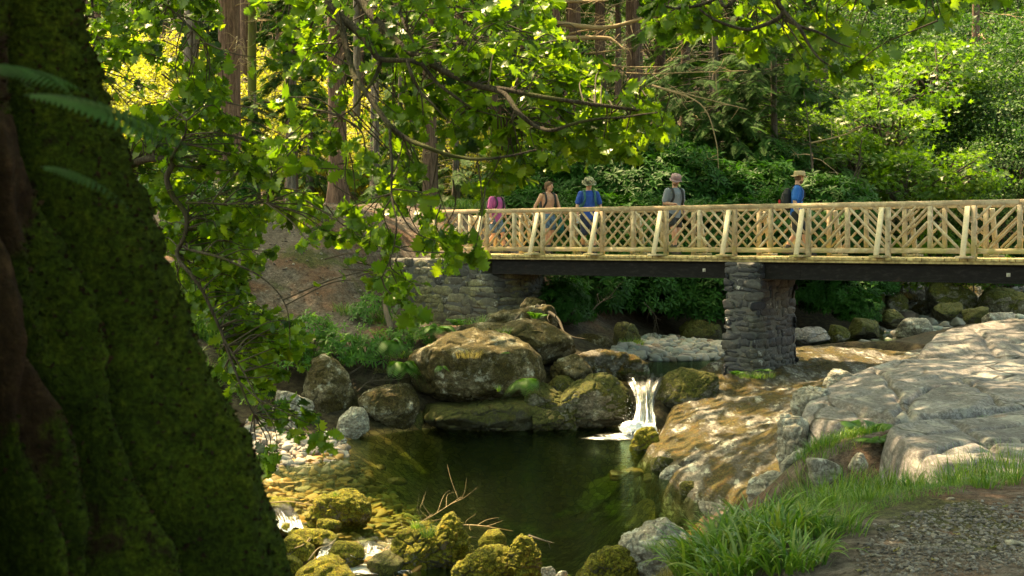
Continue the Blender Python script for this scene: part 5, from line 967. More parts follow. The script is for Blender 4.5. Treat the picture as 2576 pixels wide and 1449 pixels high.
turf('turf', 'sparse yellowing grass on the bank above the lower rocks', [(1480, 1470, 9.5), (1750, 1460, 7.6), (1760, 1380, 8.8), (1600, 1360, 10.5)], 5000, 0.08, 0.0018, 'drygrass', 4)
turf('turf', 'grass verge beside the path at the left end of the bridge', [(1000, 535, 37), (1230, 525, 37.5), (1250, 490, 44), (850, 500, 44)], 14000, 0.30, 0.010, 'grass', 5)
turf('turf', 'ferny grass patch low on the left bank beside the trunk', [(440, 700, 28), (640, 820, 25.5), (640, 960, 24.5), (400, 950, 24.5)], 9000, 0.35, 0.009, 'grass', 6)
# ------------------------------------------------------------------ background shrubs and trees
def scatter_in(mb, tmpl, C, A, Nn, S, rn):
    stamp(mb, tmpl[0], tmpl[1], frames(A, Nn, S), C, rn)
ROS = [rosette(9, 0.15, 0.30, .35, q) for q in range(3)]
def shrub_mesh(seed, rad, nros, tmpl, hollow=0.62, leafs=1.0, stems=9):
    """dome of leaf rosettes on a few crooked stems; local origin at the ground"""
    r = np.random.default_rng(seed); rad = np.asarray(rad, float); d = rdir(nros, r); d[:, 2] = np.abs(d[:, 2])*1.1-0.18; d /= np.linalg.norm(d, axis=1)[:, None]
    bump = 1+0.30*fbm(d*2.2, 3, seed)+0.12*fbm(d*6, 2, seed); q = r.uniform(hollow, 1, nros)**0.5*bump; C = d*q[:, None]*rad+[0, 0, rad[2]*0.15]; Nn = d+rdir(nros, r)*0.45+[0, 0, 0.45]; Nn /= np.linalg.norm(Nn, axis=1)[:, None]
    A = np.cross(Nn, rdir(nros, r)); mb = MB()
    for k in range(len(tmpl)):
        i = np.arange(k, nros, len(tmpl)); scatter_in(mb, tmpl[k], C[i], A[i], Nn[i], leafs*r.uniform(.75, 1.2, len(i)), np.clip(0.35+0.35*r.random(len(i))+0.45*(q[i]-0.95), 0, 1))
    st = MB()
    for k in range(stems):
        e = d[k]*rad*0.9+[0, 0, rad[2]*0.15]; P = spline([[0.15*r.normal(), 0.15*r.normal(), -0.2], e*0.35+r.normal(size=3)*0.12*rad, e*0.7+r.normal(size=3)*0.10*rad, e], 5); tube(st, P, np.linspace(0.035, 0.008, len(P)), 5)
    return mb, st
def protoshrub(label, seed, rad, nros, tmpl, m, leafs=1.0, name='rhododendron', cat='shrub', group=None):
    o = thing(name, label, cat, (0, 0, 0), group); a, b = shrub_mesh(seed, rad, nros, tmpl, leafs=leafs); a.build('foliage', M[m], o); b.build('stem', M['twig'], o); return o
rp = [protoshrub('x', 300+k, (1.5, 1.2, 1.5), 560, ROS, 'rhodo', 1.35) for k in range(3)]
RL = [ # u, v of the shrub's middle, Y, size, label
 (1365, 735, 33.0, 0.85, 'rhododendron bush under the left span next to the stone wall'), (1420, 760, 31.8, 0.55, 'low rhododendron branch hanging over the brown rocks'), (1480, 700, 34.5, 1.0, 'dark rhododendron below the beam left of the middle'), (1590, 690, 35.5, 1.1, 'dark rhododendron below the middle of the left span'), (1690, 700, 36, 1.1, 'rhododendron with arching bare twigs below the beam'), (1770, 730, 35.5, 0.9, 'rhododendron touching the left side of the pier'),
 (1330, 560, 38, 1.1, 'rhododendron behind the railing next to the path end'), (1420, 500, 40, 1.5, 'tall rhododendron behind the bare chested man'), (1540, 470, 40, 1.6, 'rhododendron with yellow lit tips behind the camouflage hat'), (1620, 500, 39, 1.4, 'glossy rhododendron between the two middle walkers'), (1720, 490, 40, 1.5, 'rhododendron behind the man in the grey shirt'), (1800, 530, 40, 1.4, 'dark rhododendron right of the man in the grey shirt'), (1900, 520, 41, 1.5, 'rhododendron in shade left of the tan hat'), (1490, 590, 37, 1.2, 'rhododendron seen through the railing lattice behind the blue shirt'), (1620, 600, 37, 1.2, 'rhododendron behind the lattice in the middle of the bridge'), (1740, 605, 37, 1.2, 'rhododendron behind the lattice at the grey shirted man'), (1860, 600, 37.5, 1.2, 'rhododendron behind the lattice above the pier'), (1970, 590, 38, 1.3, 'rhododendron behind the lattice at the tan hat'),
 (2080, 540, 40, 1.3, 'rhododendron with upright shoots right of the tan hat'), (1290, 500, 43, 1.3, 'rhododendron in the shade beside the big dark trunk'), (1560, 415, 43, 1.6, 'upper rhododendron catching the sun above the middle of the bridge'), (1680, 430, 44, 1.6, 'upper rhododendron in shade above the grey shirted man'), (1440, 420, 44, 1.5, 'upper rhododendron hidden behind the oak twigs')]
for k, (u, v, Y, s, lb) in enumerate(RL):
    c = at(u, v, Y); c[2] -= 0.75*s
    if k < 3: o = rp[k]; o.location = tuple(c); o.scale = (s,)*3; o['label'] = lb; o.rotation_euler = (0, 0, k); o['group'] = 'rhododendrons around the bridge'
    else: dup(rp[k % 3], c, k*1.7, s, lb, 'rhododendrons around the bridge')
rs = [protoshrub('x', 320+k, (1.5, 1.2, 1.5), 80, ROS, 'rhodolight', 2.6) for k in range(2)]; rsn = 0
# shrubs under the left oak branches and on the bank
for k, (u, v, Y, s, lb) in enumerate([(850, 885, 25.6, 0.34, 'small rhododendron in the dip between the boulders'), (785, 855, 25.8, 0.36, 'bright young rhododendron left of the dip'), (930, 885, 25.9, 0.34, 'small rhododendron right of the dip beside the ferns'), (935, 790, 27.6, 0.30, 'slim rhododendron sapling against the bare slope'), (745, 900, 25.3, 0.3, 'rhododendron shoots above the tall slanting boulder'), (1000, 868, 26.8, 0.26, 'low leafy shoots left of the huge boulder'), (1060, 852, 27.0, 0.22, 'low leafy sprouts behind the huge boulder')]):
    c = at(u, v, Y); c[2] -= 0.5*s
    if k < 2: o = rs[k]; o.location = tuple(c); o.scale = (s, s, s*1.15); o['label'] = lb; o['group'] = 'young rhododendrons on the left bank'
    else: o = dup(rs[k % 2], c, k*2.1, (s, s, s*1.15), lb, 'young rhododendrons on the left bank')
# conifer trunks
def trunk_mesh(h, r0, seed, lean=0.0, flare=1.35, n=48, rings=70):
    r = np.random.default_rng(seed); z = np.linspace(-0.6, h, rings); a = np.arange(n)/n*2*np.pi; rr = r0*(1-0.55*np.clip(z, 0, h)/h)*(1+(flare-1)*np.exp(-np.clip(z, 0, h)/0.5)); A, Z = np.meshgrid(a, z); Rr = np.repeat(rr, n)
    P = np.c_[np.cos(A.ravel()), np.sin(A.ravel()), Z.ravel()]; q = ridged(np.c_[P[:, :2]*3.5, P[:, 2]*0.9], 3, seed)*0.05+fbm(P*[2, 2, .5], 3, seed)*0.06; q = q+0.16*np.exp(-np.clip(P[:, 2], 0, 9)/0.45)*np.cos(A.ravel()*5+seed); Rr = Rr*(1+q)
    bend = lean*P[:, 2]+0.05*np.sin(P[:, 2]*0.4+seed); V = np.c_[P[:, 0]*Rr+bend, P[:, 1]*Rr, P[:, 2]]; i = (np.arange(rings-1)[:, None]*n+np.arange(n)[None]).ravel(); i2 = (np.arange(rings-1)[:, None]*n+((np.arange(n)+1) % n)[None]).ravel()
    mb = MB(); mb.add(V, [np.stack([i, i2, i2+n, i+n], 1)]); return mb
def dead_branches(mb, h0, h1, n, L, seed, r0=0.018, twigs=4, face=None):
    r = np.random.default_rng(seed)
    for k in range(n):
        z = r.uniform(h0, h1); a = r.uniform(0, 2*np.pi); l = L*r.uniform(.4, 1.1); d = np.array([math.cos(a), math.sin(a), r.uniform(-.35, .25)]); P = spline([[0, 0, z], d*l*.4+[0, 0, z], d*l*.75+[0, 0, z-0.05*l]+r.normal(size=3)*.06*l, d*l+[0, 0, z-0.25*l]+r.normal(size=3)*.1*l], 3); tube(mb, P, np.linspace(r0, r0*.25, len(P)), 5, r.random(), False)
        for q in range(twigs):
            i = r.integers(3, len(P)-1); e = P[i]+(rdir(1, r)[0]*[1, 1, .6]+d*.6-[0, 0, .25])*l*r.uniform(.15, .4); tube(mb, spline([P[i], (P[i]+e)/2+r.normal(size=3)*.03*l, e], 3), np.linspace(r0*.45, r0*.15, 7), 4, r.random(), False)
SPR = [spray(1.0, 13, q) for q in range(2)]
def needle_crown(mb, h0, h1, rad, n, seed, S, root, check=True, flat=0.35):
    r = np.random.default_rng(seed); z = r.uniform(h0, h1, n); f = (z-h0)/(h1-h0); a = r.uniform(0, 2*np.pi, n); q = rad*(1-0.75*f)*r.uniform(.25, 1, n)**0.6; C = np.c_[np.cos(a)*q, np.sin(a)*q, z-0.25*q]
    k = lets_sun(C+root, 0.7*S) if check else np.ones(n, bool); C = C[k]; a = a[k]; n = len(C); A = np.c_[np.cos(a), np.sin(a), r.uniform(-.6, 0, n)]+rdir(n, r)*.35; Nn = np.tile([0, 0, 1.0], (n, 1))+rdir(n, r)*flat
    for t_ in range(2): i = np.arange(t_, n, 2); scatter_in(mb, SPR[t_], C[i], A[i], Nn[i], S*r.uniform(.6, 1.2, len(i)), r.random(len(i)))
TR = [ # u, base v, Y, width px, height, bark, label, dead branches
 (572, 535, 34.5, 60, 22, 'bark_red', 'thick reddish conifer trunk at the top of the bare slope on the left', 14), (730, 476, 44, 31, 22, 'bark_red', 'slim reddish trunk right of the thick one with a spruce bough in front', 10), (847, 505, 40, 47, 21, 'bark_red', 'reddish trunk standing behind the crossing oak boughs', 8), (1083, 497, 43, 37, 22, 'bark_red', 'straight reddish trunk right of the forked oak bough', 10),
 (944, 470, 55, 22, 22, 'bark_grey', 'thin trunk in the lit clearing between two reddish ones', 8), (1387, 520, 42.5, 44, 24, 'bark_red', 'big dark conifer trunk above the bare chested man', 4), (1443, 500, 48, 38, 24, 'bark_red', 'trunk with a bright sunlit left edge beside the big dark one', 16), (1592, 480, 50, 40, 24, 'bark_red', 'dark trunk among the dead branches above the middle of the bridge', 16), (1512, 470, 57, 30, 24, 'bark_red', 'further trunk between the dead branches', 14),
 (637, 470, 50, 24, 22, 'bark_green', 'greenish algae covered trunk next to the thick reddish one', 6), (482, 460, 52, 44, 22, 'bark_grey', 'wide grey brown trunk left of the thick reddish one', 18), (612, 440, 60, 26, 22, 'bark_red', 'narrow trunk just behind the thick reddish one', 8), (338, 440, 66, 20, 22, 'bark_red', 'thin trunk silhouetted in the bright clearing', 6), (385, 440, 62, 26, 22, 'bark_red', 'second trunk silhouetted in the bright clearing', 6), (247, 450, 58, 22, 22, 'bark_red', 'trunk beside the edge of the mossy tree', 4),
 (408, 440, 74, 14, 20, 'bark_red', 'very thin far trunk in the bright clearing', 5), (700, 440, 66, 20, 22, 'bark_red', 'far trunk between the slim reddish one and the green one', 10), (770, 440, 70, 22, 22, 'bark_red', 'far trunk glowing orange near the top', 10), (896, 440, 62, 22, 22, 'bark_grey', 'far grey trunk behind the oak boughs', 8), (1010, 440, 68, 22, 22, 'bark_red', 'far trunk right of the lit clearing', 8), (1160, 450, 62, 26, 22, 'bark_red', 'far trunk left of the leafy oak mass', 8), (1240, 450, 58, 26, 23, 'bark_red', 'far trunk hidden behind oak leaves', 8), (1320, 450, 64, 26, 23, 'bark_red', 'far trunk left of the big dark one', 12),
 (1660, 460, 60, 30, 24, 'bark_red', 'trunk at the left of the green spruce boughs', 16), (1722, 450, 66, 26, 24, 'bark_red', 'far trunk behind the green spruce boughs', 14), (1786, 480, 47, 16, 9, 'bark_grey', 'slender dark trunk under the spruce boughs', 6), (2458, 470, 60, 34, 12, 'bark_red', 'dark trunk standing on the right slope among the leaves', 6), (2045, 520, 42, 9, 5, 'bark_red', 'thin crooked sapling stem right of the tan hat', 5)]
for k in range(16):
    r = np.random.default_rng(900+k); u = 250+k*92+r.uniform(-35, 35); Y = r.uniform(78, 105); TR.append((u, 440-(Y-78)*2.2, Y, r.uniform(16, 24), 24, 'bark_red', 'distant straight trunk deep in the conifer forest', 8))
M['needle'] = M['conif']
for k, (u, v, Y, w, h, bk, lb, nd) in enumerate(TR):
    c = at(u, v, Y); c[2] = g1(c[0], c[1]); r0 = w/2/FP*Y; o = thing('conifer_tree', lb, 'tree', c, 'distant trunks deep in the forest' if k >= 28 else None)
    def sh(mb): mb.V = [v_+c for v_ in mb.V]; return mb
    lean = 0.0
    sh(trunk_mesh(h, r0, 50+k, lean, 1.3, 32 if Y > 50 else 48, 50)).build('trunk', M[bk], o)
    mb = MB(); dead_branches(mb, 1.5, min(h, 15), int(nd*(2.2 if k < 28 else 1.8)), 1.9 if Y < 60 else 2.6, 70+k, 0.022 if Y < 60 else 0.03, 5); sh(mb).build('dead_branch', M['deadtwig'], o)
    if h > 15:
        mb = MB(); top = CZ+(HV+60)/FP*Y-c[2]; needle_crown(mb, max(9.5, min(top, 13)), h+5, 3.6, 500 if Y < 60 else 260, 90+k, 1.3 if Y < 60 else 1.8, c); sh(mb).build('crown', M['conif'], o)
# long living boughs reaching right from the big dark trunk
c = at(1387, 100, 42.5); hb = thing('conifer_boughs', 'long bare sunlit boughs reaching right from the big dark trunk', 'branch', c); mb = MB()
for P, r0 in (([(1400, 58, 42.3), (1491, 69, 41.5), (1541, 67, 41), (1607, 50, 40.5), (1680, 34, 40), (1760, 8, 39.5)], .085), ([(1400, 96, 42.3), (1517, 95, 41.5), (1544, 103, 41.3), (1573, 127, 41)], .075), ([(1400, 92, 42.4), (1470, 77, 42), (1530, 70, 41.8)], .04), ([(1454, 136, 43), (1520, 130, 42), (1592, 121, 41.5)], .03), ([(1500, 155, 42), (1570, 168, 41), (1690, 168, 40.5)], .035), ([(1395, 3, 42.3), (1450, 4, 42), (1530, 1, 41.5)], .07), ([(1395, 170, 42.4), (1600, 185, 41), (1740, 182, 40), (1880, 178, 40)], .03), ([(1640, 215, 40), (1760, 260, 39), (1800, 350, 39), (1808, 440, 39)], .028), ([(1640, 215, 40.2), (1740, 240, 39.4), (1880, 275, 39)], .03)):
    Q = spline([at(*p) for p in P], 7); tube(mb, Q, np.linspace(r0, r0*.4, len(Q)), 8)
    rr = np.random.default_rng(int(P[0][1]))
    for q in range(9):
        i = rr.integers(4, len(Q)-1); e = Q[i]+rdir(1, rr)[0]*[.9, .5, .7]*rr.uniform(.3, 1.0)-[0, 0, .1]; tube(mb, spline([Q[i], (Q[i]+e)/2+rr.normal(size=3)*.06, e], 4), np.linspace(.013, .005, 9), 4, .5, False)
mb.build('branch', M['deadtwig'], hb)
# spruces with drooping green sprays
def spruce(label, u, v, Y, rad, h, n, S, seed, h0=0.3, r0=0.14):
    c = at(u, v, Y); c[2] = min(c[2], g1(c[0], c[1])+0.5); o = thing('spruce_tree', label, 'tree', c); mb = MB(); r = np.random.default_rng(seed)
    t_ = trunk_mesh(h, r0, seed, 0, 1.3, 16, 20); t_.V = [q+c for q in t_.V]; t_.build('trunk', M['bark_grey'], o)
    st = MB(); NB = n//5; S = S*.72
    for k in range(NB):
        z = h0+(h-h0)*(k+r.random())/NB; a = r.uniform(0, 2*np.pi); l = rad*(1-0.7*z/h)*r.uniform(.6, 1.15); d = np.array([math.cos(a), math.sin(a), 0]); s = np.linspace(0.0, 1, 9); P = np.array([0, 0, z])+d*(l*s)[:, None]+UP*(0.12*l*s-0.42*l*s*s)[:, None]
        tube(st, P+c, np.linspace(0.016, .004, 9), 4, .5, False); kk = r.uniform(0.25, 1, 12); C = np.array([np.interp(kk, s, P[:, j]) for j in range(3)]).T; sg = np.where(np.arange(12) % 2, 1, -1); sd = np.array([-d[1], d[0], 0])
        A = d*0.8+sd*(sg*r.uniform(.2, 1.0, 12))[:, None]-UP*r.uniform(.1, .8, 12)[:, None]; ok = lets_sun(C+c, .25*S); C = C[ok]; A = A[ok]; m_ = len(C)
        if m_: scatter_in(mb, SPR[k % 2], C+c, A, np.tile(UP, (m_, 1))+rdir(m_, r)*.3, S*r.uniform(.6, 1.1, m_), np.clip(r.random(m_)*.6+.3*kk[ok], 0, 1))
    st.build('branch', M['twig'], o); mb.build('needles', M['conif'], o); return o
spruce('dark drooping spruce above the rhododendrons behind the grey shirted man', 1800, 520, 46, 5.2, 15, 1500, 1.0, 1)
spruce('spruce with light green boughs hanging over the middle right of the view', 1950, 520, 45, 4.6, 13, 1300, 1.0, 2)
spruce('shaded spruce behind the tan hat', 2060, 520, 50, 4.4, 12, 1100, 1.0, 3)
spruce('spruce at the upper middle right partly behind the oak leaves', 1890, 480, 56, 5.5, 19, 1400, 1.2, 4)
spruce('small spruce with blue green boughs in front of the slim reddish trunk', 735, 480, 43, 1.9, 8.5, 330, 0.75, 5, 2.5)
spruce('young yellow lit spruce at the foot of the trunks near the left clearing', 945, 500, 47, 1.5, 4.5, 300, 0.6, 6)
spruce('young spruce beside the path under the thick reddish trunk', 640, 490, 46, 1.6, 3.6, 280, 0.6, 7)
spruce('young spruce thicket left of the thick reddish trunk', 505, 510, 42, 1.8, 3.6, 320, 0.6, 8)
spruce('dark young spruce behind the forked oak bough', 1010, 490, 49, 2.0, 5.0, 320, 0.7, 9)
spruce('bushy dark spruce left of the straight reddish trunk', 1040, 485, 52, 2.4, 6.0, 320, 0.8, 10)
spruce('young spruce in the shade right of the straight reddish trunk', 1150, 490, 49, 2.2, 5.0, 320, 0.7, 11)
spruce('bushy spruce behind the top of the bank on the left', 780, 480, 50, 2.0, 4.5, 300, 0.7, 12)
# broadleaf crowns
DI = dia(0.62); LB = lobed()
def crown_mesh(seed, rad, nclump, nleaf, L, tmpl, spread=0.5, hollow=0.45):
    r = np.random.default_rng(seed); rad = np.asarray(rad, float); d = rdir(nclump, r); q = r.uniform(hollow, 1, nclump)**0.6*(1+0.28*fbm(d*1.9, 3, seed)); K = d*q[:, None]*rad; n = nclump*nleaf; i = np.repeat(np.arange(nclump), nleaf)
    off = r.normal(size=(n, 3))*[spread, spread, spread*.38]; C = K[i]+off; A = d[i]+rdir(n, r)*.9-[0, 0, .35]; Nn = rdir(n, r)*.75+[0, 0, .8]+d[i]*.5; cl = r.random(nclump)[i]; mb = MB(); scatter_in(mb, tmpl, C, A, Nn, L*r.uniform(.6, 1.15, n), np.clip(cl*.6+r.random(n)*.4, 0, 1))
    st = MB()
    for k in range(min(nclump, 34)):
        P = spline([[0, 0, -rad[2]*.9], K[k]*.35+[0, 0, -rad[2]*.35]+r.normal(size=3)*.15, K[k]*.75+r.normal(size=3)*.2, K[k]], 5); tube(st, P, np.linspace(.06, .012, len(P)), 5, .5, False)
    return mb, st
def btree(name, label, seed, rad, nclump, nleaf, L, m, tmpl=DI, spread=.5, cat='tree', group=None, th=None, r0=.14):
    o = thing(name, label, cat, (0, 0, 0), group); a, b = crown_mesh(seed, rad, nclump, nleaf, L, tmpl, spread); a.build('crown', M[m], o); b.build('branch', M['twig'], o)
    th = th or rad[2]*2; t_ = trunk_mesh(th, r0, seed, 0, 1.3, 14, 14); t_.V = [q+[0, 0, -rad[2]*.5-th] for q in t_.V]; t_.build('trunk', M['bark_grey'], o); return o
hp = [btree('broadleaf_tree', 'x', 400+k, (3.4, 2.8, 2.9), 150, 90, 0.17, 'hillleaf', spread=.46) for k in range(3)]
HT = [(2130, 420, 52, 1.0), (2230, 250, 60, 1.2), (2350, 330, 56, 1.1), (2470, 250, 58, 1.2), (2570, 330, 54, 1.1), (2560, 130, 66, 1.4), (2420, 120, 70, 1.4), (2290, 110, 74, 1.4), (2170, 150, 70, 1.3), (2060, 240, 66, 1.2), (2330, 10, 85, 1.7), (2470, 20, 85, 1.7), (2590, 10, 82, 1.7), (2200, 20, 88, 1.7), (2060, 80, 84, 1.5), (2660, 220, 62, 1.4), (2560, 440, 50, .8), (2420, 420, 54, .8), (2300, 430, 56, .8), (2180, 520, 50, .7), (1950, 80, 88, 1.6), (2000, 330, 72, 1.2), (1930, -40, 95, 1.9), (1800, 40, 95, 1.8), (2100, -60, 98, 2.0), (2300, -90, 105, 2.1), (2500, -90, 102, 2.1), (2500, 560, 49, .6), (2380, 600, 51, .6), (2270, 600, 53, .6), (2120, 600, 52, .6), (1700, 120, 92, 1.8), (2700, 80, 80, 1.8)]
hl = ['low bushy tree just behind the right end of the railing', 'round leafy tree on the right slope', 'grey green leafy tree on the right slope']
for k, (u, v, Y, s) in enumerate(HT):
    g_ = 'leafy trees covering the right hillside'; lb = 'dense leafy tree on the wooded hillside at the right'
    if k < 3: o = hp[k]; o.location = tuple(at(u, v, Y)); o.scale = (s,)*3; o['label'] = lb; o['group'] = g_
    else: dup(hp[k % 3], at(u, v, Y), k*1.3, s, lb, g_)
# maples with light yellow green leaves right of the walkers
mp_ = [btree('maple_tree', 'x', 430+k, (2.1, 1.6, 1.1), 42, 50, 0.19, 'maple', LB, .30, r0=.05) for k in range(2)]
for k, (u, v, Y, s, lb) in enumerate([(2230, 330, 45, 1.0, 'yellow green maple above the right part of the railing'), (2200, 240, 50, 1.25, 'bright maple crown below the hanging oak leaves'), (2150, 420, 44, .9, 'light maple branches by the diagonal stems'), (2370, 440, 43, .85, 'yellow lit maple spray in front of the dark trunk'), (2290, 470, 43, .9, 'maple branch just above the railing at the right'), (2180, 640, 43, .8, 'maple leaves seen through the lattice at the right'), (2330, 650, 43, .8, 'maple leaves behind the lattice near the last posts'), (2100, 320, 47, 1.0, 'maple branches left of the bright crown'), (2330, 200, 54, 1.2, 'upper maple crown on the slope'), (2450, 660, 42, .7, 'low maple leaves at the right end of the lattice')]):
    if k < 2: o = mp_[k]; o.location = tuple(at(u, v, Y)); o.scale = (s,)*3; o['label'] = lb
    else: dup(mp_[k % 2], at(u, v, Y), k*1.9, s, lb)
# sunlit understorey in the clearings of the left forest
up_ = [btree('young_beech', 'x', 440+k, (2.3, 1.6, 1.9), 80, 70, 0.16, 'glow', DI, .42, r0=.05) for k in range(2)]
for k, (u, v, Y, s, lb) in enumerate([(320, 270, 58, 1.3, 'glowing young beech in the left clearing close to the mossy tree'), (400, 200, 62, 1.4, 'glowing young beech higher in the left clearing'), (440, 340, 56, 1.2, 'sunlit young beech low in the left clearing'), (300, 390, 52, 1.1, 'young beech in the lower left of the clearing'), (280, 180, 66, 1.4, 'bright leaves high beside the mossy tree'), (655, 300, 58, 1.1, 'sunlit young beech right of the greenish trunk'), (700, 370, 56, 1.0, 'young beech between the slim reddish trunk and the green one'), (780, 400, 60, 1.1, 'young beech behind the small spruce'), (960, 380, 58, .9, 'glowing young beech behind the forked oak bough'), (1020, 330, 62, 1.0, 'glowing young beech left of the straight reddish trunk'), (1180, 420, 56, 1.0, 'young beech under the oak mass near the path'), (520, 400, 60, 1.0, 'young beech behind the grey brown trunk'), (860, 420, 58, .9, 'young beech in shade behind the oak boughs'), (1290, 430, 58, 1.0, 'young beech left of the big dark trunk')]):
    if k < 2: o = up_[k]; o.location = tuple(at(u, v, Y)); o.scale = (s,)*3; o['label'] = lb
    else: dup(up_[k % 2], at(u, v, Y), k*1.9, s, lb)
for k in range(20):
    r = np.random.default_rng(700+k); u = 240+k*62+r.uniform(-20, 20); v = (60, 200, 320)[k % 3]+r.uniform(-40, 40); Y = r.uniform(84, 104)
    dup(hp[k % 3], at(u, v, Y), k, 1.5, 'dim leafy tree filling the gaps far behind the conifer trunks', 'far leafy trees behind the conifers')
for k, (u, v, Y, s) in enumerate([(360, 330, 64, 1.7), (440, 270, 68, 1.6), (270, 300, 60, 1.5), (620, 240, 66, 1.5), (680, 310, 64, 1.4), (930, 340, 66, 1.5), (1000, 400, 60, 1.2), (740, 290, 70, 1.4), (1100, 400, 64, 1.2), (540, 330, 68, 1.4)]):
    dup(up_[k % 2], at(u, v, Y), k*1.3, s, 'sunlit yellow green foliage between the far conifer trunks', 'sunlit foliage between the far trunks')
# dark leafy thickets on the far bank under the right span and on the left bank behind the oak sprays
for k, (u, v, Y, s, lb) in enumerate([(2030, 720, 39, .9, 'dark bush hanging over the stream right of the pier'), (2110, 745, 38.5, .85, 'leafy twigs drooping over the far stream'), (2180, 700, 42, .9, 'dark bush under the right span'), (2080, 680, 43, 1.0, 'shaded bush behind the pier top'), (2160, 790, 37.5, .45, 'small plants among the stones of the far stream'), (2300, 680, 48, .8, 'bush just under the beam at the far bend'), (2400, 680, 50, .8, 'bush above the far mossy boulder'), (2540, 690, 48, .8, 'bush above the far stream at the right edge'),
      (470, 650, 30, .8, 'leafy bush beside the mossy trunk halfway up the bank'), (560, 560, 33, .9, 'leafy bush left of the bare slope'), (520, 760, 28, .8, 'bush behind the lower oak twigs'), (600, 860, 26.5, .6, 'bush at the left end of the shore'), (420, 520, 36, 1.0, 'bush below the bright clearing'), (1950, 470, 43, 1.1, 'dark bush behind the tan hat')]):
    dup(rp[k % 3], at(u, v-10, Y)-[0, 0, .6*s], k*2.3, s, lb, 'bushes on the stream banks')
# diagonal stems right of the walkers
for k, (P, r0, lb) in enumerate([([(2080, 560, 42), (2150, 440, 41.5), (2168, 350, 41)], .05, 'leaning dark stem behind the railing right of the tan hat'), ([(2110, 560, 41.5), (2140, 500, 41.3), (2167, 410, 41)], .045, 'second leaning stem beside the first one'), ([(2045, 480, 41), (2037, 350, 41), (2022, 230, 41)], .03, 'thin upright bare stem right of the tan hat'), ([(2040, 360, 41), (2120, 340, 40.6), (2180, 315, 40.2)], .03, 'bare branch with a sunlit patch right of the tan hat'), ([(2420, 460, 46), (2400, 420, 45.5), (2370, 395, 45)], .03, 'pale bare branch in front of the dark trunk')]):
    Q = spline([at(*p) for p in P], 8); mb = MB(); tube(mb, Q-Q[0], np.linspace(r0, r0*.35, len(Q)), 7); rr = np.random.default_rng(k)
    for q in range(7): i = rr.integers(5, len(Q)-1); e = Q[i]-Q[0]+rdir(1, rr)[0]*[.8, .5, .6]*.7+[0, 0, .2]; tube(mb, spline([Q[i]-Q[0], (Q[i]-Q[0]+e)/2+rr.normal(size=3)*.05, e], 4), np.linspace(.011, .004, 9), 4, .5, False)
    o = mb.build('bare_stem', M['twig'] if k != 3 else M['deadtwig']); o.location = tuple(Q[0]); tag(o, lb, 'branch')
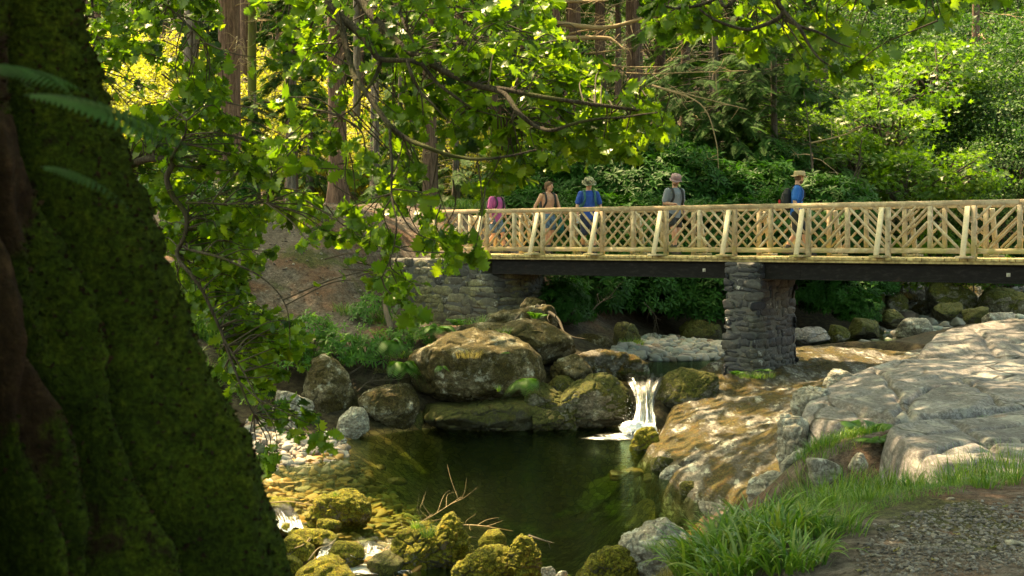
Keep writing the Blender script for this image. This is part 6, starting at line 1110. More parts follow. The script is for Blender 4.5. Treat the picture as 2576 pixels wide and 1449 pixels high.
# ------------------------------------------------------------------ oak whose boughs hang in front of everything
oakt = thing('oak_tree', 'oak tree whose leafy boughs hang across the upper left and the top', 'tree', (-3.3, 8.2, 1.9))
r = np.random.default_rng(77)
tb = MB(); TPp = spline([(-3.4, 8.3, 1.6), (-3.3, 8.2, 3.0), (-3.15, 8.1, 4.6), (-2.8, 8.0, 6.2), (-2.4, 7.9, 7.8)], 8); tube(tb, TPp, np.linspace(.30, .16, len(TPp)), 20); tb.build('trunk', M['bark_oak'], oakt)
LB_ = [ # main boughs: photo columns/rows with distance
 [(560, -170, 7.6), (700, -70, 7.4), (810, 0, 7.2), (857, 43, 7.1), (914, 97, 7.0), (937, 127, 6.9), (957, 152, 6.9), (1027, 152, 6.8), (1060, 165, 6.8)],
 [(700, -160, 7.8), (820, -60, 7.6), (904, 0, 7.5), (937, 43, 7.4), (970, 77, 7.3), (1004, 110, 7.2), (1050, 143, 7.0), (1087, 167, 6.9), (1137, 190, 6.8), (1204, 217, 6.7), (1287, 230, 6.6), (1400, 250, 6.5), (1500, 262, 6.5), (1600, 275, 6.5)],
 [(930, -110, 7.4), (987, 0, 7.2), (1004, 33, 7.1), (1027, 80, 7.0), (1050, 130, 6.9)],
 [(850, 37, 7.1), (864, 93, 7.0), (880, 143, 6.9), (897, 193, 6.8), (920, 230, 6.7), (950, 280, 6.6), (980, 320, 6.5), (1020, 350, 6.5), (1070, 370, 6.4), (1120, 387, 6.4), (1170, 397, 6.4), (1220, 400, 6.3), (1287, 392, 6.3), (1350, 378, 6.3)],
 [(957, 152, 6.9), (947, 187, 6.9), (920, 230, 6.8), (890, 270, 6.8), (857, 293, 6.8)],
 [(1027, 152, 6.8), (1040, 193, 6.7), (1060, 230, 6.7), (1084, 263, 6.6), (1114, 293, 6.6), (1154, 320, 6.6)],
 [(1060, 160, 6.8), (1094, 200, 6.8), (1137, 237, 6.7), (1187, 273, 6.7), (1237, 290, 6.7), (1287, 300, 6.7)],
 [(1204, 217, 6.7), (1274, 240, 6.6), (1307, 287, 6.5), (1351, 323, 6.5), (1391, 327, 6.4), (1441, 313, 6.4), (1507, 302, 6.4), (1574, 297, 6.4), (1657, 285, 6.3)],
 [(980, 322, 6.5), (984, 400, 6.4), (984, 483, 6.4), (1000, 560, 6.3), (985, 640, 6.3), (960, 700, 6.3)],
 [(120, 330, 8.3), (250, 408, 8.0), (325, 412, 7.8), (370, 402, 7.7), (415, 400, 7.6), (430, 415, 7.6), (420, 450, 7.6), (435, 495, 7.6), (460, 530, 7.6), (467, 560, 7.6), (462, 600, 7.6), (448, 640, 7.6), (480, 690, 7.5), (520, 750, 7.5), (560, 850, 7.5), (600, 960, 7.4), (640, 1040, 7.4)],
 [(427, 400, 7.6), (440, 370, 7.5), (462, 338, 7.4), (470, 300, 7.4)],
 [(467, 512, 7.6), (560, 512, 7.4), (670, 511, 7.2)],
 [(225, -80, 8.0), (232, 0, 7.9), (237, 50, 7.9), (245, 90, 7.9), (235, 130, 7.9), (235, 170, 7.9)],
 [(462, 620, 7.6), (520, 640, 7.4), (580, 660, 7.3), (660, 700, 7.2), (720, 770, 7.1), (730, 880, 7.1)],
 [(300, -100, 7.9), (400, 0, 7.7), (470, 60, 7.6), (520, 110, 7.5)],
 [(2500, -260, 6.4), (2250, -130, 6.2), (2050, -50, 6.0), (1961, 0, 6.0), (1971, 27, 6.0), (1955, 47, 6.0), (1911, 67, 6.0), (1878, 75, 6.0), (1830, 62, 6.0), (1791, 43, 6.0), (1761, 20, 6.0)],
 [(1971, 27, 6.0), (2011, 70, 5.9), (2035, 113, 5.9), (2058, 147, 5.8), (2095, 167, 5.8)],
 [(1971, 45, 6.0), (2018, 67, 5.9), (2065, 83, 5.9), (2105, 107, 5.9), (2140, 120, 5.9)],
 [(1900, -60, 6.4), (1807, 0, 6.4), (1754, 20, 6.4), (1707, 25, 6.4), (1674, 17, 6.4), (1634, 0, 6.4)],
 [(2400, -200, 6.3), (2340, -60, 6.2), (2345, 10, 6.1), (2360, 50, 6.1)],
 [(600, 960, 7.4), (660, 1010, 7.2), (740, 1050, 7.1), (800, 1075, 7.1)],
 [(560, 850, 7.5), (640, 990, 7.3), (690, 1080, 7.2), (700, 1150, 7.2)]]
rad0 = [.050, .042, .026, .026, .016, .015, .015, .020, .010, .036, .016, .009, .014, .012, .016, .026, .014, .012, .018, .012, .007, .007]
lp = []
MAINB = {}
for k, (P, r0) in enumerate(zip(LB_, rad0)):
    P3 = [at(a_, b_, c_-0.55) for a_, b_, c_ in P]
    if k in (0, 1, 2): P3 = [TPp[-14]+0*P3[0]]+[np.array([-2.2, 7.8, 6.2])]+P3
    if k in (12, 14): P3 = [TPp[16]]+P3
    if k == 9: P3 = [TPp[10]]+P3
    if k in (15, 18, 19): P3 = [TPp[-6]]+[np.array([0.5, 7.2, 7.4]), np.array([2.2, 6.8, 6.6])]+P3
    Q = spline(P3, 7); Q = Q+np.c_[vnoise(Q*5, 1), vnoise(Q*5, 2), vnoise(Q*5, 3)]*0.012; mb = MB(); tube(mb, Q, np.linspace(r0*.85, r0*.20, len(Q))*(.85 if k != 9 else .8), 8); mb.build('bough', M['bark_oak'], oakt); lp.append(Q)
LPT = np.concatenate(lp)
REG = [ # polygon, clusters, distance range
 ([(620, -60), (1400, -60), (1420, 60), (1500, 150), (1640, 240), (1690, 340), (1600, 385), (1480, 400), (1430, 450), (1330, 450), (1200, 410), (1130, 300), (1050, 250), (1000, 120), (760, 120), (640, 110)], 200, (6.2, 7.6)),
 ([(1100, 120), (1420, 100), (1500, 160), (1640, 240), (1690, 340), (1600, 385), (1480, 390), (1300, 400), (1160, 330)], 95, (6.0, 7.0)),
 ([(660, 110), (1000, 120), (1150, 330), (1200, 420), (1000, 430), (820, 440), (660, 440), (690, 230)], 66, (6.2, 7.2)),
 ([(215, -60), (560, -60), (560, 130), (590, 200), (540, 280), (430, 300), (280, 200), (235, 100)], 105, (7.0, 8.2)),
 ([(290, 290), (460, 240), (590, 280), (700, 370), (730, 430), (600, 460), (500, 440), (420, 480), (360, 420)], 95, (7.0, 8.0)),
 ([(370, 440), (520, 470), (660, 540), (700, 620), (640, 680), (610, 760), (700, 800), (690, 900), (600, 860), (560, 800), (470, 780), (420, 640)], 150, (7.0, 7.9)),
 ([(560, 800), (700, 830), (690, 960), (640, 1040), (590, 1010), (555, 900)], 34, (7.0, 7.6)),
 ([(760, 560), (860, 520), (1000, 430), (1100, 440), (1130, 540), (1215, 600), (1235, 650), (1120, 660), (1040, 640), (1000, 740), (900, 700), (850, 640), (770, 640)], 40, (6.0, 6.8)),
 ([(690, 1010), (800, 1040), (845, 1090), (820, 1140), (740, 1110), (690, 1060)], 14, (6.9, 7.3)),
 ([(1620, -30), (2190, -30), (2165, 60), (2160, 180), (2100, 200), (2040, 180), (1960, 100), (1880, 140), (1760, 110), (1620, 100)], 76, (5.7, 6.5)),
 ([(2300, -30), (2400, -30), (2395, 80), (2330, 90)], 9, (5.8, 6.3)), ([(2220, -30), (2560, -30), (2560, 20), (2420, 10), (2220, 8)], 7, (5.8, 6.4)),
 ([(960, 715), (1070, 715), (1065, 790), (970, 785)], 5, (6.1, 6.4)), ([(1200, 400), (1440, 400), (1420, 470), (1330, 450), (1210, 500)], 14, (6.2, 6.6)), ([(690, 800), (780, 790), (770, 930), (710, 950)], 10, (6.9, 7.2)), ([(700, 440), (780, 470), (820, 560), (740, 560), (640, 520)], 14, (6.8, 7.3)), ([(630, 1120), (700, 1130), (690, 1210), (640, 1200)], 4, (7.0, 7.2))]
WIN = [(535, 60, 608, 210), (540, 420, 620, 530), (612, 150, 705, 360), (705, 110, 752, 250), (300, 150, 440, 250), (430, 40, 520, 170), (920, 330, 1015, 420), (1060, 260, 1110, 440), (1400, 0, 1500, 110), (815, 420, 880, 500), (780, 180, 850, 300)]
for gi, (poly, nc, (y0, y1)) in enumerate(REG):
    poly = np.array(poly, float); lo = poly.min(0); hi = poly.max(0); pts = []
    while len(pts) < nc:
        q = r.uniform(lo, hi)
        if inpoly(np.array([q[0]]), np.array([q[1]]), poly)[0]:
            if len(pts) > 3 and r.random() < .7 and min(np.hypot(*(q-p_)) for p_ in pts[-60:]) < 16: continue
            if any(a0 < q[0] < a1 and b0 < q[1] < b1 for a0, b0, a1, b1 in [(1335, 415, 1425, 640), (1435, 400, 1525, 640), (1250, 500, 1285, 640), (1085, 515, 1235, 590)]): continue
            if any(a0 < q[0] < a1 and b0 < q[1] < b1 for a0, b0, a1, b1 in WIN) and r.random() < .8: continue
            if min(np.hypot(q[0]-a_[0]-t_*(b_[0]-a_[0]), q[1]-a_[1]-t_*(b_[1]-a_[1])) for kk_ in (0, 1, 3, 9) for a_, b_ in zip(LB_[kk_][1:-1], LB_[kk_][2:]) for t_ in (0, .5)) < 20 and r.random() < .6: continue
            pts.append(q)
    lf = MB(); tw = MB()
    for q in pts:
        c = at(q[0], q[1], r.uniform(y0, y1)); d = np.linalg.norm(LPT-c, axis=1)+0.25*np.maximum(0, c[2]-LPT[:, 2]); j = d.argmin(); b = LPT[j]
        if d[j] > 0.55: b = c+(b-c)/np.linalg.norm(b-c)*.3+np.array([r.uniform(-.1, .1), .1, .12])
        mid = (b+c)/2+r.normal(size=3)*.035+[0, 0, .03]; Q = spline([b, mid, c], 6); tube(tw, Q, np.linspace(.0045, .0018, len(Q)), 5, .5, False); dr = (c-mid)/np.linalg.norm(c-mid)
        n = int(r.integers(5, 10)); L = r.uniform(.065, .125); A = dr*.55+rdir(n, r)*[.95, .95, .55]-[0, 0, .22]; Nn = rdir(n, r)*[.8, .8, .6]+[0, -.6, .55]; pos_ = c+(r.random((n, 1))-1)*dr*0.07+rdir(n, r)*.006
        for _ in range(int(r.integers(0, 4))):   # a few single leaves back along the twig
            k = r.integers(4, len(Q)); pos_ = np.r_[pos_, Q[k:k+1]]; A = np.r_[A, rdir(1, r)-[[0, 0, .2]]]; Nn = np.r_[Nn, rdir(1, r)*.6+[[0, -.2, .8]]]
        n = len(pos_); TV = OAK[0]*[r.uniform(.85, 1.1), 1, r.uniform(.6, 2.0)]; stamp(lf, TV, OAK[1], frames(A, Nn, L*r.uniform(.6, 1.12, n)), pos_, np.clip(r.normal(.55, .24, n), 0, 1))
    lf.build('foliage', M['oakleaf'], oakt); tw.build('twig', M['twig'], oakt)
# the rest of its crown, above the frame: shades the near trunk and the bank
mb = MB(); n = 450; C = np.c_[r.uniform(-7, 2.5, n), r.uniform(2.0, 12, n), r.uniform(7.2, 9.5, n)]; C = C[lets_sun(C, .5)]; n = len(C); k = np.repeat(np.arange(n), 14); C2 = C[k]+r.normal(size=(len(k), 3))*[.4, .4, .22]; C2 = C2[(C2[:, 2]-CZ) > (C2[:, 1]*.30)]
stamp(mb, DI[0]*[1.2, 1, 1], DI[1], frames(rdir(len(C2), r)*[1, 1, .5], rdir(len(C2), r)*.6+UP, r.uniform(.10, .17, len(C2))), C2, r.random(len(C2))); mb.build('crown', M['oakleaf'], oakt)
mb = MB(); n = 950; C = np.c_[r.uniform(-5.5, 1.2, n), r.uniform(-2.5, 5.5, n), r.uniform(4.9, 7.0, n)]; k = np.repeat(np.arange(n), 12); C2 = C[k]+r.normal(size=(len(k), 3))*[.35, .35, .2]; C2 = C2[(C2[:, 2]-CZ) > (np.maximum(C2[:, 1], 0)*.25+.5)]
stamp(mb, DI[0]*[1.2, 1, 1], DI[1], frames(rdir(len(C2), r)*[1, 1, .5], rdir(len(C2), r)*.6+UP, r.uniform(.10, .17, len(C2))), C2, r.random(len(C2))); mb.build('crown', M['oakleaf'], oak)
# unseen trees added to block the sun, with gaps over the wanted sunlit spots
for k, (cx_, cy, cz, rx, ry, lb) in enumerate([(-11, 15, 14, 5.5, 6, 'added shade tree outside the left edge arching over the near pool'), (-10, 27, 15.5, 6, 6.5, 'added shade tree outside the left edge over the slope'), (-10, 39, 17.5, 6, 6, 'added shade tree outside the left edge behind the bank'), (-2, 18, 15, 5.5, 6, 'added shade crown high above the pool out of view'), (-1, 30, 17, 6, 6.5, 'added shade crown high above the left end of the bridge'), (6.5, 22, 16, 5, 6, 'added shade crown above the waterfall leaning in from the right'), (7, 35, 18.5, 5, 6, 'added shade crown above the right part of the bridge'), (4, 11, 14, 4.5, 4.5, 'added shade crown above the grey slab leaning in from the right'), (-1, 9, 13.5, 5, 4, 'added shade crown above the foreground path out of view'), (6, 46, 22, 8, 5, 'added shade crown above the rhododendrons out of view'), (-3, 46, 21.5, 6, 5, 'added shade crown over the path end out of view')]):
    rr = np.random.default_rng(880+k); n = 470; d = rdir(n, rr); C = np.array([cx_, cy, cz])+d*(rr.uniform(.15, 1, n)**.5)[:, None]*[rx, ry, 1.6]; C = C[lets_sun(C, .8)]; C = C[fbm(C*.35, 2, 3) > -.38]; n = len(C); kk = np.repeat(np.arange(n), 16); C2 = C[kk]+rr.normal(size=(len(kk), 3))*[.5, .5, .25]
    top_ = thing('added_shade_tree', lb, 'tree', (cx_, cy, cz)); mb = MB(); stamp(mb, DI[0]*[1.3, 1, 1], DI[1], frames(rdir(len(C2), rr)*[1, 1, .4], rdir(len(C2), rr)*.5+UP, rr.uniform(.22, .42, len(C2))), C2, rr.random(len(C2))); mb.build('crown', M['oakleaf'], top_)
    bx = -16.5-(5 if cy > 40 else 0) if cx_ < 3 else (17 if cy < 40 else 24); by = cy; tb = MB(); P = spline([(bx, by, 3), (bx*.98, by, 8), (bx*.7+cx_*.3, by, 12.5), (cx_, cy, cz)], 6); tube(tb, P, np.linspace(.32, .06, len(P)), 12); tb.build('trunk', M['bark_oak'], top_)
# driftwood and fallen twigs round the outlet
for k, (P, r0, lb, nt_) in enumerate([([(950, 1400, 15.4), (980, 1370, 15.6), (1040, 1325, 16), (1100, 1290, 16.4), (1160, 1250, 16.8)], .008, 'bare reddish branch arching out over the shallow pool', 16), ([(770, 1320, 16.8), (740, 1330, 16.6), (700, 1350, 16.3), (660, 1368, 16)], .035, 'dark wet log lying beside the golden rock', 2),
     ([(1055, 1345, 16.1), (1110, 1344, 16.1), (1200, 1352, 16.0)], .010, 'thin straight stick floating above the cascade', 3), ([(1130, 1322, 16.6), (1200, 1322, 16.6), (1290, 1336, 16.4)], .012, 'reddish stick lying in the shallow water', 6), ([(680, 1265, 17.2), (730, 1262, 17.2), (790, 1272, 17.1)], .010, 'pale curved stick at the shallow edge near the trunk', 5), ([(1330, 1348, 15.5), (1362, 1358, 15.4), (1392, 1366, 15.3)], .018, 'dark short stick behind the pointed rock', 1), ([(775, 1410, 15.0), (800, 1380, 15.2), (828, 1370, 15.3), (845, 1355, 15.5)], .009, 'twisted twig resting across the cascade', 2), ([(720, 1385, 15.3), (760, 1372, 15.3), (780, 1352, 15.5)], .010, 'grey stick on the left mossy rocks', 1),
     ([(880, 940, 25.4), (960, 890, 26), (1020, 850, 26.4)], .02, 'bare grey stick across the dark hollow', 6), ([(900, 985, 25.2), (930, 960, 25.3), (1000, 955, 25.3)], .018, 'dead twigs piled in the dark hollow', 14), ([(985, 830, 26.8), (968, 760, 27.5), (985, 690, 28.5), (1000, 640, 29)], .07, 'thin brown trunk leaning in front of the stone wall', 2), ([(1470, 810, 32), (1500, 770, 32.3), (1540, 742, 32.5)], .03, 'bare leaning stem under the rhododendrons', 8), ([(1350, 770, 29), (1400, 800, 28.6), (1420, 840, 28.2)], .06, 'thick root running down from the wall end', 3), ([(1330, 775, 29), (1300, 800, 28.4), (1290, 830, 28)], .05, 'root snaking over the rock below the wall end', 3), ([(640, 590, 32), (700, 570, 32.6), (740, 565, 33)], .05, 'exposed root at the top of the bare slope', 4), ([(1620, 760, 33), (1650, 800, 33), (1640, 850, 33)], .012, 'thin bare twigs hanging over the pebble bar', 12)]):
    Q = spline([at(*p) for p in P], 8); b = Q[0].copy(); mb = MB(); tube(mb, Q-b, np.linspace(r0, r0*.35, len(Q)), 7); rr = np.random.default_rng(500+k); T = Q[-1]-Q[0]; L = np.linalg.norm(T); T /= L
    for q in range(nt_):
        i = rr.integers(3, len(Q)-1); e = Q[i]-b+(T*.8+rdir(1, rr)[0]*.8)*L*rr.uniform(.12, .38); tube(mb, spline([Q[i]-b, (Q[i]-b+e)/2+rr.normal(size=3)*.03*L, e], 4), np.linspace(r0*.4, r0*.12, 9), 4, .5, False)
    o = mb.build('fallen_branch', M['deadtwig'] if k in (0, 3, 4, 6, 7) else M['twig']); o.location = tuple(b); tag(o, lb, 'branch')
# ------------------------------------------------------------------ people on the bridge
def capsule(mb, a, b, ra, rb, n=14):
    a = np.asarray(a, float); b = np.asarray(b, float); d = b-a; L = np.linalg.norm(d)+1e-6; d /= L; P = []; rr = []
    for f in np.linspace(-1, -0.15, 4): P.append(a+d*ra*f); rr.append(ra*math.sqrt(max(1-f*f, 1e-4)))
    for f in np.linspace(0, 1, 5): P.append(a+(b-a)*f); rr.append(ra+(rb-ra)*f)
    for f in np.linspace(0.15, 1, 4): P.append(b+d*rb*f); rr.append(rb*math.sqrt(max(1-f*f, 1e-4)))
    tube(mb, P, rr, n)
def loft(mb, rows, n=24):
    """rows: (centre x,y,z, half depth x, half width y)"""
    a = np.arange(n)/n*2*np.pi; V = []
    for (cx_, cy, z, hx, hy) in rows: V.append(np.c_[cx_+np.sign(np.cos(a))*np.abs(np.cos(a))**.85*hx, cy+np.sign(np.sin(a))*np.abs(np.sin(a))**.85*hy, np.full(n, z)])
    k = np.arange(n); m_ = len(rows); mb.add(np.concatenate(V), [np.concatenate([np.stack([i*n+k, i*n+(k+1) % n, (i+1)*n+(k+1) % n, (i+1)*n+k], 1) for i in range(m_-1)]), [list(k[::-1])], [list((m_-1)*n+k)]])
def ell(mb, c, rx, ry, rz, seed=None):
    V, F = CS[14]; mb.add(V*[rx, ry, rz]+np.asarray(c, float), [F])
def fused(name, mb, m, parent, Mx, voxel=0.012, smooth=6, col=None):
    V = np.concatenate(mb.V); me = make_mesh('tmp', V, [np.concatenate(f) for f in mb.F.values()]); ob = bpy.data.objects.new('tmp', me); COL.objects.link(ob)
    rm = ob.modifiers.new('r', 'REMESH'); rm.mode = 'VOXEL'; rm.voxel_size = voxel; sm = ob.modifiers.new('s', 'SMOOTH'); sm.factor = 0.5; sm.iterations = smooth
    dg = bpy.context.evaluated_depsgraph_get(); dg.update(); m2 = bpy.data.meshes.new_from_object(ob.evaluated_get(dg)); m2.name = name; bpy.data.objects.remove(ob)
    m2.polygons.foreach_set('use_smooth', np.ones(len(m2.polygons), bool)); m2.transform(Mx); m2.update(); return link(name, m2, m, parent)
def skinmat(name, c, tattoo=None, hair=None):
    t = NT(name); co = t.co(); n = t.noise(co, 22, 4, 0.6); col = t.mix(t.ss(n, .3, .7), c, tuple(x*.82 for x in c))
    if tattoo:
        v = t.noise(co, 26, 5, 0.7, 1.2); sep = t.n('ShaderNodeSeparateXYZ', {0: co}); inz = t.math('MULTIPLY', t.ss(sep.outputs[2], tattoo[0], tattoo[0]+.03), t.ss(sep.outputs[2], tattoo[1], tattoo[1]-.03)); col = t.mix(t.math('MULTIPLY', t.math('MULTIPLY', t.ss(v, .48, .56), inz), .75), col, (0.06, .06, .07))
    return t.done(t.pbsdf(col, .55, None, **{'Subsurface Weight': 0.08, 'Subsurface Scale': 0.02}))
def cloth(name, c, amt=.2, scale=14):
    t = NT(name); co = t.co(); n = t.noise(co, scale, 5, .6, .5); w = t.noise(t.map(co, (1, 1, .5)), 7, 3, .6, 1.5); col = t.mix(t.ss(n, .3, .7), tuple(x*(1-amt) for x in c), c)
    return t.done(t.pbsdf(col, .85, t.bump(t.math('ADD', w, t.math('MULTIPLY', n, .2)), .7, .03)))
t = NT('camouflage'); co = t.co(); v = t.noise(co, 16, 3, .5, .8); v2 = t.noise(t.map(co, (1, 1, 1)), 23, 2, .5, 1); c = t.ramp(v, [(0.42, (.05, .06, .03)), (0.47, (.16, .17, .08)), (0.58, (.30, .28, .19))]); c = t.mix(t.ss(v2, .58, .6), c, (.035, .03, .025)); M['camo'] = t.done(t.pbsdf(c, .85))
M['skin'] = skinmat('skin', (.46, .25, .165)); M['skintat'] = skinmat('skin_tattooed', (.46, .25, .17), (.95, 1.18)); M['skinred'] = skinmat('skin_tanned', (.50, .26, .17))
M['hair'] = cloth('brown_hair', (.13, .07, .035), .5, 40); M['beard'] = cloth('beard', (.14, .065, .03), .5, 60); M['darkcloth'] = cloth('dark_cloth', (.015, .016, .02)); M['shoe'] = cloth('shoe', (.025, .023, .022)); M['sock'] = cloth('sock', (.05, .05, .05))
M['lens'] = simple('dark_glasses', (.01, .01, .01), .2); M['brow'] = cloth('eyebrow', (.06, .03, .02))
def lerp(a, b, f): return np.asarray(a, float)*(1-f)+np.asarray(b, float)*f
def person(label, u, n_, hgt, yaw_off, pose, shirt=None, shorts=None, hat=None, hatm=None, skin='skin', beard=False, hair=False, head_yaw=0.0, head_pitch=0.0, glasses=False, sock=.22):
    tpos = t_of_u(u, n_); base = bp(tpos, n_, DZ+0.001); yaw = math.atan2(D3[1], D3[0])+yaw_off; sc = hgt/1.80
    Mx = Matrix.Rotation(yaw, 4, 'Z') @ Matrix.Scale(sc, 4); b = MB(); J = {}
    hipz = .93; lean = pose.get('lean', 0.03)
    J['hip'] = np.array([0, 0, hipz]); J['neck'] = np.array([lean, 0, 1.50]); J['head'] = np.array([lean+.035, 0, 1.665])
    for s, nm in ((1, 'L'), (-1, 'R')):
        J['hip'+nm] = np.array([0, s*.095, hipz-.03]); J['kn'+nm] = np.array([pose['kn'+nm][0], s*.10, pose['kn'+nm][1]]); J['an'+nm] = np.array([pose['an'+nm][0], s*.095, pose['an'+nm][1]])
        J['sh'+nm] = np.array([lean-.005, s*.185, 1.44]); J['el'+nm] = J['sh'+nm]+pose['el'+nm]*np.array([1, s, 1]); J['wr'+nm] = J['el'+nm]+pose['wr'+nm]*np.array([1, s, 1])
    # torso + limbs, one surface
    torso = [(0, 0, .86, .085, .14), (0, 0, .93, .112, .165), (0.003, 0, 1.02, .105, .15), (lean*.3, 0, 1.12, .098, .137), (lean*.6, 0, 1.24, .112, .155), (lean*.8, 0, 1.34, .118, .172), (lean, 0, 1.42, .10, .175), (lean, 0, 1.47, .07, .13), (lean, 0, 1.51, .055, .065)]
    loft(b, torso); capsule(b, J['neck']-[0, 0, .04], J['head']-[.03, 0, .05], .062, .056)
    for nm in 'LR':
        s = 1 if nm == 'L' else -1
        capsule(b, J['hip'+nm], lerp(J['hip'+nm], J['kn'+nm], .5), .092, .078); capsule(b, lerp(J['hip'+nm], J['kn'+nm], .5), J['kn'+nm], .078, .056)
        calf = lerp(J['kn'+nm], J['an'+nm], .32)-[.018, 0, 0]; capsule(b, J['kn'+nm], calf, .055, .058); capsule(b, calf, J['an'+nm], .057, .036)
        capsule(b, J['an'+nm], J['an'+nm]+[.05, 0, -.05], .04, .038); capsule(b, J['sh'+nm], lerp(J['sh'+nm], J['el'+nm], .45), .06, .05); capsule(b, lerp(J['sh'+nm], J['el'+nm], .45), J['el'+nm], .05, .038)
        fa = lerp(J['el'+nm], J['wr'+nm], .3); capsule(b, J['el'+nm], fa, .039, .041); capsule(b, fa, J['wr'+nm], .041, .025)
        d = J['wr'+nm]-J['el'+nm]; d /= np.linalg.norm(d); pd_ = np.cross(d, [1, 0, 0]); pd_ = pd_/np.linalg.norm(pd_); fwd = np.cross(pd_, d)
        pc = J['wr'+nm]+d*.05; capsule(b, J['wr'+nm], pc+d*.02, .026, .030)
        for q, (o_, l_) in enumerate(((-.028, .062), (-.010, .072), (.010, .068), (.027, .052))):   # four unequal fingers, curled in
            k0 = pc+d*.035+fwd*o_*-1; k1 = k0+d*l_*.55+pd_*(-s*.010); k2 = k1+d*l_*.35+pd_*(-s*.024); capsule(b, k0, k1, .0105, .0095, 8); capsule(b, k1, k2, .0095, .008, 8)
        th = J['wr'+nm]+d*.025+fwd*.024; capsule(b, th, th+d*.032+fwd*.022, .0125, .0105, 8); capsule(b, th+d*.032+fwd*.022, th+d*.060+fwd*.026, .0105, .009, 8)
    # head with face
    HM = Matrix.Translation(Vector(J['head'])) @ Matrix.Rotation(head_yaw, 4, 'Z') @ Matrix.Rotation(head_pitch, 4, 'Y')
    def hp_(*p): return np.array(HM @ Vector(p))
    hd = MB(); ell(hd, (0, 0, .02), .098, .078, .105); ell(hd, (.018, 0, -.055), .072, .058, .068); capsule(hd, (.06, 0, -.095), (.068, 0, -.098), .026, .022)
    capsule(hd, (.092, 0, .022), (.116, 0, -.018), .010, .014); capsule(hd, (.085, -.03, .035), (.085, .03, .035), .013, .013); capsule(hd, (.086, -.022, -.056), (.086, .022, -.056), .009, .009)
    for s in (-1, 1): capsule(hd, (-.005, s*.078, .02), (-.002, s*.082, -.022), .014, .011); capsule(hd, (.07, s*.042, -.015), (.05, s*.05, -.03), .02, .02)
    b.V += [np.array([hp_(*p) for p in np.concatenate(hd.V)])]; 
    for k_, fl in hd.F.items(): b.F.setdefault(k_, []).extend([f+b.n for f in fl])
    b.n += hd.n
    body = fused('person', b, M[skin], None, Mx, .0085, 5); body.location = tuple(base); LOC[body.name] = np.zeros(3); tag(body, label, 'person')
    MH = Mx @ HM
    def part(nm, mb_, m_, vox=.012, sm=5, head=False): return fused(nm, mb_, M[m_] if isinstance(m_, str) else m_, body, MH if head else Mx, vox*sc, sm)
    if shirt is not None:
        q = MB(); loft(q, [(0, 0, .83, .128, .178), (0, 0, .95, .130, .178), (0.003, 0, 1.05, .125, .168), (lean*.4, 0, 1.16, .122, .162), (lean*.7, 0, 1.28, .135, .178), (lean*.9, 0, 1.38, .134, .192), (lean, 0, 1.45, .10, .17), (lean, 0, 1.495, .07, .10), (lean, 0, 1.515, .066, .078)])
        for nm in 'LR': e = lerp(J['sh'+nm], J['el'+nm], .78); capsule(q, J['sh'+nm]+[0, 0, -.005], lerp(J['sh'+nm], e, .5), .077, .076); capsule(q, lerp(J['sh'+nm], e, .5), e, .076, .072)
        part('shirt', q, shirt, .011, 3)
    q = MB(); loft(q, [(0, 0, .80, .12, .17), (0, 0, .90, .125, .178), (0, 0, 1.0, .116, .165)])
    for nm in 'LR': e = lerp(J['hip'+nm], J['kn'+nm], pose.get('short', .72)); capsule(q, J['hip'+nm], lerp(J['hip'+nm], e, .6), .108, .105); capsule(q, lerp(J['hip'+nm], e, .6), e, .105, .098)
    part('shorts', q, shorts, .012, 4)
    for nm in 'LR':
        q = MB(); f = J['an'+nm]; pz_ = f[2]-.09; tilt = pose.get('toe'+nm, 0.0); capsule(q, f+[-.035, 0, -.045], f+[.04, 0, -.045], .046, .047); capsule(q, f+[.04, 0, -.048], f+[.155, 0, -.062+tilt], .046, .036); box(q, f+np.array([.055, 0, -.082+tilt*.5]), [1, 0, tilt*6], [0, 1, 0], [0, 0, 1], .135, .043, .012, .004); part('shoe', q, 'shoe', .01, 2)
        q = MB(); capsule(q, f+[0, 0, -.02], lerp(f, J['kn'+nm], sock), .046, .052); part('sock', q, 'sock', .01, 2)
    if hat == 'bucket' or hat == 'brim':
        q = MB(); w = .150 if hat == 'bucket' else .185; dz = -.035 if hat == 'bucket' else -.012; a = np.arange(40)/40*2*np.pi; V = []
        prof = [(.100, .050), (.108, .10), (.104, .135), (.085, .152), (.03, .157), (.001, .157)]
        pr = [(w, .045+dz), (w+.002, .050+dz), (.112, .058)]+[(x+.012, z) for x, z in prof]
        for j, (x, z) in enumerate(pr): wob = (0.012*np.sin(a*3+1)+.008*np.sin(a*5)) if j < 2 else 0*a; V.append(np.c_[np.cos(a)*x*1.06, np.sin(a)*x*.94, z+wob])
        V.append(np.c_[np.cos(a)*.105, np.sin(a)*.09, np.full(40, .046)]); k = np.arange(40); n_r = len(V); F = np.concatenate([np.stack([i*40+k, i*40+(k+1) % 40, (i+1)*40+(k+1) % 40, (i+1)*40+k], 1) for i in range(n_r-2)]+[np.stack([(n_r-1)*40+k, (n_r-1)*40+(k+1) % 40, (k+1) % 40, k], 1)])
        q.add(np.concatenate(V), [F]); me = make_mesh('hat', np.concatenate(q.V), [F]); me.transform(MH); h = link('hat', me, hatm, body)
        q = MB(); V = np.c_[np.cos(a)*.1255*1.05, np.sin(a)*.1255*.93, np.full(40, .062)]; V2 = V+[0, 0, .026]; q.add(np.r_[V, V2], [np.stack([k, (k+1) % 40, (k+1) % 40+40, k+40], 1)]); me = make_mesh('hat_band', np.concatenate(q.V), [q.F[4][0]]); me.transform(MH); link('hat_band', me, M['darkcloth'] if hat == 'x' else hatm, h)
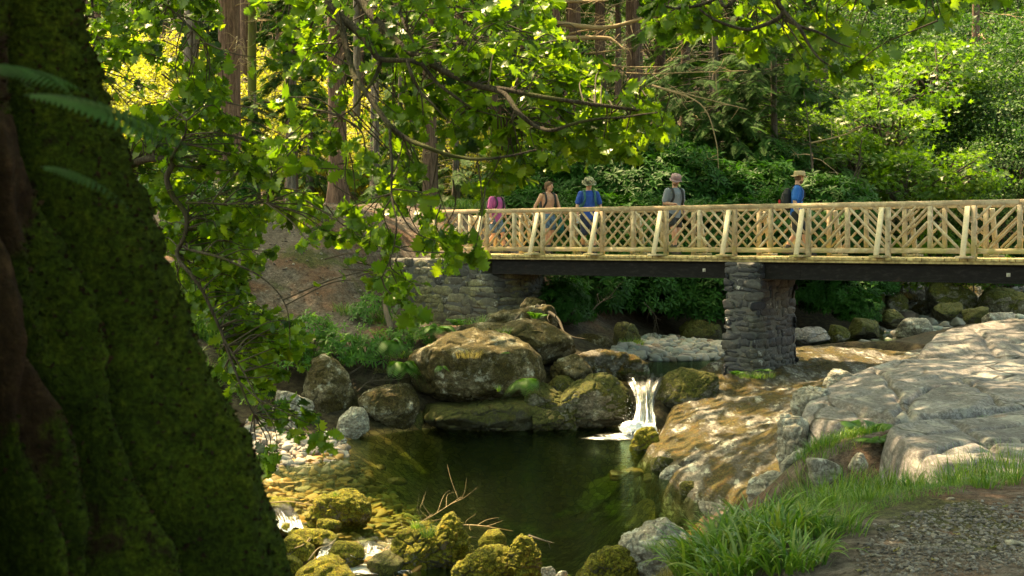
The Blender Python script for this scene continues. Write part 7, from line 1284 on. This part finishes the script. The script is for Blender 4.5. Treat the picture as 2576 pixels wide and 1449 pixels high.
    if hair:
        q = MB(); ell(q, (-.014, 0, .045), .106, .091, .092); ell(q, (-.055, 0, -.02), .062, .078, .085); capsule(q, (-.06, 0, -.06), (-.068, 0, -.10), .05, .035); capsule(q, (.06, -.03, .10), (.085, .02, .075), .03, .02); capsule(q, (0, -.083, .03), (-.01, -.083, -.015), .02, .014); capsule(q, (0, .083, .03), (-.01, .083, -.015), .02, .014); part('hair', q, 'hair', .009, 2, True)
    elif hat:
        q = MB(); ell(q, (-.03, 0, .0), .078, .083, .065); part('hair', q, 'hair', .010, 2, True)
    if beard: q = MB(); ell(q, (.026, 0, -.075), .070, .062, .055); capsule(q, (.092, -.028, -.04), (.092, .028, -.04), .009, .009); part('beard', q, 'beard', .009, 2, True)
    for s in (-1, 1):
        q = MB(); ell(q, (.094, s*.031, .012), .008, .013, .006); part('eye' if not glasses else 'sunglasses_lens', q, 'lens', .004, 1, True)
    J['Mx'] = Mx; J['base'] = base; J['body'] = body; J['lean'] = lean; return J
def backpack(label, J, m_, m2, size=1.0, zoff=0.0):
    Mx = J['Mx']; l = J['lean']; q = MB(); loft(q, [(-.19, 0, .97+zoff, .05, .09), (-.205, 0, 1.0+zoff, .085*size, .13*size), (-.215, 0, 1.15+zoff, .10*size, .145*size), (-.205, 0, 1.32+zoff, .095*size, .14*size), (-.18, 0, 1.43+zoff, .06, .10), (-.17, 0, 1.46+zoff, .02, .05)])
    b = fused('backpack', q, M[m_], None, Mx, .012, 4); b.location = tuple(J['base']); LOC[b.name] = np.zeros(3); tag(b, label, 'backpack')
    q = MB(); box(q, (-.315*size, 0, 1.12+zoff), [1, 0, 0], [0, 1, 0], [0, 0, 1], .02, .09, .09, .01); fused('front_pocket', q, M[m2], b, Mx, .01, 2)
    for s in (-1, 1):
        P = spline([(-.12, s*.09, 1.44), (l-.06, s*.115, 1.515), (l+.05, s*.12, 1.505), (l+.125, s*.125, 1.42), (l+.15, s*.125, 1.30), (l*.6+.11, s*.158, 1.18), (l*.4, s*.185, 1.08), (-.11, s*.13, 1.03)], 5)
        q = MB(); w = np.array([0.0, 1.0, 0.0]); T = np.gradient(P, axis=0); T /= np.linalg.norm(T, axis=1)[:, None]; sd = np.cross(T, np.cross(w, T)); sd /= np.linalg.norm(sd, axis=1)[:, None]; nn = np.cross(T, sd)
        ring = [P+sd*.027+nn*.006, P+sd*.027-nn*.006, P-sd*.027-nn*.006, P-sd*.027+nn*.006]; V = np.stack(ring, 1).reshape(-1, 3); n = len(P); F = np.concatenate([np.stack([i*4+np.arange(4), i*4+(np.arange(4)+1) % 4, (i+1)*4+(np.arange(4)+1) % 4, (i+1)*4+np.arange(4)], 1) for i in range(n-1)]); me = make_mesh('strap', V, [F, [[0, 1, 2, 3]], [[(n-1)*4+k for k in (3, 2, 1, 0)]]]); me.transform(Mx); link('strap', me, M[m2] if m2 != 'redcloth' else M['darkcloth'], b)
    return b
v3 = lambda *a: np.array(a, float)
arm_dn = dict(elL=v3(-.04, .05, -.27), wrL=v3(.06, .02, -.25), elR=v3(-.02, .05, -.27), wrR=v3(.08, .02, -.24))
walkA = dict(knL=(.17, .50), anL=(.24, .10), knR=(.02, .49), anR=(-.22, .15), toeR=-.03, **arm_dn)
walkB = dict(knL=(.05, .50), anL=(-.20, .15), knR=(.20, .52), anR=(.22, .11), toeL=-.03, **arm_dn)
M['tealp'] = cloth('teal_pack', (.02, .10, .12)); M['redcloth'] = cloth('red_cloth', (.45, .02, .03)); M['blue1'] = cloth('royal_blue', (.010, .055, .32)); M['blue2'] = cloth('bright_blue', (.010, .11, .45)); M['grey'] = cloth('heather_grey', (.155, .175, .215), .15, 60); M['purple'] = cloth('plum_shirt', (.36, .07, .26)); M['navy'] = cloth('navy_shorts', (.012, .022, .07)); M['pattern'] = cloth('patterned_shorts', (.12, .2, .35), .8, 18)
M['mauve'] = cloth('mauve_hat', (.25, .16, .18)); M['tan'] = cloth('tan_hat', (.42, .32, .18)); M['orange'] = cloth('orange_hat', (.7, .28, .07)); M['teal'] = cloth('teal_towel', (.015, .13, .15), .5)
J = person('hiker in a grey t-shirt and mauve bucket hat, tattooed forearm raised', 1694, -1.05, 1.83, -.45, dict(walkB, elR=v3(-.03, .07, -.27), wrR=v3(.20, -.11, -.03), short=.55, lean=.05), 'grey', 'darkcloth', 'bucket', M['mauve'], 'skintat', True, head_yaw=-.1, head_pitch=.35)
backpack('black backpack on the back of the hiker in grey', J, 'darkcloth', 'darkcloth', .95)
J = person('hiker in a bright blue t-shirt and wide tan hat looking away from the camera', 2003, -.95, 1.80, .38, dict(walkA, elR=v3(-.05, .05, -.27), wrR=v3(.09, .0, -.25), short=.85), 'blue2', 'darkcloth', 'brim', M['tan'], 'skin', True, head_yaw=.75, head_pitch=.05)
backpack('black backpack with red pocket on the hiker in the tan hat', J, 'darkcloth', 'redcloth', 1.1)
J = person('hiker in a royal blue t-shirt with a camouflage hat looking down', 1480, -1.1, 1.82, -.75, dict(walkA, elR=v3(.0, .09, -.26), wrR=v3(.06, .0, -.25), elL=v3(-.02, .10, -.26), wrL=v3(.05, .04, -.25), short=.9), 'blue1', 'navy', 'brim', M['camo'], 'skin', False, head_yaw=-.15, head_pitch=.45, glasses=True)
backpack('teal backpack on the hiker in the camouflage hat', J, 'tealp', 'tealp', 1.2)
hw = np.array(J['Mx'] @ Vector(J['wrR']))+J['base']; mb = MB(); tube(mb, [hw+[.0, 0, -.03], hw+[0, 0, -.06], hw+[0.0, 0, -.19], hw+[0.0, 0, -.2]], [.014, .034, .034, .028], 14); tag(mb.build('water_bottle', simple('clear_plastic', (.35, .42, .5), .2)), 'clear water bottle hanging in the hand of the camouflage hat hiker', 'bottle')
J = person('bare chested young hiker with brown hair looking to the right', 1378, -1.15, 1.79, -.5, dict(walkB, elR=v3(-.10, .12, -.25), wrR=v3(-.02, .03, -.26), elL=v3(.02, .10, -.26), wrL=v3(.10, .02, -.24), short=.6), None, 'pattern', None, None, 'skinred', False, True, head_yaw=.65, head_pitch=.02)
backpack('dark backpack with thin straps on the bare chested hiker', J, 'darkcloth', 'darkcloth', .9, -.05)
hw = np.array(J['Mx'] @ Vector(J['wrL']))+J['base']; mb = MB(); loft(mb, [(hw[0]-.03, hw[1], hw[2]-.42, .10, .05), (hw[0]-.02, hw[1], hw[2]-.3, .09, .05), (hw[0]-.01, hw[1], hw[2]-.1, .05, .04), (hw[0], hw[1], hw[2]-.02, .03, .03)], 16); V = mb.V[0]; V += 0.015*np.c_[vnoise(V*20, 1), vnoise(V*20, 2), vnoise(V*20, 3)]; tag(mb.build('towel', M['teal']), 'teal towel held by the bare chested hiker behind the lattice', 'towel')
J = person('hiker in a plum t-shirt and orange hat half hidden by oak leaves at the left', 1247, -1.0, 1.72, -.1, dict(walkA, elL=v3(.02, .06, -.26), wrL=v3(.08, .02, -.25), short=.7), 'purple', 'pattern', 'bucket', M['orange'], 'skinred', False, head_yaw=-.2, head_pitch=.2)
backpack('small dark backpack on the hiker in the plum shirt', J, 'darkcloth', 'darkcloth', .85)
